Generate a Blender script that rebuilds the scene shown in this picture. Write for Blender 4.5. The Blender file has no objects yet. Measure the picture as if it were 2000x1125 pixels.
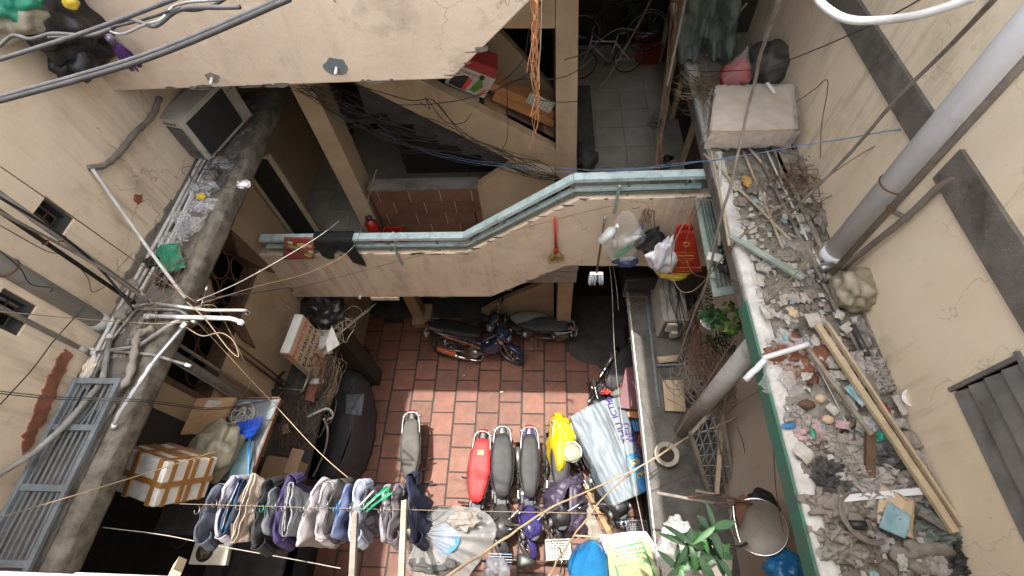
import bpy, bmesh, math, random
import numpy as np
from mathutils import Vector, Matrix, Euler, noise
R = math.radians
random.seed(7)
S = bpy.context.scene
COL = S.collection

# ------------------------------------------------------------------ camera, sky, sun, exposure
H = 9.0                                   # camera height over the courtyard floor
FPX, PITCH, YAW, ROLL = 929.8206, 0.56159731, 0.13473562, 0.11813033
def _basis():
    fwd = Vector((0, math.sin(PITCH), -math.cos(PITCH))); dn = Vector((0, -math.cos(PITCH), -math.sin(PITCH))); rt = Vector((1, 0, 0))
    r = rt*math.cos(ROLL)+dn*math.sin(ROLL); d = -rt*math.sin(ROLL)+dn*math.cos(ROLL)
    M = Matrix.Rotation(YAW, 3, 'Z')
    return M@r, M@d, M@fwd
CR, CD, CF = _basis()
cam = bpy.data.objects.new('camera', bpy.data.cameras.new('camera')); COL.objects.link(cam)
cam.location = (0, 0, H)
cam.rotation_euler = Matrix((CR, -CD, -CF)).transposed().to_euler()
cam.data.sensor_width = 36; cam.data.lens = 36*FPX/2000; cam.data.clip_end = 500; cam.data.clip_start = .02
S.camera = cam
def at(x, y, X=None, Y=None, z=None):
    """world point where the sight line of a photo pixel meets a real plane X=, Y= or z="""
    d = CR*((x-1000)/FPX)+CD*((y-562.5)/FPX)+CF
    t = (z-H)/d.z if z is not None else (Y/d.y if Y is not None else X/d.x)
    return Vector((0, 0, H))+d*t
SUN_DIR = Vector((0.078, -0.045, -1)).normalized()          # the way the light travels: almost straight down
w = bpy.data.worlds.new('World'); S.world = w; w.use_nodes = True
nt = w.node_tree; bgn = nt.nodes['Background']
sky = nt.nodes.new('ShaderNodeTexSky'); sky.sky_type = 'NISHITA'; sky.sun_disc = False
sky.sun_elevation = math.asin(-SUN_DIR.z); sky.sun_rotation = math.atan2(-SUN_DIR.x, -SUN_DIR.y)
sky.air_density = 1.0; sky.dust_density = 5.0; sky.ozone_density = .6
hs_ = nt.nodes.new('ShaderNodeHueSaturation'); hs_.inputs['Saturation'].default_value = .32; nt.links.new(sky.outputs[0], hs_.inputs['Color']); nt.links.new(hs_.outputs[0], bgn.inputs[0]); bgn.inputs[1].default_value = .15
sl = bpy.data.lights.new('sun', 'SUN'); sl.energy = 2.15; sl.angle = R(.6); sl.color = (1, .95, .88)
so = bpy.data.objects.new('sun', sl); COL.objects.link(so); so.rotation_euler = SUN_DIR.to_track_quat('-Z', 'Y').to_euler()
so.location = (0, 0, 20)
S.view_settings.view_transform = 'Standard'; S.view_settings.look = 'None'
S.view_settings.exposure = 2.0; S.view_settings.gamma = 1; S.view_settings.use_curve_mapping = False
S.render.engine = 'CYCLES'
S.cycles.max_bounces = 10; S.cycles.diffuse_bounces = 6; S.cycles.transparent_max_bounces = 16

# ------------------------------------------------------------------ materials
MATS = {}
def mat(name, c, c2=None, sc=6, rough=.75, metal=0, bump=.15, bsc=40, dirt=0, dirtc=(.05, .042, .035), dsc=2.2, crack=0, alpha=1, trans=0, vary=0, speck=0, coat=0, stretch=None, streak=0, world=False):
    if name in MATS: return MATS[name]
    m = bpy.data.materials.new(name); m.use_nodes = True; n = m.node_tree.nodes; L = m.node_tree.links
    b = n['Principled BSDF']; MATS[name] = m
    tc = n.new('ShaderNodeTexCoord'); vec = tc.outputs['Object']
    if world: vec = n.new('ShaderNodeNewGeometry').outputs['Position']
    if stretch:
        mp = n.new('ShaderNodeMapping'); mp.inputs['Scale'].default_value = stretch; L.new(vec, mp.inputs[0]); vec = mp.outputs[0]
    def nz(scale, det=6, r=.6):
        t = n.new('ShaderNodeTexNoise'); t.inputs['Scale'].default_value = scale; t.inputs['Detail'].default_value = det; t.inputs['Roughness'].default_value = r
        L.new(vec, t.inputs['Vector']); return t.outputs['Fac']
    def ramp(src, a, b_):
        r = n.new('ShaderNodeMapRange'); r.inputs['From Min'].default_value = a; r.inputs['From Max'].default_value = b_; r.clamp = True
        L.new(src, r.inputs['Value']); return r.outputs['Result']
    def mix(f, a, b_):
        x = n.new('ShaderNodeMix'); x.data_type = 'RGBA'
        if isinstance(f, (int, float)): x.inputs[0].default_value = f
        else: L.new(f, x.inputs[0])
        for i, v in ((6, a), (7, b_)):
            if isinstance(v, tuple): x.inputs[i].default_value = (*v[:3], 1)
            else: L.new(v, x.inputs[i])
        return x.outputs[2]
    def mul(s, k):
        x = n.new('ShaderNodeMath'); x.operation = 'MULTIPLY'; L.new(s, x.inputs[0])
        if isinstance(k, (int, float)): x.inputs[1].default_value = k
        else: L.new(k, x.inputs[1])
        return x.outputs[0]
    c2 = c2 or tuple(v*.78 for v in c)
    col = mix(ramp(nz(sc), .35, .68), c, c2)
    if vary:
        oi = n.new('ShaderNodeObjectInfo'); hs = n.new('ShaderNodeHueSaturation')
        mr = n.new('ShaderNodeMapRange'); mr.inputs['To Min'].default_value = 1-vary; mr.inputs['To Max'].default_value = 1+vary
        L.new(oi.outputs['Random'], mr.inputs['Value']); L.new(mr.outputs['Result'], hs.inputs['Value']); L.new(col, hs.inputs['Color']); col = hs.outputs[0]
    if dirt: col = mix(mul(ramp(nz(dsc, 9, .72), .53, .7), dirt), col, dirtc)
    if speck: col = mix(mul(ramp(nz(70, 3, .8), .66, .7), speck), col, (.62, .6, .56))
    if streak:
        mp2 = n.new('ShaderNodeMapping'); mp2.inputs['Scale'].default_value = (7, 7, .55); L.new(vec, mp2.inputs[0]); tn = n.new('ShaderNodeTexNoise'); tn.inputs['Scale'].default_value = 1.3; tn.inputs['Detail'].default_value = 7; tn.inputs['Roughness'].default_value = .65; L.new(mp2.outputs[0], tn.inputs['Vector'])
        col = mix(mul(mul(ramp(tn.outputs['Fac'], .48, .72), ramp(nz(.7, 3), .38, .62)), streak), col, (.24, .19, .135))
        col = mix(mul(ramp(nz(26, 4, .8), .66, .74), streak*.9), col, (.17, .14, .11))
    if crack:
        v = n.new('ShaderNodeTexVoronoi'); v.feature = 'DISTANCE_TO_EDGE'; v.inputs['Scale'].default_value = 1.1
        wv = n.new('ShaderNodeVectorMath'); wv.operation = 'MULTIPLY_ADD'
        nn = n.new('ShaderNodeTexNoise'); nn.inputs['Scale'].default_value = 5; nn.inputs['Detail'].default_value = 8; L.new(vec, nn.inputs['Vector'])
        L.new(nn.outputs['Color'], wv.inputs[0]); wv.inputs[1].default_value = (.35,)*3; L.new(vec, wv.inputs[2]); L.new(wv.outputs[0], v.inputs['Vector'])
        cr = ramp(v.outputs['Distance'], .006, .001)
        col = mix(mul(mul(cr, ramp(nz(.9, 2), .5, .56)), crack), col, (.09, .07, .055))
    L.new(col, b.inputs['Base Color'])
    rr = n.new('ShaderNodeMapRange'); rr.inputs['To Min'].default_value = max(.02, rough-.12); rr.inputs['To Max'].default_value = min(1, rough+.15); L.new(nz(sc*2.3), rr.inputs['Value']); L.new(rr.outputs['Result'], b.inputs['Roughness'])
    b.inputs['Metallic'].default_value = metal
    if coat: b.inputs['Coat Weight'].default_value = coat; b.inputs['Coat Roughness'].default_value = .08
    if bump:
        bp = n.new('ShaderNodeBump'); bp.inputs['Strength'].default_value = bump; bp.inputs['Distance'].default_value = .01
        L.new(nz(bsc, 8, .65), bp.inputs['Height']); L.new(bp.outputs[0], b.inputs['Normal'])
    if trans: b.inputs['Transmission Weight'].default_value = trans; b.inputs['IOR'].default_value = 1.2
    if alpha < 1: b.inputs['Alpha'].default_value = alpha
    return m
M = {
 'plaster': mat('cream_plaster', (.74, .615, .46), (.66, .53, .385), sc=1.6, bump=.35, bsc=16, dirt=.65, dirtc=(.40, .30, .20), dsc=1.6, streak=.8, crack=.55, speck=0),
 'plasterR': mat('pale_cream_plaster', (.75, .65, .50), (.70, .575, .42), sc=1.1, bump=.3, bsc=14, dirt=.6, dirtc=(.44, .36, .23), dsc=1.4, streak=.7, crack=.25),
 'band': mat('pinkish_plaster', (.67, .55, .42), (.59, .475, .36), sc=2.2, bump=.5, bsc=13, dirt=.6, dirtc=(.30, .23, .165), dsc=2.6, streak=.75, crack=.45),
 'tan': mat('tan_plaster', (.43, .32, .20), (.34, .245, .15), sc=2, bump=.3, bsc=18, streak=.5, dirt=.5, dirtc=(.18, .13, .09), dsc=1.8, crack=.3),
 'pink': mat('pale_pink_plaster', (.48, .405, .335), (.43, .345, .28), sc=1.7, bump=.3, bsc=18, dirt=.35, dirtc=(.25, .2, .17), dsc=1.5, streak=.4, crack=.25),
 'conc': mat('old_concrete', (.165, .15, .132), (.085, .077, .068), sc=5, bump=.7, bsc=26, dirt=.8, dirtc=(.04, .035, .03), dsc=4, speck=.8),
 'concd': mat('dark_concrete', (.065, .06, .055), (.035, .032, .029), sc=4, bump=.6, bsc=26, dirt=.7, dirtc=(.025, .022, .02), dsc=3.4, speck=.5),  # base colour lowered to deepen the shade of interior parts
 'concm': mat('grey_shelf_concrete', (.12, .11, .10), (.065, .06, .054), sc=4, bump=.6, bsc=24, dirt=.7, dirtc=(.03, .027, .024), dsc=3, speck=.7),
 'lip': mat('weathered_ledge_edge', (.20, .18, .145), (.065, .058, .045), sc=8, bump=.9, bsc=30, dirt=.8, dirtc=(.045, .04, .028), dsc=5, speck=.7),
 'whitelip': mat('white_painted_edge', (.62, .62, .60), (.42, .41, .39), sc=9, bump=.6, bsc=30, dirt=.5, dsc=4, dirtc=(.3, .28, .25)),
 'teal': mat('teal_painted_edge', (.045, .17, .12), (.065, .13, .10), sc=8, bump=.4, dirt=.6, dsc=4, dirtc=(.12, .13, .1)),
 'rubble': mat('grey_rubble', (.27, .245, .21), (.16, .145, .125), sc=16, bump=1, bsc=50, dirt=.7, dirtc=(.07, .06, .05), dsc=7, speck=.5),
 'tile': mat('terracotta_tile', (.185, .074, .044), (.125, .050, .032), sc=5, rough=.62, bump=.3, bsc=32, dirt=.75, dirtc=(.11, .06, .045), dsc=1.7, vary=.20, speck=.25, world=True),
 'joint': mat('dark_floor_joint', (.05, .038, .032), (.03, .024, .02), sc=9, bump=.6, dirt=.5),
 'gtile': mat('grey_floor_tile', (.27, .25, .205), (.20, .185, .15), world=True, sc=4, rough=.45, bump=.06, dirt=.5, dirtc=(.15, .13, .11), dsc=3, vary=.05),  # lowered too, so indoor floors look more shaded
 'btile': mat('brown_wall_tile', (.17, .082, .046), (.12, .058, .034), sc=6, rough=.5, bump=.08, dirt=.5, dirtc=(.05, .03, .022), dsc=4, vary=.12),
 'wtile': mat('white_sill_tile', (.82, .83, .84), (.74, .76, .78), sc=3, rough=.3, bump=.05, dirt=.25, dirtc=(.5, .48, .44)),
 'grout': mat('pale_grout', (.26, .22, .18), (.17, .14, .11), sc=12),
 'brick': mat('exposed_brick', (.27, .105, .055), (.15, .06, .035), sc=14, bump=.9, bsc=30, dirt=.6, dsc=6, vary=.2),
 'dark': mat('black_and_unlit', (.018, .016, .014), (.01, .009, .008), rough=.9, bump=0),  # near-black stands in for unlit rooms and holes; also the black door
 'darkwall': mat('shade_dark_wall', (.042, .034, .028), (.024, .02, .017), sc=2, bump=.3, dirt=.5),  # shade of recessed and inner walls is put into this dark colour
 'wood': mat('old_brown_wood', (.13, .075, .042), (.075, .045, .027), sc=6, bump=.4, bsc=30, dirt=.5, stretch=(1, 1, 1)),
 'woodg': mat('weathered_grey_wood', (.30, .265, .215), (.19, .165, .135), sc=9, bump=.6, bsc=40, dirt=.5, dsc=5, dirtc=(.09, .08, .065)),
 'woodo': mat('orange_varnished_wood', (.36, .165, .06), (.27, .12, .045), sc=8, rough=.5, bump=.2, dirt=.3),
 'woodl': mat('light_wood', (.50, .40, .27), (.40, .31, .20), sc=9, bump=.4, dirt=.45, dsc=6, dirtc=(.2, .16, .12)),
 'ply': mat('plywood_board', (.38, .235, .12), (.30, .17, .08), sc=5, bump=.2, dirt=.4, dsc=5, dirtc=(.16, .09, .05)),
 'bamboo': mat('dry_bamboo', (.42, .35, .24), (.31, .26, .18), sc=14, bump=.4, dirt=.5, dsc=9, dirtc=(.16, .13, .1)),
 'pvc': mat('dusty_white_pipe', (.56, .56, .54), (.42, .41, .39), sc=9, rough=.5, bump=.15, dirt=.6, dirtc=(.26, .24, .2), dsc=5),
 'pvcg': mat('grey_plastic_pipe', (.42, .42, .41), (.31, .305, .295), sc=6, rough=.45, bump=.12, dirt=.5, dirtc=(.18, .16, .13), dsc=3),
 'pvcb': mat('bluish_grey_drainpipe', (.68, .70, .73), (.58, .59, .61), sc=3, rough=.5, bump=.12, dirt=.6, dirtc=(.33, .30, .26), dsc=1.6, streak=.4),
 'pipeold': mat('old_brown_grey_pipe', (.23, .20, .17), (.15, .13, .115), sc=9, bump=.5, dirt=.6, dsc=6),
 'black': mat('black_cable', (.016, .015, .016), (.03, .028, .027), sc=20, rough=.7, bump=.2),
 'cableg': mat('dusty_dark_cable', (.032, .030, .032), (.06, .057, .06), sc=20, rough=.75, bump=.2),
 'wiret': mat('tan_wire', (.22, .16, .10), (.15, .11, .07), sc=20, rough=.6, bump=.2),
 'wirew': mat('white_wire', (.44, .42, .37), (.32, .29, .25), sc=20, rough=.5, bump=.1),
 'wirebr': mat('brown_wire', (.10, .055, .035), (.16, .09, .05), sc=20, rough=.5, bump=.1),
 'wireb': mat('blue_wire', (.07, .14, .27), (.15, .22, .33), sc=20, rough=.4, bump=.1),
 'copper': mat('coppery_frayed_wire', (.40, .15, .06), (.55, .30, .16), sc=30, rough=.45, bump=.1),
 'rope': mat('tan_rope', (.50, .39, .24), (.38, .28, .17), sc=40, rough=.9, bump=.6, bsc=120),
 'railp': mat('pale_blue_paint', (.48, .60, .62), (.34, .45, .46), sc=9, rough=.5, bump=.3, dirt=.5, dirtc=(.20, .19, .16), dsc=9),
 'railg': mat('grey_green_metal', (.19, .24, .21), (.13, .17, .15), sc=9, rough=.55, bump=.3, dirt=.5, dsc=8),
 'shut': mat('grey_green_shutter', (.30, .36, .33), (.21, .27, .245), sc=8, rough=.6, bump=.4, dirt=.6, dirtc=(.10, .10, .085), dsc=5),
 'gril': mat('blue_grey_metal', (.16, .19, .21), (.11, .13, .145), sc=8, rough=.5, bump=.3, dirt=.5, dirtc=(.08, .08, .08), dsc=6, speck=.35),
 'chrome': mat('chrome', (.72, .72, .72), (.5, .5, .5), sc=9, rough=.16, metal=1, bump=.03),
 'alu': mat('dull_metal', (.38, .38, .38), (.25, .25, .25), sc=14, rough=.4, metal=.8, bump=.1, dirt=.4),
 'rust': mat('rusty_metal', (.16, .075, .04), (.09, .045, .028), sc=14, rough=.8, metal=.2, bump=.5),
 'tyre': mat('tyre_rubber', (.022, .021, .02), (.04, .037, .033), sc=14, rough=.85, bump=.4, dirt=.4, dirtc=(.10, .085, .07), dsc=8),
 'mud': mat('muddy_rim', (.25, .17, .10), (.15, .10, .06), sc=20, rough=.6, metal=.4, bump=.3),
 'seatb': mat('black_vinyl_seat', (.016, .016, .017), (.024, .024, .025), sc=9, rough=.6, bump=.12, bsc=130),
 'seatg': mat('worn_grey_vinyl_seat', (.085, .075, .065), (.05, .045, .04), sc=5, rough=.65, bump=.2, bsc=120),
 'seatr': mat('red_vinyl_seat', (.46, .018, .018), (.38, .014, .014), sc=5, rough=.6, bump=.08, bsc=130),
 'pblack': mat('black_bike_plastic', (.012, .012, .013), (.02, .02, .02), sc=9, rough=.45, bump=.03, dirt=.4, dirtc=(.10, .09, .08), dsc=6),
 'pgrey': mat('grey_bike_plastic', (.035, .037, .038), (.06, .06, .06), sc=9, rough=.4, bump=.05, dirt=.3),
 'ppurple': mat('purple_blue_bike_plastic', (.035, .028, .13), (.05, .04, .15), sc=9, rough=.3, bump=.04, dirt=.3),
 'pred': mat('red_plastic', (.32, .02, .014), (.25, .016, .012), sc=9, rough=.35, bump=.04),
 'pnavy': mat('dark_navy_plastic', (.02, .03, .07), (.03, .035, .06), sc=9, rough=.25, bump=.02),
 'porange': mat('orange_trim', (.55, .16, .06), (.45, .12, .05), sc=9, rough=.3, bump=.02),
 'cream': mat('cream_plastic', (.44, .41, .34), (.36, .33, .27), sc=9, rough=.4, bump=.05, dirt=.3, dirtc=(.25, .22, .18)),
 'lens': mat('clear_lamp_lens', (.20, .21, .22), (.12, .13, .14), sc=12, rough=.1, bump=.02, metal=.3),
 'acbody': mat('dirty_white_metal', (.50, .475, .41), (.40, .375, .32), sc=6, rough=.5, bump=.2, dirt=.65, dirtc=(.16, .135, .11), dsc=4),
 'actop': mat('grimy_grey_metal', (.36, .34, .30), (.24, .22, .19), sc=9, rough=.7, bump=.5, dirt=.7, dsc=6, stretch=(3, .5, 1)),
 'grillb': mat('dark_grille', (.03, .03, .03), (.05, .05, .05), rough=.6, bump=0),
 'foam': mat('white_styrofoam', (.72, .71, .68), (.60, .58, .54), sc=8, rough=.8, bump=.3, bsc=90, dirt=.4, dirtc=(.35, .3, .24), dsc=6),
 'tape': mat('brown_packing_tape', (.33, .165, .05), (.27, .13, .04), sc=8, rough=.3, bump=.1),
 'card': mat('brown_cardboard', (.33, .22, .135), (.27, .18, .11), sc=6, rough=.85, bump=.15, dirt=.35, dirtc=(.15, .1, .06)),
 'cardl': mat('pale_cardboard', (.52, .40, .27), (.45, .34, .23), sc=6, rough=.8, bump=.15),
 'paper': mat('dirty_white_paper', (.47, .45, .41), (.34, .315, .275), sc=9, rough=.85, bump=.3, dirt=.4, dirtc=(.3, .26, .2), dsc=6),
 'bagblack': mat('black_plastic_bag', (.010, .010, .012), (.018, .018, .02), sc=9, rough=.28, bump=.6, bsc=22),
 'bagdust': mat('dusty_black_plastic', (.035, .033, .032), (.065, .06, .057), sc=5, rough=.5, bump=.6, bsc=22),
 'bagclear': mat('clear_plastic_film', (.80, .81, .83), (.70, .71, .74), sc=9, rough=.14, bump=.7, bsc=24, alpha=.34),
 'bagthin': mat('thin_clear_film', (.85, .85, .86), (.78, .78, .80), sc=9, rough=.12, bump=.8, bsc=20, alpha=.17),
 'bagwhite': mat('white_plastic_bag', (.70, .70, .76), (.56, .56, .62), sc=9, rough=.35, bump=.6, bsc=22, alpha=.93),
 'bagred': mat('red_plastic_bag', (.48, .035, .02), (.38, .025, .014), sc=6, rough=.35, bump=.4, bsc=14),
 'bagpink': mat('pinkish_red_cloth', (.42, .02, .028), (.30, .014, .02), sc=12, rough=.6, bump=.6, bsc=20),
 'bagyellow': mat('yellow_plastic', (.66, .48, .05), (.55, .40, .04), sc=6, rough=.35, bump=.4, bsc=14),
 'baggreen': mat('teal_green_plastic', (.015, .24, .145), (.01, .17, .11), sc=8, rough=.3, bump=.6, bsc=22),
 'bagblue': mat('bright_blue_plastic', (.012, .13, .33), (.02, .19, .40), sc=5, rough=.25, bump=.4, bsc=14),
 'bagpale': mat('pale_green_plastic_bag', (.36, .39, .22), (.30, .32, .17), sc=6, rough=.45, bump=.4, bsc=14),
 'bagbrown': mat('grimy_clear_bag', (.30, .27, .19), (.20, .18, .13), sc=9, rough=.3, bump=.9, bsc=18),
 'shutg': mat('grey_painted_louvre', (.17, .165, .155), (.11, .105, .10), sc=6, rough=.7, bump=.3, dirt=.6, dsc=5),
 'green': mat('printed_green', (.02, .22, .09), rough=.5, bump=0),
 'gold': mat('printed_gold', (.72, .38, .05), rough=.4, bump=0),
 'purplei': mat('printed_purple', (.085, .045, .20), rough=.6, bump=0),
 'redi': mat('printed_red', (.55, .05, .035), (.4, .05, .035), rough=.6, bump=0),
 'darki': mat('printed_black', (.03, .03, .03), rough=.6, bump=0),
 'whitei': mat('printed_white', (.75, .75, .75), rough=.6, bump=0),
 'banner': mat('grey_white_tarpaulin', (.22, .26, .29), (.16, .19, .22), sc=3, rough=.55, bump=.25, bsc=9, dirt=.45, dirtc=(.20, .19, .18), dsc=3.2),
 'bannerb': mat('blue_banner_print', (.02, .16, .42), (.03, .22, .50), sc=3, rough=.5, bump=.2),
 'tarpg': mat('dark_grey_tarpaulin', (.052, .052, .060), (.075, .074, .082), sc=3, rough=.65, bump=.3, bsc=12, dirt=.3, dirtc=(.12, .11, .1)),
 'tarpgr': mat('dirty_green_tarpaulin', (.15, .18, .155), (.085, .11, .095), sc=5, rough=.75, bump=.7, bsc=14, dirt=.5, dsc=4),
 'cyellow': mat('yellow_raincoat', (.68, .47, .012), (.58, .38, .01), sc=4, rough=.45, bump=.3, bsc=12),
 'cpurple': mat('dusky_purple_nylon', (.075, .058, .092), (.05, .038, .066), sc=4, rough=.5, bump=.5, bsc=14),
 'cap': mat('pale_green_cloth', (.34, .37, .26), (.28, .31, .21), sc=6, rough=.85, bump=.2, bsc=80),
 'leaf': mat('green_leaf', (.028, .10, .022), (.02, .065, .018), sc=9, rough=.5, bump=.1, vary=.3),
 'leafd': mat('dark_glossy_leaf', (.004, .022, .006), (.008, .034, .009), sc=7, rough=.8, bump=.1, vary=.3),
 'leafl': mat('light_green_leaf', (.13, .27, .04), (.08, .2, .03), sc=9, rough=.4, bump=.1, vary=.25),
 'leafy': mat('dry_yellow_leaf', (.45, .29, .09), (.34, .2, .06), sc=9, rough=.8, bump=.3),
 'soil': mat('dark_soil', (.05, .037, .026), (.03, .022, .016), sc=20, rough=.95, bump=1),
 'pot': mat('white_plastic_pot', (.55, .54, .51), (.45, .44, .41), sc=6, rough=.5, bump=.1, dirt=.4, dirtc=(.25, .22, .18)),
 'broomb': mat('bright_blue_plastic_bristle', (.01, .07, .55), (.015, .10, .65), sc=9, rough=.4, bump=.1),
 'blue': mat('light_blue_plastic', (.04, .19, .42), (.035, .15, .34), sc=9, rough=.35, bump=.1),
 'bluep': mat('pale_blue_wrapper', (.17, .32, .38), (.28, .40, .43), sc=8, rough=.5, bump=.2),
 'straw': mat('straw_bristle', (.34, .225, .085), (.24, .15, .055), sc=30, rough=.9, bump=.6),
 'red': mat('red_broom_handle', (.55, .04, .022), (.45, .03, .02), sc=9, rough=.4, bump=.05),
 'mop': mat('grey_mop_yarn', (.30, .33, .37), (.12, .13, .16), sc=60, rough=.9, bump=.5),
 'rag': mat('dirty_white_rag', (.40, .37, .345), (.29, .265, .24), sc=9, rough=.9, bump=.7, bsc=22, dirt=.5, dirtc=(.22, .19, .16), dsc=5),
 'ragp': mat('faded_pink_rag', (.45, .32, .33), (.36, .25, .26), sc=9, rough=.9, bump=.7, bsc=22),
 'ragd': mat('charcoal_rag', (.045, .045, .045), (.08, .075, .07), sc=9, rough=.9, bump=.9, bsc=22),
 'ragc': mat('faded_camouflage_cloth', (.20, .20, .15), (.32, .28, .26), sc=14, rough=.9, bump=.5, bsc=22),
 'glass': mat('green_bottle_plastic', (.05, .36, .12), (.04, .28, .1), sc=9, rough=.15, bump=.1, alpha=.8),
 'bottle': mat('clear_bottle_plastic', (.65, .7, .72), (.55, .6, .62), sc=9, rough=.1, bump=.1, alpha=.6),
 'mesh': mat('green_grey_mesh', (.16, .19, .15), (.11, .135, .105), sc=60, rough=.8, bump=.9, bsc=150),
 'ruler': mat('dull_steel_tray', (.20, .18, .145), (.15, .135, .11), sc=5, rough=.5, metal=.4, dirt=.5, dsc=4, bump=.06),
 'jbox': mat('red_box_print', (.30, .035, .03), (.26, .03, .025), rough=.5, bump=0),
}
def translucent(name, c):
    m = bpy.data.materials.new(name); m.use_nodes = True; n = m.node_tree.nodes; L = m.node_tree.links
    n.remove(n['Principled BSDF']); a = n.new('ShaderNodeBsdfTranslucent'); b = n.new('ShaderNodeBsdfDiffuse'); x = n.new('ShaderNodeMixShader')
    a.inputs[0].default_value = (*c, 1); b.inputs[0].default_value = (*c, 1); x.inputs[0].default_value = .35
    L.new(a.outputs[0], x.inputs[1]); L.new(b.outputs[0], x.inputs[2]); L.new(x.outputs[0], n['Material Output'].inputs[0]); return m
M['screen_sheet'] = translucent('pale_screen_sheet', (.62, .62, .6))  # for the added sun screen; lets light through to the right wall
CLOTH = {}
def cloth(name, c):
    return mat(name, c, tuple(v*.82 for v in c), sc=6, rough=.85, bump=.35, bsc=60)

# ------------------------------------------------------------------ mesh builder
class MB:
    def __init__(s): s.v = []; s.f = []; s.m = []; s.mats = []; s.cur = 0; s.sm = []; s.smooth = False
    def use(s, m):
        if m not in s.mats: s.mats.append(m)
        s.cur = s.mats.index(m); return s
    def add(s, vs, fs, smooth=None):
        o = len(s.v); s.v += [tuple(v) for v in vs]; s.f += [tuple(o+i for i in f) for f in fs]
        s.m += [s.cur]*len(fs); s.sm += [s.smooth if smooth is None else smooth]*len(fs); return s
    def box(s, a, b):
        x0, y0, z0 = a; x1, y1, z1 = b
        vs = [(x, y, z) for z in (z0, z1) for y in (y0, y1) for x in (x0, x1)]
        return s.add(vs, [(0, 2, 3, 1), (4, 5, 7, 6), (0, 1, 5, 4), (2, 6, 7, 3), (0, 4, 6, 2), (1, 3, 7, 5)], False)
    def obox(s, c, size, rot=None):
        c = Vector(c); m = rot if isinstance(rot, Matrix) else Euler(rot or (0, 0, 0)).to_matrix()
        h = Vector(size)*.5
        vs = [c+m@Vector((x*h.x, y*h.y, z*h.z)) for z in (-1, 1) for y in (-1, 1) for x in (-1, 1)]
        return s.add(vs, [(0, 2, 3, 1), (4, 5, 7, 6), (0, 1, 5, 4), (2, 6, 7, 3), (0, 4, 6, 2), (1, 3, 7, 5)], False)
    def beam(s, p, q, wd, th, up=(0, 0, 1)):
        p = Vector(p); q = Vector(q); d = (q-p); L = d.length; d.normalize(); u = Vector(up); r = d.cross(u)
        if r.length < 1e-4: r = d.cross(Vector((1, 0, 0)))
        r.normalize(); u = r.cross(d)
        return s.obox((p+q)/2, (L, wd, th), Matrix((d, r, u)).transposed())
    def prism(s, poly, vec):
        n = len(poly); vec = Vector(vec); P = [Vector(p) for p in poly]
        nrm = Vector((0, 0, 0))
        for i in range(n): nrm += P[i].cross(P[(i+1) % n])
        if nrm.dot(vec) > 0: P.reverse()
        vs = P+[p+vec for p in P]
        return s.add(vs, [tuple(range(n)), tuple(range(2*n-1, n-1, -1))]+[(i, n+i, n+(i+1) % n, (i+1) % n) for i in range(n)], False)
    def tube(s, pts, r, n=8, cap=True):
        P = [Vector(p) for p in pts]; k = len(P); rr = r if isinstance(r, (list, tuple)) else [r]*k
        vs = []; prev = None
        for i in range(k):
            t = (P[min(i+1, k-1)]-P[max(i-1, 0)]).normalized()
            if prev is None:
                a = Vector((0, 0, 1)) if abs(t.z) < .9 else Vector((1, 0, 0)); u = t.cross(a).normalized()
            else:
                u = (prev-t*prev.dot(t)); u = u.normalized() if u.length > 1e-6 else t.orthogonal().normalized()
            prev = u; v = t.cross(u)
            for j in range(n):
                a = 2*math.pi*j/n; vs.append(P[i]+(u*math.cos(a)+v*math.sin(a))*rr[i])
        fs = [(i*n+j, i*n+(j+1) % n, (i+1)*n+(j+1) % n, (i+1)*n+j) for i in range(k-1) for j in range(n)]
        if cap: fs += [tuple(range(n-1, -1, -1)), tuple((k-1)*n+j for j in range(n))]
        return s.add(vs, fs, True)
    def ring(s, c, axis, R_, r, n=28, m=8, a0=0, a1=2*math.pi, sx=1):
        c = Vector(c); ax = Vector(axis).normalized(); u = ax.orthogonal().normalized()
        if abs(ax.z) < .5: u = (Vector((0, 0, 1))-ax*ax.z).normalized()
        v = ax.cross(u); full = abs(a1-a0-2*math.pi) < 1e-4; k = n if full else n+1
        vs = []
        for i in range(k):
            a = a0+(a1-a0)*i/n; d = u*math.cos(a)+v*math.sin(a)
            for j in range(m):
                b = 2*math.pi*j/m; vs.append(c+d*(R_+r*math.cos(b))+ax*(r*sx*math.sin(b)))
        fs = [((i % k)*m+j, ((i+1) % k)*m+j, ((i+1) % k)*m+(j+1) % m, (i % k)*m+(j+1) % m) for i in range(n) for j in range(m)]
        return s.add(vs, fs, True)
    def lathe(s, c, axis, prof, n=20):
        c = Vector(c); ax = Vector(axis).normalized(); u = ax.orthogonal().normalized(); v = ax.cross(u)
        vs = [c+ax*h+(u*math.cos(2*math.pi*j/n)+v*math.sin(2*math.pi*j/n))*max(r, 1e-4) for r, h in prof for j in range(n)]
        k = len(prof)
        fs = [(i*n+j, i*n+(j+1) % n, (i+1)*n+(j+1) % n, (i+1)*n+j) for i in range(k-1) for j in range(n)]
        return s.add(vs, fs, True)
    def loft(s, st, n=14, p=2.5, cap=True):
        """stations (x, y, z, halfwidth_y, halfheight_z) swept along x"""
        vs = []
        for q in st:
            x, y, z, hw, hh = q
            for j in range(n):
                a = 2*math.pi*j/n; ca, sa = math.cos(a), math.sin(a)
                vs.append((x, y+hw*math.copysign(abs(ca)**(2/p), ca), z+hh*math.copysign(abs(sa)**(2/p), sa)))
        k = len(st)
        fs = [(i*n+j, (i+1)*n+j, (i+1)*n+(j+1) % n, i*n+(j+1) % n) for i in range(k-1) for j in range(n)]
        if cap: fs += [tuple(range(n)), tuple((k-1)*n+j for j in range(n-1, -1, -1))]
        return s.add(vs, fs, True)
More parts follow.
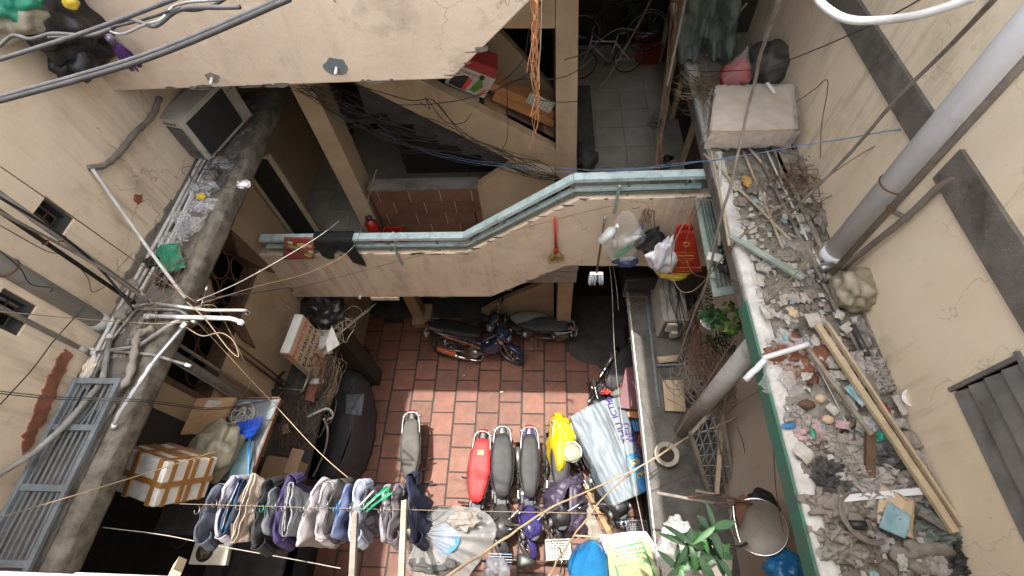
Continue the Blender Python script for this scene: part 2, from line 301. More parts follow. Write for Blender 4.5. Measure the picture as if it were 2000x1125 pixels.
    def grid(s, fn, nu, nv, th=0):
        vs = [Vector(fn(i/nu, j/nv)) for j in range(nv+1) for i in range(nu+1)]; W = nu+1
        fs = [(j*W+i, j*W+i+1, (j+1)*W+i+1, (j+1)*W+i) for j in range(nv) for i in range(nu)]
        return s.add(vs, fs, True)
    def blob(s, c, r, seed=0, amp=.18, fr=2.2, sub=3, crease=0, flat=None):
        bm = bmesh.new(); bmesh.ops.create_icosphere(bm, subdivisions=sub, radius=1)
        c = Vector(c); r = Vector(r) if not isinstance(r, (int, float)) else Vector((r, r, r)); o = Vector((seed*3.7, seed*1.3, seed*7.1))
        vs = []
        for v in bm.verts:
            q = v.co; k = 1+amp*noise.noise(q*fr+o)*1.6
            if crease:
                for o_, am in ((2.0, 1.0), (4.3, .6), (8.9, .35)): k += crease*am*1.6*(.22-abs(noise.noise(q*o_+o*2)))
            w_ = c+Vector((q.x*r.x, q.y*r.y, q.z*r.z))*k
            if flat is not None and w_.z < flat: w_.z = flat
            vs.append(w_)
        fs = [tuple(v.index for v in f.verts) for f in bm.faces]; bm.free()
        return s.add(vs, fs, True)
    def crumple(s, c, rx, ry, h, seed=0, nu=44, fr=1.0, fold=1.0):
        c = Vector(c); o = Vector((seed*3.1, seed*1.7, seed*.9)); rd = random.Random(seed); th = rd.uniform(0, 3.14); ca, sa = math.cos(th), math.sin(th)
        def fn(u, v):
            x, y = 2*u-1, 2*v-1
            k = math.sqrt(x*x+y*y)+1e-6; m_ = max(abs(x), abs(y)); x, y = x*m_/k*.6+x*.4, y*m_/k*.6+y*.4
            e = 1+.34*noise.noise(Vector((x*1.6, y*1.6, seed)))+.14*noise.noise(Vector((x*5, y*5, seed+3)))
            q = Vector((x*1.3*fr, y*1.3*fr, 0))+o
            w1 = noise.noise(q*1.1+Vector((5, 5, 5)))*1.6
            z = 0; am = 1.0; f_ = 1.6
            for _ in range(4):
                z += am*(.42-abs(noise.noise((q+Vector((w1, -w1, 0))*.35)*f_)))*1.5; am *= .52; f_ *= 2.1
            ed = min(1, (1-min(1, m_))*5)
            X, Y = x*e*rx, y*e*ry
            return c+Vector((X*ca-Y*sa if 0 else X+.25*rx*noise.noise(q*2.3)*fold, Y+.25*ry*noise.noise(q*2.3+Vector((9, 0, 0)))*fold, max(-.01, z)*h*(.25+.75*ed)))
        return s.grid(fn, nu, nu)
    def sheet(s, corners, seed=0, amp=.02, fr=8, nu=14, nv=14, ragged=0):
        a, b, c, d = [Vector(p) for p in corners]; nrm = (b-a).cross(d-a).normalized(); o = Vector((seed*2.3, seed*5.1, seed))
        def fn(u, v):
            if ragged:
                u2 = u+ragged*noise.noise(Vector((v*5, seed, 0)))*(abs(u-.5)*2)**3; v2 = v+ragged*noise.noise(Vector((u*5, 0, seed)))*(abs(v-.5)*2)**3
            else: u2, v2 = u, v
            p = (a*(1-u2)+b*u2)*(1-v2)+(d*(1-u2)+c*u2)*v2
            q = Vector((u*fr*.35, v*fr*.35, 0))+o
            h = noise.noise(q)*1.2+(.5-abs(noise.noise(q*2.1)))*.9+noise.noise(q*4)*.3
            return p+nrm*(h*amp)
        return s.grid(fn, nu, nv)

def crv(pts, k=6):
    P = [Vector(p) for p in pts]
    if len(P) < 3: return P
    out = []
    for i in range(len(P)-1):
        a = P[max(i-1, 0)]; b = P[i]; c = P[i+1]; d = P[min(i+2, len(P)-1)]
        for j in range(k):
            t = j/k; out.append(.5*((2*b)+(c-a)*t+(2*a-5*b+4*c-d)*t*t+(3*b-a-3*c+d)*t**3))
    return out+[P[-1]]
def mkmesh(name, mb, off):
    me = bpy.data.meshes.new(name); o = Vector(off)
    me.from_pydata([tuple(Vector(v)-o) for v in mb.v], [], mb.f); me.update()
    for m_ in mb.mats: me.materials.append(m_)
    me.polygons.foreach_set('material_index', mb.m); me.polygons.foreach_set('use_smooth', mb.sm); me.update()
    return me
def tag(o, label=None, cat=None, group=None, kind=None):
    if label: o['label'] = label
    if cat: o['category'] = cat
    if group: o['group'] = group
    if kind: o['kind'] = kind
    return o
def T(name, loc, label, cat, group=None, rot=(0, 0, 0)):
    o = bpy.data.objects.new(name, None); o.empty_display_size = .1; o.location = loc; o.rotation_euler = rot; COL.objects.link(o)
    return tag(o, label, cat, group)
def root_loc(p):
    return Vector(p.location) if p.parent is None else root_loc(p.parent)
def O(name, mb, parent=None, m=None, label=None, cat=None, group=None, kind=None, local=False, bev=0, solid=0, sub=0, loc=None):
    if m is not None and not mb.mats: mb.mats.append(m)
    if parent is not None: off = Vector((0, 0, 0)) if local else root_loc(parent)
    elif loc is not None: off = Vector(loc)
    else:
        A = np.array(mb.v); off = Vector(((A[:, 0].min()+A[:, 0].max())/2, (A[:, 1].min()+A[:, 1].max())/2, A[:, 2].min()))
    me = mkmesh(name, mb, off)
    o = bpy.data.objects.new(name, me); COL.objects.link(o)
    if parent is not None: o.parent = parent
    else: o.location = off
    if solid:
        q = o.modifiers.new('thickness', 'SOLIDIFY'); q.thickness = solid; q.offset = 0
    if bev:
        q = o.modifiers.new('bevel', 'BEVEL'); q.width = bev; q.segments = 2; q.limit_method = 'ANGLE'
    if sub:
        q = o.modifiers.new('subdiv', 'SUBSURF'); q.levels = sub; q.render_levels = sub
    return tag(o, label, cat, group, kind)
def text(parent, body, size, m, origin, xdir, ydir, name='lettering', depth=.0012, local=False, align='CENTER'):
    """flat print standing 1-2 mm proud of its surface; xdir = reading direction"""
    cu = bpy.data.curves.new('t', 'FONT'); cu.body = body; cu.size = size; cu.align_x = align; cu.align_y = 'CENTER'; cu.extrude = depth; cu.resolution_u = 3
    to = bpy.data.objects.new('t', cu); COL.objects.link(to); dg = bpy.context.evaluated_depsgraph_get()
    me = bpy.data.meshes.new_from_object(to.evaluated_get(dg)); bpy.data.objects.remove(to)
    x = Vector(xdir).normalized(); y = Vector(ydir); y = (y-x*y.dot(x)).normalized(); z = x.cross(y)
    off = Vector((0, 0, 0)) if local else root_loc(parent)
    Mx = Matrix((x, y, z)).transposed().to_4x4(); Mx.translation = Vector(origin)-off
    me.transform(Mx); me.materials.clear(); me.materials.append(m)
    o = bpy.data.objects.new(name, me); o['kind'] = 'stuff'; COL.objects.link(o); o.parent = parent; return o
def gridwall(mb, axis, c0, c1, u0, u1, z0, z1, holes=()):
    us = sorted({u0, u1, *[h[0] for h in holes], *[h[1] for h in holes]}); zs = sorted({z0, z1, *[h[2] for h in holes], *[h[3] for h in holes]})
    for a, b in zip(us, us[1:]):
        for c, d in zip(zs, zs[1:]):
            if any(h[0] <= a and b <= h[1] and h[2] <= c and d <= h[3] for h in holes): continue
            if axis == 'X': mb.box((c0, a, c), (c1, b, d))
            else: mb.box((a, c0, c), (b, c1, d))
    return mb
def wire(pts, r, m, label, cat='cable', name='cable', group=None, n=6, k=7, parent=None, kind=None):
    """pts are photo sight lines met with real heights: (px, py, z)"""
    mb = MB(); mb.tube(crv([at(x, y, z=z) for x, y, z in pts], k), r, n)
    return O(name, mb, parent, m, label, cat, group, kind)
# ------------------------------------------------------------------ large structure
XL, XR, YB = -3.88, 2.5, 3.65          # left wall, right wall, plane of the gallery fronts
mb = MB(); mb.box((XL-.2, -3, -.3), (XR+.2, 8.2, -.022)); floor = O('floor', mb, None, M['joint'], kind='structure', loc=(0, 0, 0))
# terracotta tiles, each its own piece, running bond along the courtyard
px0 = -.48; tw = .436; tid = 0
TM = {}
def tile_mesh(w_, h_, m_, th=.03, key=None):
    k = (round(w_, 3), round(h_, 3), m_.name, key)
    if k not in TM:
        b = MB(); b.box((-w_/2, -h_/2, -th), (w_/2, h_/2, 0)); TM[k] = mkmesh('tile', b, (0, 0, 0)); TM[k].materials.clear(); TM[k].materials.append(m_)
    return TM[k]
for i in range(-8, 7):
    for j in range(-1, 12):
        cx = px0+(i+.5)*tw; cy = 2.34+(j-5)*tw+(tw/2 if i % 2 else 0)+tw/2
        if cx < XL+.1 or cx > 2.2 or cy > 4.75 or cy < -.4: continue
        if cx > .45 and cy > 3.9: continue
        o = bpy.data.objects.new('tile', tile_mesh(tw-.036, tw-.030, M['tile'])); COL.objects.link(o); o.parent = floor
        o.location = (cx+random.uniform(-.003, .003), cy+random.uniform(-.003, .003), random.uniform(-.005, .002)); o.rotation_euler = (random.uniform(-.006, .006), random.uniform(-.006, .006), random.uniform(-.008, .008))
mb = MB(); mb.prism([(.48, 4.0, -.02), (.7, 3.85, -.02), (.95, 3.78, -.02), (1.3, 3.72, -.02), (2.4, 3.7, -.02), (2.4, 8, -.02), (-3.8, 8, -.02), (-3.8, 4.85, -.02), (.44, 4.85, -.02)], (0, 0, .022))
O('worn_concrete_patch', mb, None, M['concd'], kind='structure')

def wall(name, mb, m, label, **k): return O(name, mb, None, M[m], label, 'wall', loc=(0, 0, 0), **k)
# left side
mb = MB(); gridwall(mb, 'X', XL-1.0, XL, -1.8, 8.2, 5.5, 8.5, [(2.2, 2.44, 6.2, 6.47), (1.42, 1.68, 6.07, 6.34)])
wall('side_wall', mb, 'plaster', 'tall cream plaster wall above the left ledge with two small square vents')
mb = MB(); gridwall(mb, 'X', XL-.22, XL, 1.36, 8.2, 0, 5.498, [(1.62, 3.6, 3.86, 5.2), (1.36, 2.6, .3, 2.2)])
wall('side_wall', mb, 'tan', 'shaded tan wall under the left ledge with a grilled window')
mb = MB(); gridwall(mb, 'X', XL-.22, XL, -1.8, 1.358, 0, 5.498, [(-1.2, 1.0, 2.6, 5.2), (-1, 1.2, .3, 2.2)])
wall('side_wall', mb, 'darkwall', 'wall coloured dark for the deep shade below the styrofoam box')  # darker wall colour here carries the shade under the ledge
mb = MB(); mb.box((XL-.9, -1.8, 0), (XL-.8, 8.2, 6.7)); wall('inner_wall', mb, 'dark', 'wall coloured black for the unlit interior behind the left wall openings')  # darkness of the rooms behind is in the wall colour
for a, b, c, d in ((2.2, 2.44, 6.2, 6.47), (1.42, 1.68, 6.07, 6.34)):
    t = T('wall_vent', (XL, (a+b)/2, c), 'small square vent hole with dark frame, '+('higher one near the cables' if a > 2 else 'at the left picture edge'), 'vent')
    mb = MB(); mb.box((XL-.1, a+.001, c+.001), (XL-.02, a+.03, d-.001)); mb.box((XL-.1, b-.03, c+.001), (XL-.02, b-.001, d-.001)); mb.box((XL-.1, a+.031, c+.001), (XL-.02, b-.031, c+.05)); O('vent_frame', mb, t, M['pgrey'])
    mb = MB(); mb.box((XL-.2, a+.002, c+.002), (XL-.18, b-.002, d-.002)); O('vent_back', mb, t, M['dark'])
    mb = MB(); mb.tube([(XL-.08, a+.03, c+.14), (XL-.08, b-.03, c+.14)], .006); mb.tube([(XL-.08, (a+b)/2, c+.05), (XL-.08, (a+b)/2, d-.01)], .006); O('vent_bar', mb, t, M['rust'])
# right side
mb = MB(); gridwall(mb, 'X', XR, XR+.22, -1.8, 8.2, 5.5, 8.5, [(.2, 1.1, 6.02, 6.52)])
wall('side_wall', mb, 'plasterR', 'tall pale cream wall above the littered right ledge')
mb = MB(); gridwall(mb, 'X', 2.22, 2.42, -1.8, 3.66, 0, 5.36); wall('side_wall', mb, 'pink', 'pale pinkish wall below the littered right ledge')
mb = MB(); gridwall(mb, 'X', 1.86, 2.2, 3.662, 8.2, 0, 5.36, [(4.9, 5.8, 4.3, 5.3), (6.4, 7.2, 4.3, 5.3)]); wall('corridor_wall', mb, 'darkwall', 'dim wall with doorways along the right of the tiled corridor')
mb = MB()
for y in (4.86, 5.8, 6.36, 7.2): mb.box((1.80, y, 4.3), (1.858, y+.07, 5.33))
O('door_frame', mb, None, M['tan'], 'pale door frames along the right wall of the tiled corridor', 'door frame')
mb = MB(); mb.box((2.205, 4, 3.5), (2.3, 8.2, 5.35)); wall('inner_wall', mb, 'dark', 'wall coloured black for the unlit interior behind the corridor doorways')  # black colour stands for the unlit rooms off the corridor
# floor-level concrete beam on the right wall (two stretches, one each side of the drainpipe)
mb = MB(); mb.box((XR-.03, 1.0, 6.62), (XR+.003, 2.3, 6.86)); O('wall_beam', mb, None, M['conc'], 'grey concrete strip in the cream wall right of the fat drainpipe', 'beam')
mb = MB(); mb.box((XR-.03, 2.5, 6.62), (XR+.003, 6, 6.84)); O('wall_beam', mb, None, M['conc'], 'grey concrete strip in the cream wall left of the fat drainpipe', 'beam')
t = T('louvre_window', (XR, .65, 6.02), 'dark slatted louvre window at the right edge of the pale wall', 'window')
mb = MB()
mb.box((XR-.02, .16, 6.50), (XR+.08, 1.14, 6.525)); O('window_frame', mb, t, M['shutg'])
mb = MB(); mb.box((XR-.02, 1.1, 6.0), (XR+.08, 1.125, 6.499)); O('window_frame', mb, t, M['shutg'])
for i in range(4):
    z = 6.02+i*.120; mb = MB(); mb.obox((XR+.01, .65, z+.062), (.012, .876, .132), (0, R(14), 0)); O('slat', mb, t, M['shutg'])
mb = MB(); mb.box((XR+.12, .2, 6.02), (XR+.15, 1.1, 6.52)); O('window_back', mb, t, M['dark'])
# back parts
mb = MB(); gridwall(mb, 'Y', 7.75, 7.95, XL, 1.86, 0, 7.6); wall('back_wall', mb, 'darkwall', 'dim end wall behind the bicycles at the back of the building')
mb = MB(); mb.box((.44, 4.45, 4.1), (1.858, 7.75, 4.29)); gal = O('upper_corridor_floor', mb, None, M['grout'], kind='structure', loc=(0, 0, 0))
for i in range(4):
    for j in range(8):
        o = bpy.data.objects.new('tile', tile_mesh(.394, .394, M['gtile'], .012)); COL.objects.link(o); o.parent = gal
        o.location = (.52+.4*i+.2-.4+.2, 4.66+.4*j, 4.30+random.uniform(0, .0015))
mb = MB(); mb.box((XL, YB+.12, 3.1), (.438, 7.75, 3.388)); gal2 = O('gallery_floor', mb, None, M['grout'], kind='structure', loc=(0, 0, 0))
for i in range(8):
    for j in range(9):
        if i > 3 and j > 2: continue
        o = bpy.data.objects.new('tile', tile_mesh(.394, .394, M['gtile'], .012)); COL.objects.link(o); o.parent = gal2
        o.location = (-3.66+.4*i, 3.98+.4*j, 3.40)
# steps joining gallery and corridor behind the sloping stretch of the front
t = T('landing_steps', (-.3, 3.9, 3.4), 'short tiled steps rising along the sloping stretch of the railing', 'steps')
for i in range(5):
    mb = MB(); mb.box((-.95+i*.28, YB+.125, 3.4), (-.95+(i+1)*.28-(.002), 4.44, 3.4+.17*(i+1)+.05)); O('step', mb, t, M['gtile'])
mb = MB(); mb.box((.45, YB+.125, 4.1), (1.858, 4.448, 4.3)); O('step', mb, t, M['gtile'])
# level-3 ceilings
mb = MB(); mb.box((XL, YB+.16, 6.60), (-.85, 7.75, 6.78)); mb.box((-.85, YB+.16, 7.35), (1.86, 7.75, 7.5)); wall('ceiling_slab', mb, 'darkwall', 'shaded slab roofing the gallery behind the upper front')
# fronts of the galleries
def front(poly, name, m, label):
    mb = MB(); mb.prism([(x, YB, z) for x, z in poly], (0, .14, 0)); return O(name, mb, None, M[m], label, 'parapet', loc=(0, 0, 0), bev=.012)
front([(XL, 2.9), (-.82, 2.9), (.27, 3.70), (2.2, 3.66), (2.2, 5.01), (.36, 5.0), (-1.06, 4.01), (XL, 4.01)], 'gallery_front', 'band', 'pinkish plaster gallery front with a sloping stretch under the pale blue railing')
front([(XL, 6.53), (-.80, 6.53), (.0, 7.24), (.12, 8.6), (-.6, 8.2), (XL, 7.95)], 'gallery_front', 'band', 'rough cream plaster gallery front across the top of the picture')
for gi, (edge, nm) in enumerate((([(XL, 2.9), (-.82, 2.9), (.27, 3.70), (2.2, 3.66)], 'gallery_front'), ([(XL, 6.53), (-.80, 6.53), (.0, 7.24)], 'gallery_front.001'), ([(XL, 4.01), (-1.06, 4.01), (.36, 5.0), (2.2, 5.01)], 'gallery_front'))):
    mb = MB(); rc = random.Random(gi+50)
    for (x0, z0), (x1, z1) in zip(edge, edge[1:]):
        n_ = int(math.hypot(x1-x0, z1-z0)*5)
        for k in range(n_):
            f = rc.random(); cx, cz = x0+(x1-x0)*f, z0+(z1-z0)*f+rc.uniform(-.012, .02)*(1 if gi < 2 else -1); w_, h_ = rc.uniform(.02, .10), rc.uniform(.006, .022)
            mb.prism([(cx+w_*math.cos(a)*rc.uniform(.6, 1.2), YB-.0015-.0002*k, cz+h_*math.sin(a)*rc.uniform(.5, 1.3)) for a in [q*.7 for q in range(9)]], (0, .001, 0))
    O('chipped_edge', mb, bpy.data.objects[nm], M['conc'], kind='stuff')
mb = MB(); mb.box((-2.68, YB-.012, 2.82), (-2.25, YB+.14, 2.898)); O('beam_end', mb, None, M['band'], 'plaster beam end showing under the gallery front', 'beam')
# upper level 4 slab, out of frame above, shaped to cast the shadow edge at the back
mb = MB(); mb.box((XL-.4, YB, 9.9), (XR+.3, 8.2, 10.05)); wall('upper_shade_slab', mb, 'band', 'unseen upper slab shaped to shade the back of the courtyard')
mb = MB(); mb.grid(lambda u, v: (.85+(XR+.3-.85)*u, -1.8+(YB+1.8)*v, 9.66+.02*math.sin(v*160)), 4, 220); O('added_sun_screen', mb, None, M['screen_sheet'], 'unseen pale corrugated sheet added high over the right wall to block the sun', 'sun screen')  # out of view, added to keep direct sun off the right ledge
mb = MB(); mb.box((XL-.4, -1.8, 9.602), (-3.5, YB-.002, 9.68)); O('added_sun_screen', mb, None, M['concd'], 'unseen narrow strip added high over the left wall to block the sun', 'sun screen')  # out of view, added to keep sun off the left ledge lip
# building the photo is taken from
mb = MB(); gridwall(mb, 'Y', -.27, -.07, XL, XR, 0, 7.72); wall('near_wall', mb, 'plaster', 'plaster wall of the near building below the white tiled sill')
mb = MB(); mb.box((XL, -2.1, 0), (XR, -1.9, 8.3)); wall('near_back_wall', mb, 'plaster', 'inner wall of the balcony behind the white tiled sill')
mb = MB(); mb.box((XL, -1.9, 6.9), (XR, -.27, 7.0)); O('balcony_floor', mb, None, M['gtile'], kind='structure')
t = T('window_sill', (-.1, -.1, 7.7), 'white tiled sill along the bottom edge of the picture', 'sill')
x = -3.0
while x < 2.4:
    mb = MB(); a = at(1000, 1112, z=8.0); mb.box((x, -.32, 7.93), (x+.298, .0+.011*x, 8.0)); O('sill_tile', mb, t, M['wtile'], bev=.004); x += .3
mb = MB(); mb.box((XL, -.3, 7.722), (XR, -.06, 7.928)); O('sill_core', mb, t, M['plaster'])

# ledges
def ledge(x0, x1, y0, y1, z, th, name, label, m, seed, lipside):
    t = T(name, ((x0+x1)/2, (y0+y1)/2, z-th), label, 'ledge')
    nx, ny = 24, int((y1-y0)*26); mb = MB()
    def fn(u, v):
        x = x0+(x1-x0)*u; y = y0+(y1-y0)*v; q = Vector((x*3, y*3, seed))
        h = .018*noise.noise(q)+.012*noise.noise(q*3.1)+.008*noise.noise(q*9)
        e = u if lipside < 0 else 1-u
        xx = x+ (.022*noise.noise(Vector((seed, y*5, 0)))+.010*noise.noise(Vector((seed, y*17, 3)))) * max(0, 1-e*7)
        return (xx, y, z+h*(min(1, e*5)))
    mb.grid(fn, nx, ny); O('ledge_top', mb, t, M[m])
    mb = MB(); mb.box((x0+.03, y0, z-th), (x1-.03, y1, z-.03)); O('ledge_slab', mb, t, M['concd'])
    return t
lt = ledge(XL, -3.25, -.06, 5.05, 5.5, .14, 'left_ledge', 'weathered concrete ledge on the left wall carrying pipes and litter', 'conc', 3, 1)
lt.name = 'concrete_ledge'
mb = MB()
def lipf(u, v):
    y = -.06+5.11*v; a = u*1.6
    n1 = .02*noise.noise(Vector((0, y*6, 1)))+.012*noise.noise(Vector((a*3, y*18, 2)))
    prof = [(-3.40, 5.50), (-3.36, 5.535), (-3.29, 5.535), (-3.245, 5.50), (-3.24, 5.42), (-3.245, 5.34), (-3.30, 5.335)]
    k = u*6; i = min(5, int(k)); f = k-i
    return (prof[i][0]*(1-f)+prof[i+1][0]*f+n1, y, prof[i][1]*(1-f)+prof[i+1][1]*f+n1*.8)
mb.grid(lipf, 18, 150); O('ledge_lip', mb, lt, M['lip'])
rt = ledge(1.70, XR, -.06, 6.6, 5.5, .14, 'concrete_ledge', 'wide concrete ledge on the right wall buried in rubble and litter', 'rubble', 9, -1)
mb = MB()
def lipr(u, v):
    y = -.06+6.66*v
    n1 = .007*noise.noise(Vector((0, y*7, 5)))+.004*noise.noise(Vector((u*3, y*25, 6)))
    prof = [(1.78, 5.515), (1.74, 5.53), (1.69, 5.53), (1.655, 5.52), (1.655, 5.47)]
    k = u*4; i = min(3, int(k)); f = k-i
    return (prof[i][0]*(1-f)+prof[i+1][0]*f+n1*(1 if i < 2 else .4), y, prof[i][1]*(1-f)+prof[i+1][1]*f)
mb.grid(lipr, 8, 160); O('white_edge', mb, rt, M['whitelip'])
mb = MB(); mb.box((1.635, -.06, 5.34), (1.656, 2.05, 5.50)); O('painted_edge', mb, rt, M['teal'])
mb = MB(); mb.box((1.640, 2.052, 5.34), (1.656, 6.6, 5.47)); O('painted_edge', mb, rt, M['conc'])
# lower shelves (roofs of the ground floor kiosks)
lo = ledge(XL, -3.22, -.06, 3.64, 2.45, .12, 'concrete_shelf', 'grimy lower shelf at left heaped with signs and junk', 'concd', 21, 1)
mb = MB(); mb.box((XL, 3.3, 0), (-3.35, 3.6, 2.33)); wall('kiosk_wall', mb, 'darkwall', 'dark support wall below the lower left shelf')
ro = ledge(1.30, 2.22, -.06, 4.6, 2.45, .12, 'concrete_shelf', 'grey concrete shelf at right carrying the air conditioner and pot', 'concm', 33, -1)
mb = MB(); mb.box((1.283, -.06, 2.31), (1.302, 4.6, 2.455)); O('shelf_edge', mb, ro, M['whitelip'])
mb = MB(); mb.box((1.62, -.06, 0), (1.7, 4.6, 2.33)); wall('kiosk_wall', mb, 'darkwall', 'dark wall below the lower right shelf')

# left column and stair behind the railing
def pprism(pts, Y, th, name, m, label, cat, parent=None, bev=.006):
    mb = MB(); mb.prism([at(x, y, Y=Y) for x, y in pts], (0, th, 0)); return O(name, mb, parent, M[m], label, cat, bev=bev)
mb = MB(); a = at(738, 465, Y=4.4); mb.box((-2.72, 4.42, 3.4), (-2.47, 4.78, 6.6)); O('column', mb, None, M['tan'], 'square tan column standing left of the brown tiled stair wall', 'column', bev=.01)
st = T('staircase', (-.5, 4.6, 3.4), 'dark stairwell with slanting cream parapets and a brown tiled wall', 'staircase')
a = at(720, 372, Y=4.4); b = at(932, 366, Y=4.4)
mb = MB(); mb.box((a.x, 4.41, 3.4), (b.x, 4.56, a.z-.01)); O('tiled_wall_core', mb, st, M['cardl'])
mb = MB(); mb.box((a.x-.01, 4.39, a.z-.01), (b.x+.005, 4.58, a.z+.03)); O('wall_coping', mb, st, M['conc'])
zt = a.z-.01; rh = (zt-3.42)/4.2; bwid = (b.x-a.x)/3.45
for r_ in range(5):
    x = a.x-(bwid*(.35 if r_ % 2 else .75)); z1 = zt-r_*rh; z0 = max(3.42, z1-rh+.012)
    while x < b.x:
        x0, x1 = max(x, a.x), min(x+bwid-.014, b.x)
        if x1-x0 > .03 and z1-z0 > .03:
            mb = MB(); mb.box((x0, 4.398, z0), (x1, 4.41, z1)); O('wall_tile', mb, st, M['btile'])
        x += bwid
pprism([(930, 366), (1002, 320), (1083, 340), (1083, 360), (908, 468)], 4.41, .12, 'stair_side', 'tan', None, None, st)
pprism([(908, 470), (1083, 362), (1083, 378), (925, 478)], 4.395, .015, 'skirting', 'wood', None, None, st)
pprism([(640, 120), (800, 145), (1086, 294), (1086, 352), (1060, 346), (860, 245), (690, 160)], 4.55, .14, 'slanting_parapet', 'tan', None, None, st)
pprism([(880, 60), (965, 50), (1086, 182), (1086, 205), (905, 110)], 5.3, .12, 'slanting_parapet', 'tan', None, None, st)
pprism([(1085, -60), (1131, -60), (1126, 358), (1102, 350), (1086, 350)], 4.55, .2, 'newel_post', 'tan', None, None, st)
pprism([(820, -60), (1084, -60), (1084, 56), (960, 56), (830, 120)], 4.56, .14, 'stair_wall', 'tan', None, None, st)
mb = MB(); mb.box((.1, 4.75, 3.4), (.30, 7.7, 6.9)); O('stair_back', mb, st, M['darkwall'])
for i in range(9):   # dark flight going down behind the tiled wall, and one rising above it
    mb = MB(); mb.box((-2.25+i*.25, 4.62, 2.0), (-2.25+(i+1)*.25-.003, 5.7, 3.36-i*.17)); O('step', mb, st, M['concd'])
for i in range(8):
    x0 = -.05-i*.26; mb = MB(); mb.box((x0-.26, 4.72, 4.2+i*.17), (x0-.003, 5.55, 4.78+i*.17)); O('step', mb, st, M['concd'])
mb = MB(); mb.prism([(-2.3, 5.75, 3.4), (.05, 5.75, 3.4), (.05, 5.75, 4.2), (-2.3, 5.75, 5.9)], (0, .1, 0)); O('stair_back_wall', mb, st, M['darkwall'])
# concrete upstand left of corridor
mb = MB(); mb.box((.44, 4.8, 4.29), (.66, 6.3, 4.55)); mb.blob((.55, 4.9, 4.45), (.14, .2, .18), 4, .3); O('rough_upstand', mb, None, M['concd'], 'crumbling dark concrete upstand beside the corridor floor', 'concrete block')
# ground floor under the gallery
mb = MB(); mb.box((.2, 4.3, 0), (.46, 4.9, 3.1)); O('column', mb, None, M['tan'], 'tan column under the gallery beside the dark doorway', 'column', bev=.01)
mb = MB(); mb.prism([at(x, y, Y=4.7) for x, y in ((975, 590), (1082, 545), (1082, 640), (1010, 640), (940, 610))], (0, .1, 0)); O('under_stair_wall', mb, None, M['tan'], 'tan wall under the stair behind the parked motorcycles', 'wall')
mb = MB(); mb.box((-2.85, 4.75, 0), (-2.6, 5.0, 3.1)); mb.box((-2.85, 4.6, 0), (-2.45, 5.1, .2)); O('column', mb, None, M['tan'], 'tan column with a brick foot under the gallery', 'column', bev=.02)
mb = MB(); mb.box((XL, 5.4, 0), (1.86, 5.5, 3.1)); wall('ground_back_wall', mb, 'dark', 'back wall under the gallery coloured black for the deep shade')  # shade under the gallery is put into the wall colour

# railing on the gallery front
rl = T('railing', (-.5, YB+.07, 4.0), 'pale blue painted metal railing along the gallery front', 'railing')
yt = YB+.05
def rpath(dz): return [(-3.7, yt, 4.01+dz), (-1.03, yt, 4.01+dz), (.30, yt, 4.98+dz), (1.66, yt, 5.0+dz)]
for nm, dz, w_, h_ in (('top_rail', .30, .10, .045), ('middle_rail', .13, .05, .035), ('lower_rail', .07, .035, .03)):
    P = rpath(dz); mb = MB()
    for p, q in zip(P, P[1:]): mb.beam(p, q, w_, h_)
    O(nm, mb, rl, M['railp' if nm != 'lower_rail' else 'railg'])
for x, z in ((-3.3, 4.01), (-2.7, 4.01), (-2.05, 4.01), (-1.4, 4.01), (-.95, 4.06), (-.5, 4.4), (-.1, 4.7), (.3, 5.0), (.9, 5.0), (1.5, 5.0)):
    mb = MB(); mb.box((x-.015, yt-.012, z-.02), (x+.015, yt+.012, z+.29)); O('baluster', mb, rl, M['railg'])
for x, z in ((-1.95, 4.0), (.78, 5.0)):
    mb = MB(); mb.box((x-.015, YB-.03, z-.22), (x+.015, YB-.003, z+.22)); O('bracket', mb, rl, M['shut'])
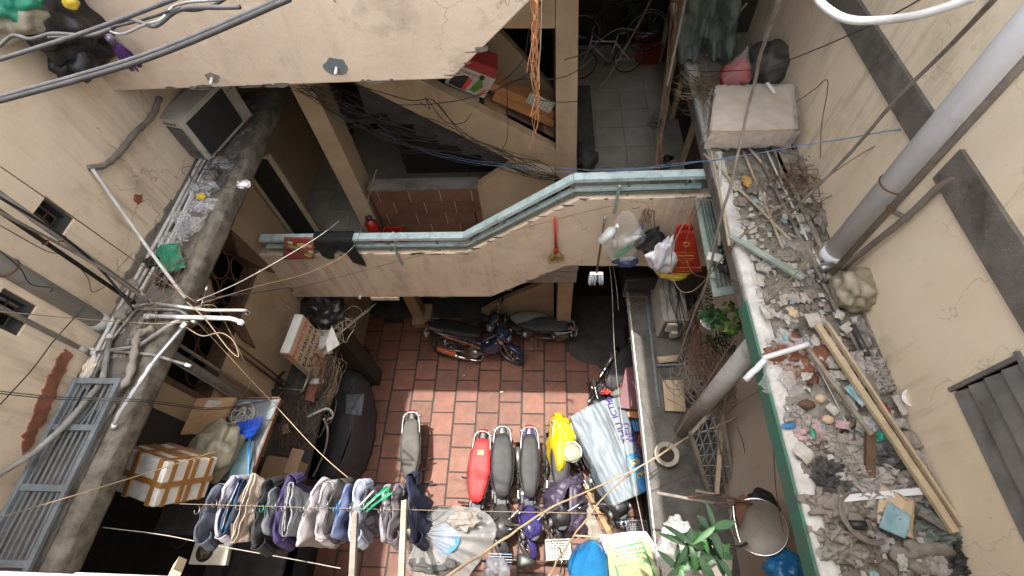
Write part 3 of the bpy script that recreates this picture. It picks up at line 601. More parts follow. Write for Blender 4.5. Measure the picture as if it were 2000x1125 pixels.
# ------------------------------------------------------------------ motorcycles
def moto(loc, head, label, seat='seatb', body='pblack', trim=None, steer=0, lean=-6, group='motorcycles parked in the courtyard', rack=True, seatw=1.0, badge=False, style='under', muddy=False, cowl=None, dy=0, short=False, mirrors=False, name='motorcycle'):
    t = T(name, loc, label, 'motorcycle', group, (R(lean), 0, R(head)))
    L_ = dict(local=True); t.scale = (1.09, 1.12, 1.06)
    tm = M[trim] if trim else M[body]; cw = M[cowl or body]
    RW, FX, BX = .275, .63, -.60
    Ms = Matrix.Translation((.50, 0, .75)) @ Matrix.Rotation(R(steer), 4, Vector((-.44, 0, .9))) @ Matrix.Translation((-.50, 0, -.75))
    def st(mb): mb.v = [tuple(Ms@Vector(v)) for v in mb.v]; return mb
    def wheel(x, fr):
        f = st if fr else (lambda q: q)
        b = MB(); b.ring((x, 0, RW), (0, 1, 0), RW-.055, .012, 32, 6, sx=2.0); b.lathe((x, -.05, RW), (0, 1, 0), [(.0, 0), (.055, 0), (.05, .02), (.035, .03), (.035, .07), (.05, .08), (.055, .1), (0, .1)], 14)
        wo = O('wheel', f(b), t, M['mud'] if muddy else M['alu'], **L_)
        b = MB(); b.ring((x, 0, RW), (0, 1, 0), RW-.028, .030, 36, 10, sx=1.25); O('tyre', f(b), wo, M['tyre'], local=True)
        b = MB()
        for k in range(18):
            a = 2*math.pi*k/18; s = 1 if k % 2 else -1
            b.tube([(x+.04*math.cos(a+.6*s), .025*s, RW+.04*math.sin(a+.6*s)), (x+(RW-.06)*math.cos(a), 0, RW+(RW-.06)*math.sin(a))], .0028, 4)
        O('spokes', f(b), wo, M['chrome'], local=True)
        b = MB(); b.ring((x, .045, RW), (0, 1, 0), .09, .006, 20, 4, sx=.6); O('brake_disc', f(b), wo, M['alu'], local=True)
    wheel(BX, False); wheel(FX, True)
    # front fender, fork, headlight, cowl, bars turn with the steering
    b = MB()
    def ff(u, v): a = R(135-v*105); w_ = (u-.5)*.105; rr = RW+.035-.05*(u-.5)**2*4*.35; return (FX+rr*math.cos(a), w_, RW+rr*math.sin(a))
    b.grid(ff, 6, 12); O('front_fender', st(b), t, M[body], solid=.004, **L_)
    b = MB()
    for s in (-1, 1): b.tube([(FX, .065*s, RW), (.56, .065*s, .55), (.52, .06*s, .72)], .017, 8)
    O('fork', st(b), t, M['alu'], **L_)
    b = MB(); b.loft([(.40, 0, .83, .05, .04), (.45, 0, .86, .12, .06), (.52, 0, .87, .14, .07), (.60, 0, .83, .12, .08), (.66, 0, .77, .07, .06), (.68, 0, .74, .02, .02)], 16, 2.3)
    O('headlight_cowl', st(b), t, cw, **L_)
    b = MB(); b.blob((.635, 0, .80), (.055, .075, .055), 1, .02, 1, 2); O('headlight', st(b), t, M['lens'], **L_)
    b = MB(); b.blob((.47, 0, .925), (.05, .075, .02), 1, .02, 1, 2); O('speedometer', st(b), t, M['bluep' if body == 'pblack' and seat == 'seatr' else 'pgrey'], **L_)
    b = MB()
    b.tube(crv([(.36, -.34, .94), (.40, -.25, .94), (.46, -.10, .91), (.47, 0, .90), (.46, .10, .91), (.40, .25, .94), (.36, .34, .94)], 4), .011, 8); O('handlebar', st(b), t, M['alu'], **L_)
    for s in (-1, 1):
        b = MB(); b.tube([(.345, .37*s, .938), (.39, .25*s, .94)], .018, 8); O('grip', st(b), t, M['tyre'], **L_)
        b = MB(); b.tube([(.42, .37*s, .95), (.44, .27*s, .945), (.44, .2*s, .93)], .006, 6); O('lever', st(b), t, M['chrome'], **L_)
        if mirrors:
            b = MB(); b.tube(crv([(.42, .22*s, .94), (.45, .27*s, 1.04), (.42, .33*s, 1.10)], 4), .005, 6); b.blob((.41, .36*s, 1.12), (.018, .055, .035), 3, .02, 1, 2); O('mirror', st(b), t, M['pblack'], **L_)
        b = MB(); b.blob((.56, .15*s, .80), (.05, .03, .03), 2, .02, 1, 2); O('turn_signal', st(b), t, M['porange'] if trim == 'porange' else M['lens'], **L_)
    # body
    b = MB(); b.loft([(.50, 0, .60, .07, .16), (.44, 0, .58, .12, .20), (.36, 0, .54, .14, .18), (.28, 0, .48, .12, .12), (.16, 0, .46, .07, .06), (.02, 0, .50, .07, .07), (-.1, 0, .60, .09, .08)], 16, 3); O('leg_shield', b, t, cw, **L_)
    b = MB(); b.loft([(.02, 0, .58, .05, .08), (-.1, 0, .62, .09, .09), (-.3, 0, .65, .125, .09), (-.52, 0, .69, .125, .08), (-.72, 0, .74, .10, .06), (-.88, 0, .79, .055, .035), (-.93, 0, .81, .02, .012)], 16, 2.6); O('body_panel', b, t, M[body], **L_)
    if trim:
        b = MB()
        for s in (-1, 1): b.tube(crv([(.45, .125*s, .50), (.2, .10*s, .43), (-.1, .12*s, .56), (-.5, .135*s, .67), (-.86, .07*s, .79)], 5), .011, 6)
        O('trim_stripe', b, t, tm, **L_)
    sw = seatw*1.16
    b = MB(); b.loft([(.12, 0, .735, .03*sw, .012), (.09, 0, .745, .065*sw, .03), (0, 0, .755, .085*sw, .045), (-.14, 0, .765, .112*sw, .055), (-.30, 0, .775, .128*sw, .058), (-.40, 0, .80, .124*sw, .052), (-.55, 0, .815, .112*sw, .046), (-.70, 0, .82, .095*sw, .038), (-.77, 0, .82, .07*sw, .026), (-.79, 0, .82, .03*sw, .01)], 24, 3.4)
    so_ = O('seat', b, t, M[seat], **L_)
    b = MB(); b.ring((-.33, 0, .76), (0, 0, 1), .1, .004, 4, 4) if False else b.tube(crv([(.10, 0, .722), (0, .09*sw, .728), (-.3, .132*sw, .745), (-.6, .112*sw, .79), (-.78, .03, .805), (-.78, -.03, .805), (-.6, -.112*sw, .79), (-.3, -.132*sw, .745), (0, -.09*sw, .728), (.10, 0, .722)], 5), .006, 5); O('seat_piping', b, so_, M['pblack'], local=True)
    if badge:
        b = MB(); b.box((-.60, -.045, .862), (-.53, .045, .866)); O('badge', b, so_, M['gold'], local=True)
        text(t, 'DST', .045, M['redi'], (-.565, 0, .869), (0, 1, 0), (-1, 0, 0), local=True)
    if rack:
        b = MB(); b.tube(crv([(-.55, .135, .80), (-.75, .125, .83), (-.86, .09, .845), (-.89, 0, .85), (-.86, -.09, .845), (-.75, -.125, .83), (-.55, -.135, .80)], 4), .010, 8); O('grab_rail', b, t, M['alu'], **L_)
    b = MB(); b.blob((-.90, 0, .80), (.04, .075, .035), 5, .02, 1, 2); O('tail_light', b, t, M['pred'] if body != 'pgrey' else M['lens'], **L_)
    for s in (-1, 1):
        b = MB(); b.blob((-.86, .12*s, .74), (.03, .04, .022), 2, .02, 1, 2); O('rear_signal', b, t, M['lens'], **L_)
    b = MB(); b.grid(lambda u, v: (BX-.05-.27*v, (u-.5)*.12, .60+.05*math.sin(v*2)-.16*v*v), 4, 8); O('rear_fender', b, t, M['pblack'], solid=.006, **L_)
    b = MB(); b.obox((-.93, 0, .56), (.006, .16, .12), (0, R(-20), 0)); O('number_plate', b, t, M['pot'], **L_)
    rg_ = random.Random(int(abs(loc[0])*1000)+int(head))
    b = MB()
    for k in range(6):
        y_ = rg_.uniform(-.10, .10); b.tube(crv([(.42, y_*2.2, .93), (.50+rg_.uniform(0, .08), y_*1.6, .98+rg_.uniform(-.03, .05)), (.56, y_*1.2, .86), (.46, y_*.8, .72)], 4), .0045, 5, False)
    O('control_cables', st(b), t, M['black'], kind='stuff', **L_)
    b = MB(); b.loft([(.40, 0, .90, .03, .02), (.47, 0, .925, .095, .028), (.55, 0, .925, .105, .03), (.62, 0, .90, .06, .02)], 14, 3); O('bar_cover', st(b), t, cw, **L_)
    b = MB(); b.obox((.18, 0, .50), (.16, .15, .07)); b.obox((.10, .09, .42), (.14, .05, .1)); b.obox((.10, -.09, .42), (.14, .05, .1)); O('step_panel', b, t, M['pblack'], bev=.012, **L_)
    for s in (-1, 1):
        b = MB(); b.loft([(.50, .115*s, .62, .012, .10), (.38, .15*s, .56, .014, .16), (.24, .155*s, .50, .012, .11), (.14, .12*s, .46, .008, .05)], 10, 2.5); O('side_wing', b, t, M[body], **L_)
        b = MB(); b.tube([(-.30, .12*s, .68), (-.62, .13*s, .72), (-.84, .10*s, .78)], .012, 6); O('side_bar', b, t, M['alu'], **L_)
    # engine group
    b = MB(); b.blob((.02, 0, .30), (.17, .10, .11), 8, .12, 2, 2); b.lathe((.0, .07, .30), (0, 1, 0), [(0, .05), (.08, .05), (.09, .0), (.09, -.15), (.08, -.2), (0, -.2)], 16)
    for k in range(5): b.obox((.17+.018*k, 0, .33), (.008, .13, .13))
    O('engine', b, t, M['alu'], **L_)
    b = MB(); b.tube(crv([(.15, -.06, .25), (.10, -.12, .16), (-.1, -.14, .17)], 4), .014, 8); b.tube([(-.1, -.14, .17), (-.2, -.145, .19), (-.5, -.15, .26), (-.78, -.155, .33)], [.02, .035, .04, .036], 12); eo = O('exhaust', b, t, M['chrome' if style != 'dark' else 'pblack'], **L_)
    b = MB(); b.tube([(-.35, -.153, .263), (-.70, -.158, .35)], [.043, .040], 10); O('heat_shield', b, eo, M['porange'] if trim == 'porange' else M['alu'], local=True)
    for s in (-1, 1):
        b = MB(); b.tube([(.08, .1*s, .25), (.08, .29*s, .25)], .011, 6); b.tube([(.08, .20*s, .255), (.08, .30*s, .255)], .017, 8); O('foot_peg', b, t, M['tyre'], **L_)
        b = MB(); b.tube([(-.25, .12*s, .33), (-.27, .27*s, .36)], .010, 6); b.tube([(-.26, .18*s, .345), (-.27, .28*s, .362)], .015, 8); O('passenger_peg', b, t, M['tyre'], **L_)
        b = MB(); b.tube([(BX, .10*s, RW+.02), (-.52, .125*s, .62)], .012, 6); b.tube([(BX+.01, .105*s, .34), (-.54, .122*s, .56)], .026, 10); O('shock_absorber', b, t, M['chrome'], **L_)
        b = MB(); b.tube([(BX, .085*s, RW), (-.2, .09*s, .30)], .016, 6); O('swing_arm', b, t, M['alu'], **L_)
    b = MB(); b.tube(crv([(.24, .12, .28), (.33, .19, .20), (.30, .22, .18)], 3), .008, 6); O('shift_pedal', b, t, M['chrome'], **L_)
    b = MB(); b.tube([(-.12, .10, .22), (-.18, .22, .02)], .011, 6); O('side_stand', b, t, M['alu'], **L_)
    return t
MG = 'motorcycles in the row by the near wall'
moto((-2.36, 1.52, 0), -84, 'motorcycle with a worn grey seat parked leftmost, half under the laundry', 'seatg', 'pblack', None, -8, group=MG)
moto((-1.19, 1.22, 0), -93, 'motorcycle with a bright red seat carrying a small gold badge', 'seatr', 'pblack', None, 8, seatw=1.12, badge=True, group=MG, lean=-4)
moto((-.81, 1.30, 0), -88, 'grey motorcycle with a long black seat right of the red seated one', 'seatb', 'pgrey', None, 24, seatw=1.15, group=MG, cowl='pgrey')
moto((-.36, 1.30, 0), -89, 'purple blue motorcycle with a shiny black seat', 'seatb', 'ppurple', None, 26, seatw=.98, group=MG, mirrors=False)
moto((.13, 1.47, 0), -92, 'motorcycle hidden under a yellow raincoat and a purple jacket', 'seatb', 'pblack', None, 14, group=MG, mirrors=False)
moto((-1.42, 3.86, 0), -9, 'black motorcycle with orange trim parked crosswise at the back', 'seatb', 'pnavy', 'porange', -24, lean=-20, seatw=1.12, style='o')
moto((-.42, 4.42, 0), 174, 'black motorcycle with a green mesh spread over its seat under the gallery', 'seatb', 'pblack', None, 10, lean=-8, style='dark')
moto((1.02, 3.22, 0), 238, 'black motorcycle with a muddy wheel standing by the right shelf', 'seatb', 'pblack', None, -28, lean=-14, seatw=1.25, muddy=True)
moto((.80, 1.55, 0), -66, 'motorcycle buried under the grey printed tarpaulin', 'seatb', 'pblack', None, 0, mirrors=False)
mb = MB(); c = at(1034, 617, z=.88)
mb.grid(lambda u, v: (c.x+(u-.5)*.74*math.sqrt(max(.03, 1-(2*v-1)**2)), c.y+(v-.5)*.34, c.z-.09*(2*v-1)**2-.04*(2*u-1)**2+.01*noise.noise(Vector((u*6, v*6, 0)))), 20, 12)
O('mesh_cover', mb, None, M['mesh'], 'oval green mesh laid over the seat of the motorcycle under the gallery', 'cover', solid=.006)
t = T('helmet', at(1005, 640, z=.9), 'dark helmet with clear visor hung on the handlebar at the back', 'helmet')
mb = MB(); mb.blob(at(960, 634, z=.86), (.13, .13, .12), 3, .03, 1, 3); O('shell', mb, t, M['pblack'])
mb = MB(); mb.blob(at(957, 640, z=.93), (.08, .08, .07), 5, .03, 1, 3); O('visor', mb, t, M['lens'])

# draped cloths
def drape(name, loc_z, outline, ridge, m, label, cat, seed=1, nu=40, nv=26, amp=.03, fold=.02, hem=.12, group=None):
    """cloth hung over a thing: outline = photo points of its hem met with the hem height, ridge = points along the top"""
    Rg = [at(x, y, z=z) for x, y, z in ridge]; Ol = [at(x, y, z=z) for x, y, z in outline]
    def samp(P, s, closed):
        n = len(P) if closed else len(P)-1; k = s*n; i = min(n-1, int(k)); f = k-i
        a = P[(i-1) % len(P)] if closed or i > 0 else P[i]; b = P[i]; c = P[(i+1) % len(P)]; d = P[(i+2) % len(P)] if closed or i+2 < len(P) else P[(i+1) % len(P)]
        return .5*((2*b)+(c-a)*f+(2*a-5*b+4*c-d)*f*f+(3*b-a-3*c+d)*f**3)
    def fn(u, v):
        o = samp(Ol, u % 1.0, True); best = min(range(17), key=lambda q: (Vector(samp(Rg, q/16, False)).xy-o.xy).length)
        r = samp(Rg, best/16, False); prof = 1-(1-v)**1.8 if v < 1 else 1
        p = r.lerp(o, v); p.z = r.z+(o.z-r.z)*(v**2.6)
        q = Vector((u*14, v*3, seed)); g = noise.noise(q)*amp*(.3+v)+math.sin(u*2*math.pi*17+noise.noise(Vector((u*5, v, seed)))*4)*fold*v**2
        out = (o-r); out.z = 0; out = out.normalized() if out.length > 1e-5 else Vector((0, 0, 1))
        return p+out*g+Vector((0, 0, noise.noise(q*1.7)*amp*.8))
    mb = MB(); mb.grid(fn, nu, nv)
    return O(name, mb, None, M[m], label, cat, group, solid=.004)
drape('motorcycle_cover', 0, [(672, 728, .5), (697, 724, .6), (722, 752, .35), (735, 810, .1), (728, 870, .08), (708, 925, .1), (660, 952, .15), (618, 940, .15), (622, 880, .3), (640, 800, .5)],
      [(684, 752, .95), (688, 800, .98), (684, 850, 1.0), (672, 890, .98), (655, 925, .8)], 'tarpg', 'charcoal tarpaulin draped over a motorcycle against the left shelf', 'cover', 3, 110, 34, .022, .012)
mb = MB(); mb.sheet([at(676, 770, z=1.02), at(712, 768, z=1.0), at(706, 812, z=1.0), at(674, 808, z=1.03)], 4, .02, 9); O('cloth', mb, None, M['gril'], 'small blue grey cloth lying on the charcoal cover', 'cloth', solid=.005)
drape('raincoat', 0, [(1080, 812, .76), (1100, 810, .8), (1115, 825, .74), (1128, 850, .66), (1130, 880, .6), (1112, 905, .55), (1103, 928, .5), (1082, 925, .5), (1066, 880, .52), (1070, 845, .55)],
      [(1098, 826, .99), (1098, 850, 1.0), (1097, 880, 1.0), (1094, 910, .98)], 'cyellow', 'bright yellow raincoat thrown over a motorcycle seat', 'raincoat', 5, 60, 20, .035, .012)
text(bpy.data.objects['raincoat'], 'LAM', .05, M['darki'], at(1088, 884, z=.9), (1, .1, 0), (0, 1, 0))
drape('jacket', 0, [(1105, 925, .6), (1135, 930, .6), (1142, 960, .6), (1145, 1000, .45), (1140, 1040, .3), (1115, 1050, .25), (1085, 1035, .3), (1062, 1000, .45), (1062, 965, .6), (1080, 945, .7)],
      [(1115, 945, 1.0), (1105, 965, 1.05), (1100, 985, 1.0), (1118, 1020, .8)], 'cpurple', 'dusky purple nylon jacket bunched over motorcycle handlebars', 'jacket', 8, 80, 24, .07, .025)
t = T('cap', at(1118, 885, z=.95), 'pale green sun hat resting on the yellow raincoat', 'hat')
c = at(1117, 884, z=1.0)
mb = MB(); mb.blob(c, (.14, .14, .10), 6, .12, 1.6, 3); O('crown', mb, t, M['cap'])
mb = MB(); mb.ring(c+Vector((0, .02, -.03)), (0, -.1, 1), .155, .014, 24, 6, sx=.6); O('brim', mb, t, M['foam'])
# printed tarpaulin over the big motorcycle
t = T('banner_tarpaulin', at(1190, 890, z=.9), 'grey white tarpaulin with purple lettering folded over a motorcycle', 'tarpaulin')
TL, TR_, BR_, BL = at(1113, 815, z=1.05), at(1178, 782, z=1.12), at(1252, 965, z=1.05), at(1198, 990, z=1.0)
def ban(u, v):
    p = (TL*(1-u)+TR_*u)*(1-v)+(BL*(1-u)+BR_*u)*v
    return p+Vector((0, 0, .10*math.sin(math.pi*min(1, u*1.05))+.022*noise.noise(Vector((u*3, v*7, 2)))+.012*noise.noise(Vector((u*14, v*3, 5)))+.05*(.3-abs(noise.noise(Vector((u*2.2+v, v*3.3, 8)))))+.025*(.3-abs(noise.noise(Vector((u*6-v*2, v*6, 4)))))))
mb = MB(); mb.grid(ban, 40, 60); O('tarpaulin_top', mb, t, M['banner'], solid=.003)
DL, DB = at(1112, 838, z=.7), at(1192, 1012, z=.6)
mb = MB(); mb.grid(lambda u, v: (TL*(1-v)+BL*v)*(1-u)+(DL*(1-v)+DB*v)*u+Vector((.03*noise.noise(Vector((v*9, u, 3))), 0, 0)), 10, 40); O('near_flap', mb, t, M['banner'], solid=.003)
ER, EB = at(1214, 776, z=1.02), at(1274, 955, z=.95)
def flap(u, v): return (TR_*(1-v)+BR_*v)*(1-u)+(ER*(1-v)+EB*v)*u+Vector((.012*noise.noise(Vector((v*9, u, 7))), 0, .035*math.sin(u*3.1)+.012*noise.noise(Vector((v*7, u*3, 1)))))
mb = MB(); mb.grid(lambda u, v: flap(u, v*.62), 12, 30); O('printed_flap', mb, t, M['banner'], solid=.003)
mb = MB(); mb.grid(lambda u, v: flap(u, .62+v*.38), 12, 20); O('blue_flap', mb, t, M['bannerb'], solid=.003)
ax = (BR_-TR_).normalized(); cr_ = ((ER+EB)/2-(TR_+BR_)/2).normalized(); up = Vector((0, 0, 1)); nn = cr_.cross(ax).normalized()
nn = nn if nn.z > 0 else -nn
for s_, u_, v_, sz, mm in (('THU 1', .3, .34, .17, 'purplei'), ('CTH', .25, .10, .15, 'purplei'), ('ĐẾU', .72, .40, .16, 'purplei'), ('TNU', .95, .52, .13, 'purplei'), ('D', .3, .01, .13, 'purplei'), ('Y.H.', .30, .70, .09, 'purplei'), ('DNB', .8, .72, .09, 'purplei'), ('3', .55, .84, .26, 'gold'), ('0.655', .8, .94, .06, 'whitei')):
    text(t, s_, sz, M[mm], flap(u_, v_)+nn*.022, -ax*.9, cr_*-1, depth=.004)
mb = MB(); mb.grid(lambda u, v: flap(.1+u*.7, .665+v*.07)+nn*.008, 4, 4); O('yellow_patch', mb, t, M['bagpale'])

# floor clutter along the right
def crate(c, size, rot, m, label, name='plastic_basket', cat='basket'):
    t = T(name, c, label, cat, None, (0, 0, R(rot))); sx, sy, sz = size
    b = MB()
    for s in (-1, 1):
        for k in range(7):
            x = -sx/2+.012+(sx-.024)*k/6; b.obox((x*.93, s*sy/2*.95, sz/2), (.012, .004, sz), (R(-5*s), 0, 0))
            y = -sy/2+.012+(sy-.024)*k/6; b.obox((s*sx/2*.95, y*.93, sz/2), (.004, .012, sz), (0, R(5*s), 0))
    O('side_ribs', b, t, m, local=True)
    b = MB()
    for z, k in ((sz, 1), (sz*.5, .95), (.012, .9)):
        for s in (-1, 1): b.obox((0, s*sy/2*k, z), (sx*k+.012, .010, .016)); b.obox((s*sx/2*k, 0, z), (.010, sy*k+.012-.022, .0158))
    O('rim', b, t, m, local=True)
    b = MB()
    for k in range(8): b.box((-sx*.44, -sy*.44+sy*.88*k/7.5, .004), (sx*.44, -sy*.44+sy*.88*k/7.5+.012, .010)); b.box((-sx*.44+sx*.88*k/7.5, -sy*.44, .0105), (-sx*.44+sx*.88*k/7.5+.012, sy*.44, .014))
    O('base_grid', b, t, m, local=True); return t
crate(at(1090, 1075, z=.75), (.36, .26, .22), 4, M['cream'], 'off white plastic front basket of the parked bicycle')
crate(at(1238, 800, z=.6), (.26, .22, .2), 20, M['blue'], 'blue plastic basket among the red stools')
crate(at(1220, 770, z=.62), (.22, .2, .2), -20, M['pred'], 'red plastic basket behind the blue one')
crate(at(1240, 1040, z=.3), (.32, .3, .25), 3, M['gril'], 'dark grey crate in the shade beside the shelf')
def stool(c, rot, m, label, h=.28):
    t = T('plastic_stool', c, label, 'stool', 'plastic stools stacked by the right shelf', (0, 0, R(rot)))
    b = MB(); b.box((-.14, -.14, h-.02), (.14, .14, h)); b.box((-.15, -.15, h-.05), (.15, .15, h-.021)); O('seat', b, t, m, local=True, bev=.01)
    for x in (-1, 1):
        for y in (-1, 1): b = MB(); b.beam((x*.12, y*.12, h-.03), (x*.16, y*.16, 0), .04, .02); O('leg', b, t, m, local=True)
    b = MB()
    for k in range(-2, 3): b.box((k*.045-.008, -.11, h+.001), (k*.045+.008, .11, h+.005))
    O('slot', b, t, M['pblack'], local=True)
for i, (x, y, z, r_, m_, l_) in enumerate(((1245, 832, .55, 12, 'blue', 'light blue plastic stool on top of the red ones'), (1262, 838, .3, 30, 'pred', 'dark red plastic stool below the blue one'), (1240, 860, .25, -10, 'porange', 'orange plastic stool half under the tarpaulin'), (1255, 880, .2, 5, 'pred', 'red plastic stool nearest to the grey shelf edge'))):
    stool(at(x, y, z=z), r_, M[m_], l_)
t = T('desk', at(1238, 775, z=.5), 'purplish red table top leaning by the shelf edge', 'table')
mb = MB(); mb.prism([at(x, y, z=1.15) for x, y in ((1222, 718), (1236, 716), (1248, 800), (1208, 796))], (0, 0, -.03)); O('table_top', mb, t, mat('purplish_laminate', (.17, .06, .07), (.12, .045, .055), rough=.5, dirt=.4))
mb = MB(); mb.prism([at(x, y, z=1.0) for x, y in ((1208, 797), (1248, 802), (1252, 818), (1212, 812))], (0, 0, -.02)); O('table_edge', mb, t, M['woodo'])
for dx in (0, .12): 
    mb = MB(); p = at(1225, 760, z=0); mb.beam((p.x+dx, p.y, 0), (p.x+dx, p.y, 1.12), .03, .03); O('leg', mb, t, M['rust'])
mb = MB(); mb.blob(at(1205, 765, z=.65), (.14, .12, .1), 6, .3, 2.5, 3); O('cloth_bundle', mb, None, M['tarpgr'], 'green cloth bundle behind the motorcycle front', 'cloth')
mb = MB(); mb.blob(at(1186, 765, z=.7), (.09, .05, .04), 9, .5, 2.5, 4, .12); O('cloth_bundle', mb, None, M['pred'], 'red cloth on the motorcycle by the right shelf', 'cloth')
t = T('standing_fan', at(1215, 1020, z=.2), 'floor fan with a wire guard in shade beside the shelf', 'fan'); c = at(1216, 1020, z=.6)
mb = MB(); 
for k in range(12): a = k/12*math.pi; mb.ring(c, (math.cos(a), math.sin(a)*.3, .2), .14, .003, 20, 4)
O('guard', mb, t, M['chrome']); mb = MB(); mb.tube([c, (c.x, c.y, .02)], .015); mb.lathe((c.x, c.y, 0), (0, 0, 1), [(0, 0), (.16, 0), (.15, .03), (0, .04)]); O('stand', mb, t, M['pblack'])
mb = MB()
for k in range(4): a = math.pi/2*k; mb.obox(c+Vector((.06*math.cos(a), 0, .06*math.sin(a))), (.07, .01, .05), (0, -a, .3))
O('blade', mb, t, M['blue'])
# timber boards on the floor at bottom
for i, (a, b, m_) in enumerate((((1148, 940), (1198, 1040), 'ply'), ((1138, 985), (1170, 1060), 'woodg'), ((1165, 960), (1225, 1060), 'wood'))):
    mb = MB(); mb.beam(at(*a, z=.1+.03*i), at(*b, z=.1+.03*i), .22, .025); O('board', mb, None, M[m_], ['tan board lying on the floor beside the purple jacket', 'grey weathered board end at the foot of the purple jacket', 'dark brown board under the end of the printed tarpaulin'][i], 'board')

# bicycle near the bottom edge
t = T('bicycle', at(1070, 1110, z=0), 'bicycle with a grey saddle and front basket cut by the bottom edge', 'bicycle')
mb = MB(); c = at(1027, 1096, z=.85); mb.loft([(-.14, 0, 0, .09, .02), (-.06, 0, .01, .1, .035), (.04, 0, .005, .055, .03), (.14, 0, 0, .02, .015)], 16)
mb.v = [tuple(Vector(v)+c) for v in mb.v]; O('saddle', mb, t, M['pgrey'])
mb = MB(); mb.tube([c+Vector((0, 0, -.02)), c+Vector((.04, 0, -.5))], .013); e = c+Vector((.5, .02, -.02)); mb.tube([c+Vector((.02, 0, -.2)), e+Vector((-.02, 0, -.12))], .015); mb.tube([e, e+Vector((.1, 0, -.55))], .013); mb.tube([c+Vector((.04, 0, -.5)), e+Vector((0, 0, -.2))], .015); mb.tube([c+Vector((.04, 0, -.5)), (c.x-.42, c.y, .3)], .01); O('frame', mb, t, M['rust'])
mb = MB(); mb.tube(crv([e+Vector((-.12, -.26, .08)), e+Vector((0, -.16, .08)), e+Vector((.03, 0, .03)), e+Vector((0, .16, .08)), e+Vector((-.12, .26, .08))], 4), .011); O('handlebar', mb, t, M['chrome'])
for x in (c.x-.42, e.x+.1):
    mb = MB(); mb.ring((x, c.y, .31), (0, 1, 0), .30, .016, 32, 6); O('wheel', mb, t, M['tyre'])
mb = MB()
for k in range(6): mb.beam((c.x-.58+.0, c.y-.09+.036*k, .66), (c.x-.22, c.y-.09+.036*k, .66), .006, .006)
mb.beam((c.x-.4, c.y-.1, .655), (c.x-.4, c.y+.1, .655), .006, .006); O('carrier', mb, t, M['blue'])

# wheel of a cart on the left + dark bits
t = T('handcart', at(712, 720, z=0), 'old cart with a thin rimmed wheel in the dark corner by the left shelf', 'cart')
c = at(716, 708, z=.33)
mb = MB(); mb.ring(c, (1, .12, .1), .30, .014, 32, 6); w_ = O('wheel', mb, t, M['tyre'])
mb = MB(); mb.ring(c+Vector((.005, 0, 0)), (1, .12, .1), .275, .010, 32, 6); O('rim', mb, w_, M['mud'])
mb = MB()
for k in range(16): a = 2*math.pi*k/16; mb.tube([c, c+Vector((0, .27*math.cos(a), .27*math.sin(a)))], .002, 4)
O('spokes', mb, w_, M['chrome'])
mb = MB(); mb.tube([c+Vector((-.05, 0, 0)), c+Vector((-.35, .1, .1))], .015); mb.beam(c+Vector((-.1, .3, .2)), c+Vector((-.1, -.4, .25)), .03, .02); mb.beam(c+Vector((-.28, .3, .2)), c+Vector((-.3, -.4, .25)), .05, .02); mb.tube(crv([c+Vector((-.1, .3, .2)), c+Vector((-.12, .4, .5)), c+Vector((-.2, .3, .6))], 4), .012); O('frame', mb, t, M['woodg'])

# people's shoes
def slipper(x, y, z, rot, label, grp):
    c = at(x, y, z=z); t = T('slipper', c, label, 'slipper', grp, (0, 0, R(rot)))
    b = MB(); b.loft([(-.13, 0, .012, .03, .012), (-.08, 0, .012, .045, .014), (.04, 0, .012, .05, .013), (.12, 0, .012, .03, .012)], 12); O('sole', b, t, M['pblack'], local=True)
    b = MB(); b.ring((.03, 0, .01), (1, 0, 0), .045, .012, 12, 6, 0, math.pi*2, sx=2.4); O('strap', b, t, M['pblack'], local=True)
slipper(683, 262, 3.41, 70, 'black slipper standing apart on the grey tiles left of the stair', 'slippers on the gallery tiles')
slipper(690, 243, 3.41, 20, 'black slipper lying by the grey tiles near the stairwell', 'slippers on the gallery tiles')
slipper(728, 250, 3.41, 60, 'dark slipper nearest the stairwell on the left tiles', 'slippers on the gallery tiles')
slipper(1298, 312, 4.31, 15, 'upper black slipper of the pair on the corridor floor', 'slippers on the corridor floor')
slipper(1294, 328, 4.31, 20, 'lower black slipper of the pair on the corridor floor', 'slippers on the corridor floor')

for x, y, w_, lb_ in ((976, 767, .07, 'small white paper scrap on the tiles near the shadow edge'), (1010, 1060, .05, 'tiny pale scrap on the tiles near the front wheels'), (905, 735, .03, 'tiny white fleck on the shaded tiles')):
    c = at(x, y, z=.006); mb = MB(); mb.sheet([c, c+Vector((w_, .01, 0)), c+Vector((w_, .035, .004)), c+Vector((0, .03, 0))], int(x), .003, 6, 4, 4); O('paper_scrap', mb, None, M['paper'], lb_, 'paper')
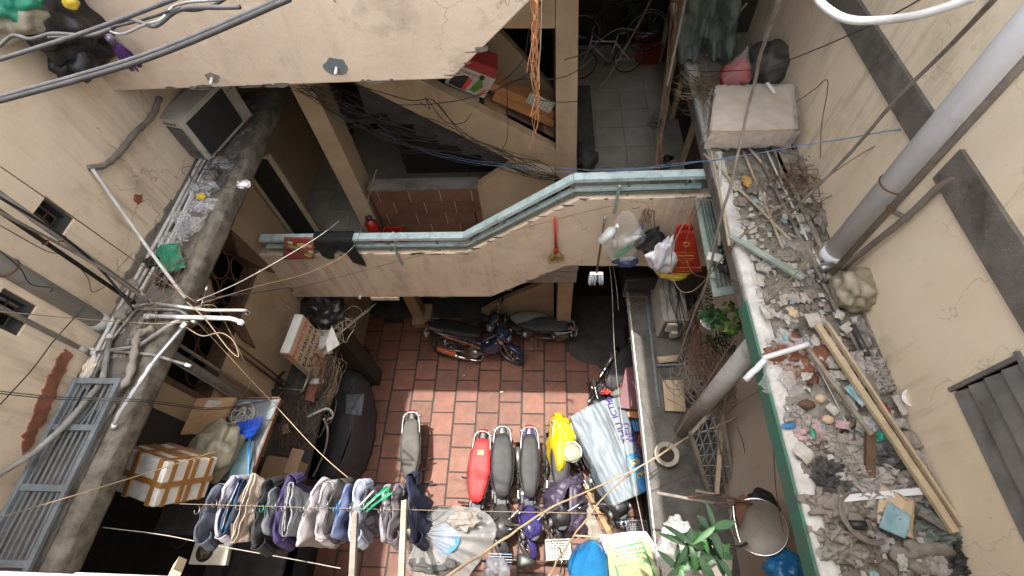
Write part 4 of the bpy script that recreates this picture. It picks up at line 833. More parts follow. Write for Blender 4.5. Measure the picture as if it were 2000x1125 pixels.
# ------------------------------------------------------------------ air conditioners
def ac(loc, sx, sy, sz, rot, label, dirty=False, lg=True):
    """outdoor unit: grille on +x face, vents on -y end, x = depth, y = width"""
    t = T('air_conditioner', loc, label, 'air conditioner', None, (0, 0, R(rot)))
    b = MB(); b.box((-sx/2, -sy/2, .03), (sx/2, sy/2, sz-.02)); cs = O('casing', b, t, M['acbody'], local=True, bev=.012)
    b = MB(); b.box((-sx/2-.006, -sy/2-.006, sz-.018), (sx/2+.006, sy/2+.006, sz)); O('top_panel', b, t, M['actop' if dirty else 'acbody'], local=True, bev=.005)
    b = MB(); b.box((sx/2+.001, -sy/2+.05, .07), (sx/2+.006, sy/2-.17, sz-.06)); gr = O('grille', b, t, M['grillb'], local=True)
    b = MB(); y = -sy/2+.055
    while y < sy/2-.17: b.box((sx/2+.007, y, .075), (sx/2+.011, y+.0045, sz-.065)); y += .014
    for k in range(4): b.box((sx/2+.0115, -sy/2+.05, .12+k*.12), (sx/2+.014, sy/2-.17, .128+k*.12))
    O('grille_bars', b, gr, M['pgrey'], local=True)
    b = MB(); b.box((-sx/2+.03, -sy/2-.004, .06), (sx/2-.05, -sy/2-.001, sz-.10)); vn = O('side_vent', b, t, M['grillb'], local=True)
    b = MB(); z = .065
    while z < sz-.105: b.box((-sx/2+.03, -sy/2-.009, z), (sx/2-.05, -sy/2-.0045, z+.007)); z += .017
    O('vent_fins', b, vn, M['alu'], local=True)
    b = MB()
    for k in range(4): b.box((-sx/2+.03+k*.045, -sy/2-.006, sz-.07), (-sx/2+.06+k*.045, -sy/2-.001, sz-.055))
    O('slot', b, t, M['grillb'], local=True)
    for s in (-1, 1): b = MB(); b.box((-sx/2-.02, s*sy*.33-.03, 0), (sx/2+.02, s*sy*.33+.03, .029)); O('foot', b, t, M['rust'], local=True)
    if lg: text(t, 'LG', .075, M['redi' if 0 else 'darki'], (sx/2+.003, sy/2-.085, sz-.12), (0, 1, 0), (0, 0, 1), local=True)
    return t
ac((-3.67, 4.22, 5.51), .28, .80, .56, -16, 'dirty white outdoor air conditioner standing on the left ledge by the wall')
a2 = ac((1.80, 3.62, 2.46), .34, .86, .56, 0, 'grimy outdoor air conditioner lying along the lower right shelf', True, False)
b = MB(); b.box((-.10, -.475, .28), (.05, -.435, .50)); b.box((-.02, -.505, .14), (.08, -.435, .30)); O('valve_cover', b, a2, M['acbody'], local=True, bev=.01)
b = MB()
for k in (-1, 0, 1): b.box((k*.1-.002, -.43, .561), (k*.1+.002, .43, .566))
O('top_seam', b, a2, M['darki'], local=True)
# insulated hose from the left unit
mb = MB(); mb.tube(crv([at(312, 190, X=XL+.05), at(296, 228, X=XL+.04), at(262, 262, X=XL+.04), at(232, 300, X=XL+.04), at(205, 322, X=XL+.035), at(172, 328, X=XL+.01)], 6), [.026+.003*math.sin(i*2.1) for i in range(31)], 8)
O('hose', mb, None, M['pipeold'], 'taped grey brown hose curving down the left wall from the air conditioner', 'hose')
mb = MB(); mb.tube(crv([at(180, 330, X=XL+.03), at(240, 415, z=6.0), at(300, 500, z=5.75), at(362, 582, z=5.56)], 5), .016, 8)
O('pipe', mb, None, M['pvc'], 'thin ringed white drain pipe slanting from the hose down to the left ledge', 'pipe')

# ------------------------------------------------------------------ pipes
def vpipe(x, y, r, m, label, z0=5.5, z1=9.55, X=None, name='drainpipe', socket=True):
    p = at(x, y, z=z0) if X is None else at(x, y, X=X)
    t = T(name, p, label, 'pipe'); b = MB(); b.tube([p, (p.x, p.y, z1)], r, 16); O('pipe', b, t, M[m])
    if socket:
        b = MB(); b.tube([(p.x, p.y, p.z), (p.x, p.y, p.z+.12)], r*1.15, 16); O('socket', b, t, M[m])
    b = MB(); zz = p.z+.9
    b.ring((p.x, p.y, zz), (0, 0, 1), r+.003, .006, 18, 6); O('clamp', b, t, M['rust'])
    return t
vpipe(207, 636, .072, 'pvcg', 'fat grey drainpipe running down the left wall')
vpipe(190, 646, .030, 'pvcg', 'grey pipe hugging the fat drainpipe on the left wall')
vpipe(176, 690, .020, 'pvcg', 'lower thin grey pipe on the left wall ending at a bend on the ledge')
vpipe(165, 668, .016, 'pvcg', 'thinnest grey pipe between the left wall vents and the ledge')
vpipe(289, 586, .022, 'pvcg', 'grey conduit dropping to the ledge in the cable bunch')
vpipe(262, 592, .017, 'black', 'black conduit crossing the small square vent down to the ledge')
vpipe(183, 571, .020, 'pvcg', 'grey conduit stub with a socket stopping above the left ledge', z0=5.72)
vpipe(1622, 505, .098, 'pvcb', 'fat bluish grey drainpipe coming down the right wall onto the litter')
vpipe(1610, 550, .022, 'pipeold', 'thin brown grey pipe beside the fat right drainpipe', z0=5.56)
mb = MB(); p = at(1330, 842, z=2.45); mb.tube([p, (p.x, p.y, 5.34)], .095, 18); O('drainpipe', mb, None, M['pvcg'], 'fat grey brown drainpipe below the right ledge among loose wires', 'pipe')
mb = MB(); mb.tube(crv([at(1620, 545, X=XR-.05), at(1700, 480, X=XR-.05), at(1770, 425, X=XR-.04), at(1840, 360, X=XR-.03), at(1880, 345, X=XR)], 4), .022, 10); mb.tube([at(1770, 425, X=XR-.04), at(1735, 408, X=XR-.04)], .016, 8)
O('pipe', mb, None, M['pipeold'], 'old branched pipe slanting up the right wall into the concrete strip', 'pipe')
mb = MB(); mb.tube(crv([at(1450, 660, z=4.2), at(1380, 700, z=3.7), at(1350, 860, z=3.0)], 3), .02, 6) if 0 else mb.tube([at(1435, 690, z=4.6), at(1350, 850, z=2.6)], .012, 6); O('pole', mb, None, M['pipeold'], 'thin dark pole leaning by the lower right drainpipe', 'pole')
# bundle on the left ledge: four parallel water pipes
for i, (xo, r, y0, y1) in enumerate(((-3.77, .017, 1.0, 4.0), (-3.72, .015, .8, 3.9), (-3.66, .015, 2.1, 3.8), (-3.62, .012, 2.4, 3.7))):
    mb = MB(); mb.tube(crv([(xo+.01*math.sin(y*2+i), y0+(y1-y0)*k/8, 5.545+.008*math.sin(k+i)) for k, y in ((k, y0+(y1-y0)*k/8) for k in range(9))], 3), r, 10)
    O('water_pipe', mb, None, M['pvc' if i % 2 == 0 else 'pvcg'], ['thickest white water pipe nearest the wall on the left ledge', 'second water pipe from the wall on the left ledge', 'short white pipe lying third from the wall on the left ledge', 'outermost thin grey pipe of the bundle on the left ledge'][i], 'pipe', 'water pipes lying along the left ledge')
SL = iter(('uppermost broken black slat', 'black slat below the uppermost', 'third black slat of the heap', 'middle black slat nearer the yard', 'black slat close to the bracket', 'lowest black slat of the heap'))
def fpipe(pts, r, m, label, cap=True):
    t = T('water_pipe', at(*pts[0][:2], z=pts[0][2]), label, 'pipe'); b = MB(); P = [at(x, y, z=z) for x, y, z in pts]
    Q = [P[0]]
    for i in range(1, len(P)-1):
        d0 = (P[i-1]-P[i]).normalized(); d1 = (P[i+1]-P[i]).normalized()
        Q += [P[i]+d0*.035, P[i]+(d0+d1)*.012, P[i]+d1*.035]
    Q.append(P[-1]); b.tube(Q, r, 10); O('pipe', b, t, M[m])
    for i in (0, len(P)-1):
        d = (P[1]-P[0] if i == 0 else P[-2]-P[-1]).normalized(); b.tube([P[i]-d*.003, P[i]+d*.04], r*1.25, 10)
    O('coupling', b, t, M[m])
    return t
fpipe([(255, 600, 5.58), (300, 592, 5.6), (405, 606, 5.6), (480, 606, 5.6), (484, 612, 5.3)], .014, 'pvc', 'white pipe jutting over the left ledge edge, top of three')
fpipe([(285, 618, 5.57), (455, 622, 5.57), (475, 632, 5.5)], .020, 'pvcb', 'bluish white pipe with a capped end jutting over the left ledge edge')
fpipe([(258, 603, 5.55), (352, 605, 5.56), (382, 630, 5.4)], .014, 'pvc', 'short white pipe bending down over the left ledge edge')
fpipe([(180, 690, 5.56), (270, 676, 5.56), (338, 630, 5.6), (360, 625, 5.5)], .017, 'pvc', 'dusty white pipe rising to an elbow at the left ledge edge')
fpipe([(178, 682, 5.54), (300, 693, 5.56), (372, 715, 5.4)], .012, 'pvc', 'thin white branch pipe with brown joint crossing the left ledge')
fpipe([(362, 632, 5.62), (300, 705, 5.62), (228, 815, 5.62), (222, 835, 5.55)], .016, 'pvcb', 'pale pipe slanting along the left ledge edge from the elbow')
fpipe([(215, 655, 5.56), (200, 745, 5.58), (128, 830, 5.68), (60, 890, 5.72), (-60, 960, 5.74)], .022, 'pvc', 'long white pipe sweeping over the metal grille to the left edge')
fpipe([(268, 600, 5.545), (212, 670, 5.545), (170, 760, 5.545)], .014, 'pvc', 'white pipe continuing along the ledge beside the metal grille')
fpipe([(390, 606, 5.5), (405, 560, 5.5)], .010, 'alu', 'short metal stub near the jutting pipes')
# dark pipes on the shaded wall below the left ledge
for i, (a, b_, r, m) in enumerate((((330, 660), (430, 735), .020, 'pipeold'), ((345, 700), (455, 790), .055, 'pipeold'), ((400, 640), (500, 750), .016, 'wood'), ((420, 640), (540, 770), .012, 'wood'), ((330, 700), (420, 775), .018, 'pvcg'))):
    p = at(*a, X=XL+.08); mb = MB(); mb.tube([(p.x, p.y-.3 if 0 else p.y, 5.33), (p.x, p.y, 2.5)], r, 12)
    O('drainpipe', mb, None, M[m], ['dim thin pipe on the wall under the left ledge', 'fat dim drainpipe on the wall under the left ledge', 'brown conduit nearest the grilled window', 'slender brown conduit close to the grilled window', 'grey conduit left of the fat dim drainpipe'][i], 'pipe')

# ------------------------------------------------------------------ metal grille lying on the left ledge
t = T('metal_grille', (-3.55, .55, 5.58), 'blue grey slatted metal shutter lying flat along the left ledge', 'shutter')
gx0, gx1, gy0, gy1, gz = -3.76, -3.36, -.05, 1.27, 5.585
def gp(u, v, dz=0): return Vector((gx0+(gx1-gx0)*u+.02*v, gy0+(gy1-gy0)*v, gz+dz+.03*v))
for u0, u1 in ((0, .09), (.91, 1)):
    mb = MB(); mb.prism([gp(u0, 0), gp(u1, 0), gp(u1, 1), gp(u0, 1)], (0, 0, .035)); O('side_rail', mb, t, M['gril'], bev=.004)
for v in (.02, .37, .69, .965):
    mb = MB(); mb.prism([gp(.092, v), gp(.908, v), gp(.908, v+.035), gp(.092, v+.035)], (0, 0, .030)); O('cross_rail', mb, t, M['gril'], bev=.003)
for (v0, v1) in ((.057, .368), (.407, .688), (.727, .963)):
    for k in range(7):
        u = .13+k*.113; a = gp(u, v0, .006); b_ = gp(u, v1, .006)
        if v0 > .7 and k in (3, 4): b_ = gp(u+.03, v1-.1, -.03)
        mb = MB(); mb.beam(a, b_, .026, .004, up=(-.25, 0, .97)); O('slat', mb, t, M['gril'])
# green shutter below the right ledge
t = T('slatted_shutter', (1.78, 3.3, 4.9), 'grey green slatted shutter panel sloping out below the right ledge', 'shutter')
c0, c1, c2, c3 = at(1346, 341, z=4.98), at(1384, 341, z=4.98), at(1444, 574, z=4.86), at(1392, 583, z=4.86)
def sp(u, v, dz=0): return (c0*(1-u)+c1*u)*(1-v)+(c3*(1-u)+c2*u)*v+Vector((0, 0, dz))
for u0, u1 in ((0, .2), (.92, 1.0)):
    mb = MB(); mb.prism([sp(u0, 0), sp(u1, 0), sp(u1, 1), sp(u0, 1)], (0, 0, .03)); O('side_rail', mb, t, M['shut'], bev=.004)
for v in (0, .94):
    mb = MB(); mb.prism([sp(.202, v), sp(.918, v), sp(.918, v+.06), sp(.202, v+.06)], (0, 0, .028)); O('cross_rail', mb, t, M['shut'], bev=.003)
for k in range(5): u = .27+k*.145; mb = MB(); mb.beam(sp(u, .061, .01), sp(u, .939, .01), .036, .005, up=(.6, 0, .8)); O('slat', mb, t, M['shut'])
mb = MB(); mb.prism([sp(.2, .05, -.02), sp(.92, .05, -.02), sp(.92, .95, -.02), sp(.2, .95, -.02)], (0, 0, .004)); O('backing', mb, t, M['railg'])
# lattice leaning at lower right
t = T('metal_lattice', at(1400, 930, z=2.5), 'folding metal lattice leaning against the pale wall on the lower right shelf', 'lattice')
q0, q1, q2, q3 = at(1350, 850, z=3.3), at(1405, 790, z=3.5), at(1432, 935, z=2.75), at(1385, 965, z=2.5)
def lp(u, v): return (q0*(1-u)+q1*u)*(1-v)+(q3*(1-u)+q2*u)*v
mb = MB()
for k in range(5): mb.tube([lp(k/4, 0), lp(k/4, 1)], .010, 6)
O('upright', mb, t, M['gril'])
mb = MB()
for k in range(6):
    for a, b_ in ((0, .5), (.5, 1)):
        mb.beam(lp(a, k/6), lp(b_, (k+1)/6), .012, .004); mb.beam(lp(a, (k+1)/6)+Vector((0, 0, .006)), lp(b_, k/6)+Vector((0, 0, .006)), .012, .004)
O('diagonal', mb, t, M['alu'])
for a, b_ in (((1, -.1), (1, 1.03)), ((0, -.05), (0, 1.0)), ((-.02, -.02), (1.02, -.02))):
    mb = MB(); mb.beam(lp(*a), lp(*b_), .04, .03); O('frame', mb, t, M['woodg'])
mb = MB(); mb.beam(at(1412, 775, z=3.4), at(1400, 965, z=2.7), .05, .03); O('post', mb, None, M['woodl'], 'pale wooden lath leaning on the metal lattice', 'lath')

# ornate window grille (left wall below the ledge)
t = T('window_grille', (XL, 2.9, 3.9), 'dark window with an ornate wrought grille under the left ledge', 'window')
mb = MB(); mb.box((XL-.2, 3.5, 3.861), (XL-.02, 3.6, 5.2)); O('frame', mb, t, M['wood'])
mb = MB(); mb.box((XL-.2, 1.62, 3.861), (XL-.02, 1.7, 5.2)); O('frame', mb, t, M['wood'])
mb = MB(); mb.box((XL-.21, 1.7, 3.861), (XL-.02, 3.5, 3.92)); O('sill', mb, t, M['wood'])
mb = MB()
for k in range(5):
    for j in range(4):
        cy, cz = 1.95+k*.36, 4.1+j*.32; mb.ring((XL-.12, cy+(.18 if j % 2 else 0), cz), (1, 0, 0), .17, .009, 18, 5)
O('scrollwork', mb, t, M['rust'])
mb = MB(); mb.blob((XL-.3, 2.75, 4.35), (.12, .3, .28), 4, .3, 2, 3); O('pale_bundle', mb, t, M['cardl'])
mb = MB(); mb.prism([at(x, y, X=XL+.03) for x, y in ((452, 448), (478, 472), (543, 535), (520, 528), (468, 500))], (-.025, 0, 0)); O('wooden_awning', mb, None, M['wood'], 'dark brown wooden flap hanging beside the grilled window', 'shutter')
mb = MB(); mb.prism([at(x, y, X=XL+.05) for x, y in ((440, 600), (470, 618), (500, 680), (478, 665), (452, 632))], (-.025, 0, 0)); O('wooden_board', mb, None, M['wood'], 'splintered brown board under the grilled window sill', 'board')
# open door leaf behind railing on the left
t = T('door', at(620, 462, z=3.42), 'black door leaf with a cream frame standing open at the left end of the gallery', 'door')
p3 = at(632, 466, z=3.42); yy = p3.y; p2 = at(536, 302, Y=yy); p1 = at(497, 306, Y=yy); z1 = p2.z
x1_ = p3.x; x0_ = XL+.04
mb = MB(); mb.box((x0_+.05, yy-.01, 3.46), (x1_-.045, yy+.01, z1-.045)); O('panel', mb, t, M['dark'])
for bx in (((x1_-.045, yy-.025, 3.42), (x1_, yy+.025, z1)), ((x0_, yy-.025, 3.42), (x0_+.05, yy+.025, z1)), ((x0_+.051, yy-.024, z1-.045), (x1_-.046, yy+.024, z1)), ((x0_+.051, yy-.024, 3.42), (x1_-.046, yy+.024, 3.46))):
    mb = MB(); mb.box(*bx); O('frame', mb, t, M['woodl'])
mb = MB(); mb.blob(at(617, 460, Y=yy-.06), .03, 1, .03, 1, 2); O('knob', mb, t, M['chrome'])
mb = MB(); mb.beam(at(545, 190, z=5.3), at(490, 320, z=5.3), .07, .03); O('wooden_plank', mb, None, M['woodg'], 'grey plank edge on the outer side of the ledge by the air conditioner', 'plank') if 0 else None

# ------------------------------------------------------------------ left lower platform with box, board, broom
t = T('sheet_metal_roof', (-3.45, 1.2, 3.9), 'flat grey metal sheet carrying coiled cable and the blue broom', 'roof panel')
A_, B_, C_, D_ = at(430, 780, z=4.0), at(547, 780, z=4.0), at(487, 938, z=4.0), at(350, 938, z=4.0)
mb = MB(); mb.prism([A_, B_, C_, D_], (0, 0, -.02)); O('sheet', mb, t, M['gril'])
mb = MB(); mb.beam(B_+Vector((.012, 0, 0)), C_+Vector((.012, 0, 0)), .02, .05); mb.beam(A_+Vector((0, .012, 0)), B_+Vector((0, .012, 0)), .02, .05); O('edge_strip', mb, t, M['rust'])
mb = MB(); mb.box((XL, .3, 3.88), (-3.42, .85, 3.96)); O('awning', mb, None, M['concd'], 'dark awning under the styrofoam box', 'awning')  # same dark concrete as the lower left shelf
t = T('styrofoam_box', at(320, 960, z=4.4), 'large white styrofoam box criss-crossed with brown packing tape', 'box')
b0 = at(330, 905, z=5.0); E1 = at(425, 895, z=4.534)-b0; E2 = at(300, 990, z=4.885)-b0; E3 = at(240, 872, z=4.943)-b0
ez = E1.cross(E2).normalized(); l1, l2, l3 = E1.length, E2.length, E3.length
ux, uy, uz = E1.normalized(), E2.normalized(), E3.normalized()
Mt = Matrix((ux, uy, uz)).transposed()
def bxc(a, b, c, sx, sy, sz): return (b0+E1*a+E2*b+E3*c, (sx, sy, sz), Mt)
mb = MB(); mb.obox(*bxc(.5, .5, .56, l1, l2, l3*.88)); O('body', mb, t, M['foam'], bev=.012)
mb = MB(); mb.obox(*bxc(.5, .5, .06, l1+.012, l2+.012, l3*.115)); O('lid', mb, t, M['foam'], bev=.010)
for k in (.14, .42, .56, .86): mb = MB(); mb.obox(*bxc(k, .5, .5, .042, l2+.018, l3+.014)); O('tape', mb, t, M['tape'])
for k in (.52,): mb = MB(); mb.obox(*bxc(.5, k, .5, l1+.022, .045, l3+.018)); O('tape', mb, t, M['tape'])
for k in (.13, .62): mb = MB(); mb.obox(*bxc(.5, .5, k, l1+.026, l2+.022, .045)); O('tape', mb, t, M['tape'])
t = T('wooden_board', at(400, 830, z=4.05), 'tan wooden board with a torn paper label leaning beside the metal sheet', 'board')
bq = [at(385, 778, z=4.42), at(461, 776, z=4.25), at(422, 846, z=4.1), at(352, 848, z=4.3)]
mb = MB(); mb.prism(bq, (0, 0, -.03)); O('board', mb, t, M['ply'])
mb = MB(); nq = (bq[1]-bq[0]).cross(bq[3]-bq[0]).normalized(); nq = nq if nq.z > 0 else -nq
def bl(u, v): return (bq[0]*(1-u)+bq[1]*u)*(1-v)+(bq[3]*(1-u)+bq[2]*u)*v+nq*.003
mb.prism([bl(.3, .05), bl(.7, .1), bl(.72, .65), bl(.28, .6)], nq*.002); O('paper_label', mb, t, M['paper'])
# blue broom
t = T('broom', at(485, 850, z=4.05), 'bright blue plastic broom with a light blue handle lying head up', 'broom')
h0, h1 = at(488, 850, z=4.10), at(484, 945, z=4.12)
mb = MB(); mb.tube([h0, h1], .012, 10); O('handle', mb, t, M['blue'])
hd = (h0-h1).normalized(); hs = hd.cross(Vector((0, 0, 1))).normalized()
mb = MB(); mb.prism([h0-hs*.11+hd*.055, h0+hs*.11+hd*.055, h0+hs*.075-hd*.0, h0+hs*.03-hd*.03, h0-hs*.03-hd*.03, h0-hs*.075-hd*.0], (0, 0, .03)); O('head', mb, t, M['broomb'])
mb = MB()
for k in range(-3, 4):
    if k: mb.tube([h0+hs*.028*k+hd*.02+Vector((0, 0, .031)), h0+hs*.028*k+hd*.02+Vector((0, 0, .034))], .009, 10)
O('hole', mb, t, M['pnavy'])
mb = MB()
for k in range(150):
    u = random.uniform(-1, 1); r_ = random.uniform(0, .028); b_ = h0+hs*.105*u+hd*.055+Vector((0, 0, r_)); mb.tube([b_, b_+hd*random.uniform(.10, .125)+hs*.045*u+Vector((0, 0, random.uniform(-.01, .02)))], [.0026, .0015], 4, False)
O('bristles', mb, t, M['broomb'])
mb = MB()
for k in range(9):
    c = at(470+random.uniform(-14, 14), 812+random.uniform(-14, 14), z=4.03+.012*k); rr = random.uniform(.07, .13)
    mb.ring(c, (random.uniform(-.2, .2), random.uniform(-.2, .2), 1), rr, .006, 26, 5)
O('cable_coil', mb, None, M['wirew'], 'coils of white cable lying above the blue broom', 'cable')
mb = MB(); mb.sheet([at(462, 862, z=4.03), at(497, 862, z=4.03), at(482, 940, z=4.03), at(445, 940, z=4.03)], 2, .012, 7); O('wrapper', mb, None, M['bluep'], 'pale blue plastic sack lying under the broom handle', 'sack', solid=.004)
mb = MB(); mb.blob(at(448, 852, z=4.1), (.07, .05, .04), 3, .25, 2, 3, .06); O('plastic_bottle', mb, None, M['bottle'], 'crushed clear bottle beside the white cable coils', 'bottle')
mb = MB(); mb.blob(at(418, 880, z=4.2), (.24, .28, .16), 7, .28, 2.2, 4, .06); O('plastic_bag', mb, None, M['bagbrown'], 'grimy clear plastic bag stuffed between box and metal sheet', 'bag')
t = T('fan_cover', at(415, 1075, z=4.0), 'white square fan panel with a round hole full of wires', 'fan panel')
p = [at(388, 1040, z=4.0), at(452, 1046, z=4.0), at(440, 1104, z=4.0), at(368, 1102, z=4.0)]
mb = MB(); mb.prism(p, (0, 0, -.05)); O('panel', mb, t, M['cream'])
mb = MB(); c = at(400, 1078, z=4.003); mb.lathe(c, (0, 0, 1), [(0, 0), (.085, 0), (.085, .003), (0, .003)], 24); O('hole', mb, t, M['dark'])
mb = MB()
for k in range(12): mb.ring(c+Vector((random.uniform(-.02, .02), random.uniform(-.03, .03), .01)), (random.uniform(-1, 1), random.uniform(-1, 1), 1.2), random.uniform(.03, .06), .002, 14, 4)
O('loose_wires', mb, t, M['wiret'])
mb = MB(); mb.blob(at(415, 1022, z=3.95), (.05, .04, .05), 3, .3); O('basin', mb, None, M['pgrey'], 'dark round object in the shade above the fan panel', 'basin') if 0 else None
# rings / basins in dark
mb = MB(); mb.ring(at(352, 1050, z=3.3), (0, .2, 1), .10, .008, 24, 6); O('hoop', mb, None, M['pgrey'], 'dark hoop lying in the deep shade left of the fan panel', 'hoop')

# ------------------------------------------------------------------ lower left shelf: sign box, bag, junk
t = T('sign_box', at(580, 700, z=2.5), 'tall box sign with red and black hand lettering and a white top', 'sign')
zt_ = 3.45
s0, s1, s2, s3 = at(577, 614, z=zt_), at(592, 615, z=zt_), at(563, 690, z=zt_), at(549, 686, z=zt_)
d1 = (s2-s1); d1.z = 0; d1n = d1.normalized(); nrm_ = Vector((-d1n.y, d1n.x, 0)); nrm_ = nrm_ if nrm_.x > 0 else -nrm_
wd = .12; Ls = d1.length
mb = MB(); mb.prism([s1-nrm_*wd, s1, s1+d1n*Ls, s1+d1n*Ls-nrm_*wd], (0, 0, -.03)); O('top', mb, t, M['foam'])
mb = MB(); P4 = [s1-nrm_*wd, s1, s1+d1n*Ls, s1+d1n*Ls-nrm_*wd]; mb.prism([p_+Vector((0, 0, -.031)) for p_ in P4], (0, 0, -.90)); O('body', mb, t, M['cardl'], bev=.003)
for dz in (.08, .12):
    mb = MB(); mb.beam(s1+d1n*Ls+d1n*.002-nrm_*wd-Vector((0, 0, dz)), s1+d1n*(Ls+.002)-Vector((0, 0, dz)), .002, .016); O('stripe', mb, t, M['redi'])
fc = s1+nrm_*.004; up = Vector((0, 0, 1))
for k, (s_, sz, mm) in enumerate((('PHOTOCOPY', .105, 'redi'), ('IN MÀU A3', .11, 'darki'), ('ĐÁNH MÁY', .11, 'darki'), ('CẦU MẠC', .10, 'darki'), ('SCAN', .09, 'redi'))):
    text(t, s_, sz, M[mm], fc+d1n*Ls*.5-up*(.15+.15*k), -d1n if (-d1n).cross(up).dot(nrm_) > 0 else d1n, up, depth=.002)
mb = MB(); mb.blob(at(632, 606, z=2.68), (.34, .34, .22), 12, .22, 2.3, 4, .07); O('rubbish_bag', mb, None, M['bagblack'], 'bulky black rubbish bag at the far end of the lower left shelf', 'bag')
mb = MB(); mb.sheet([at(602, 640, z=2.62), at(648, 645, z=2.7), at(650, 690, z=2.6), at(610, 695, z=2.58)], 3, .03, 6); O('paper_sheet', mb, None, M['paper'], 'crumpled white sheet beside the hand lettered sign', 'paper', solid=.004)
mb = MB(); mb.prism([at(x, y, z=2.8) for x, y in ((648, 636), (663, 672), (640, 688), (636, 670))], (0, 0, -.02)); O('white_board', mb, None, M['foam'], 'clean white folded board at the outer edge of the left shelf', 'board')
mb = MB(); mb.blob(at(627, 668, z=2.75), (.13, .12, .08), 5, .2, 2, 3, .08); O('plastic_bag', mb, None, M['bagclear'], 'clear plastic bag on the crumpled white sheet', 'bag')
t = T('folding_chair', at(610, 750, z=2.5), 'overturned rusty chair frame on the lower left shelf', 'chair')
for a, b_ in (((612, 690, 3.0), (637, 705, 2.9)), ((637, 705, 2.9), (622, 770, 2.7)), ((600, 715, 2.9), (635, 712, 2.85)), ((612, 720, 2.8), (590, 770, 2.7)), ((635, 710, 2.85), (610, 790, 2.6)), ((618, 690, 2.95), (640, 735, 2.8))):
    mb = MB(); mb.tube([at(*a[:2], z=a[2]), at(*b_[:2], z=b_[2])], .014, 8); O('frame_tube', mb, t, M['rust'])
mb = MB(); mb.prism([at(x, y, z=2.66) for x, y in ((606, 745), (622, 742), (612, 785), (596, 780))], (0, 0, -.02)); O('seat', mb, t, M['brick'])
mb = MB(); mb.tube([at(545, 758, z=2.9), at(592, 762, z=2.9), at(608, 720, z=2.95)], .012, 8); mb.tube([at(592, 762, z=2.9), at(575, 775, z=2.7)], .012, 8); O('metal_bracket', mb, None, M['alu'], 'bent metal rod bracket below the hand lettered sign', 'bracket')
mb = MB(); mb.blob(at(618, 745, z=2.72), (.10, .05, .03), 11, .35, 3, 3, .1); O('rag', mb, None, M['rag'], 'dirty white rag hung on the rusty chair frame', 'rag')
for i in range(6):
    p = at(528+random.uniform(-6, 14), 735+i*9, z=2.65+random.uniform(0, .1)); mb = MB(); mb.obox(p, (.28, .035, .02), (0, 0, R(-40+random.uniform(-12, 12)))); mb.obox(p+Vector((.02, .01, -.02)), (.035, .2, .02), (0, 0, R(-35)))
    O('louvre_piece', mb, None, M['pblack'], next(SL)+' on the lower left shelf', 'plastic piece', 'black slats on the lower left shelf')
t = T('cardboard_carton', at(553, 930, z=2.5), 'plain brown carton in the shade on the lower left shelf', 'carton'); p = at(553, 925, z=2.75)
mb = MB(); mb.obox(p, (.42, .34, .3), (0, 0, R(-6))); O('carton', mb, t, M['card'])
mb = MB(); mb.obox(p+Vector((.19, .12, .17)), (.15, .3, .006), (0, R(25), R(-6))); O('flap', mb, t, M['card'])
mb = MB(); mb.blob(at(575, 830, z=2.62), (.07, .09, .08), 3, .1); O('black_pot', mb, None, M['pgrey'], 'black pot among the dead twigs on the lower left shelf', 'pot')
mb = MB(); mb.obox(at(560, 838, z=2.6), (.1, .13, .05), (0, 0, .4)); O('cardboard_piece', mb, None, M['card'], 'small cardboard scrap beside the black pot', 'cardboard')
# junk mass of wires and twigs on the shelf
def tangle(name, cx, cy, z, spread, n, r, m, label, cat, seed, rr=(.05, .16), flat=.3, kind='stuff', elong=1, dirx=(1, 0)):
    rnd = random.Random(seed); c0 = at(cx, cy, z=z); mb = MB()
    for k in range(n):
        c = c0+Vector((rnd.gauss(0, spread), rnd.gauss(0, spread*elong), abs(rnd.gauss(0, spread*flat))))
        pts = []; a = rnd.uniform(0, 6.28); R0 = rnd.uniform(*rr)
        for j in range(rnd.randint(4, 8)):
            a += rnd.uniform(.5, 1.3); pts.append(c+Vector((R0*math.cos(a)*rnd.uniform(.7, 1.3), R0*math.sin(a)*rnd.uniform(.7, 1.3)*elong, rnd.uniform(-.04, .06))))
        mb.tube(crv(pts, 4), r*rnd.uniform(.7, 1.3), 4, False)
    return O(name, mb, None, M[m], label, cat, None, kind)
tangle('dead_twigs', 575, 850, 2.55, .2, 46, .004, 'wirebr', 'dead twigs and wire scraps covering the near part of the lower left shelf', 'twigs', 4, elong=1.6)
tangle('dead_twigs', 640, 740, 2.5, .10, 30, .004, 'wiret', 'pale straw and wire scraps along the outer edge of the left shelf', 'twigs', 5, elong=2.4)
tangle('dead_twigs', 660, 640, 2.6, .10, 20, .004, 'bamboo', 'dry straw sticking out beyond the black bag', 'twigs', 6)
for a, b_, w_ in (((612, 700, 2.6), (728, 600, 2.6), 'longest'), ((620, 690, 2.62), (720, 607, 2.62), 'lowest'), ((640, 670, 2.6), (735, 592, 2.64), 'uppermost')):
    wire([a, ((a[0]+b_[0])/2, (a[1]+b_[1])/2-3, 2.66), b_], .005, M['woodg'], w_+' thin grey stick poking out past the black bag over the yard', 'stick', 'stick', 'sticks poking out from the lower left shelf')
wire([(690, 795, 2.5), (700, 780, 2.62), (712, 812, 2.5)], .014, M['pvcg'], 'bent grey pipe hooked on the shelf corner', 'pipe', 'pipe') if 0 else None
mb = MB(); mb.tube(crv([at(*q[:2], z=q[2]) for q in ((600, 815, 2.6), (638, 798, 2.62), (650, 812, 2.5), (640, 820, 2.45))], 4), .018, 8); O('pipe', mb, None, M['pvcg'], 'grey elbow pipe jutting over the lower left shelf edge', 'pipe')
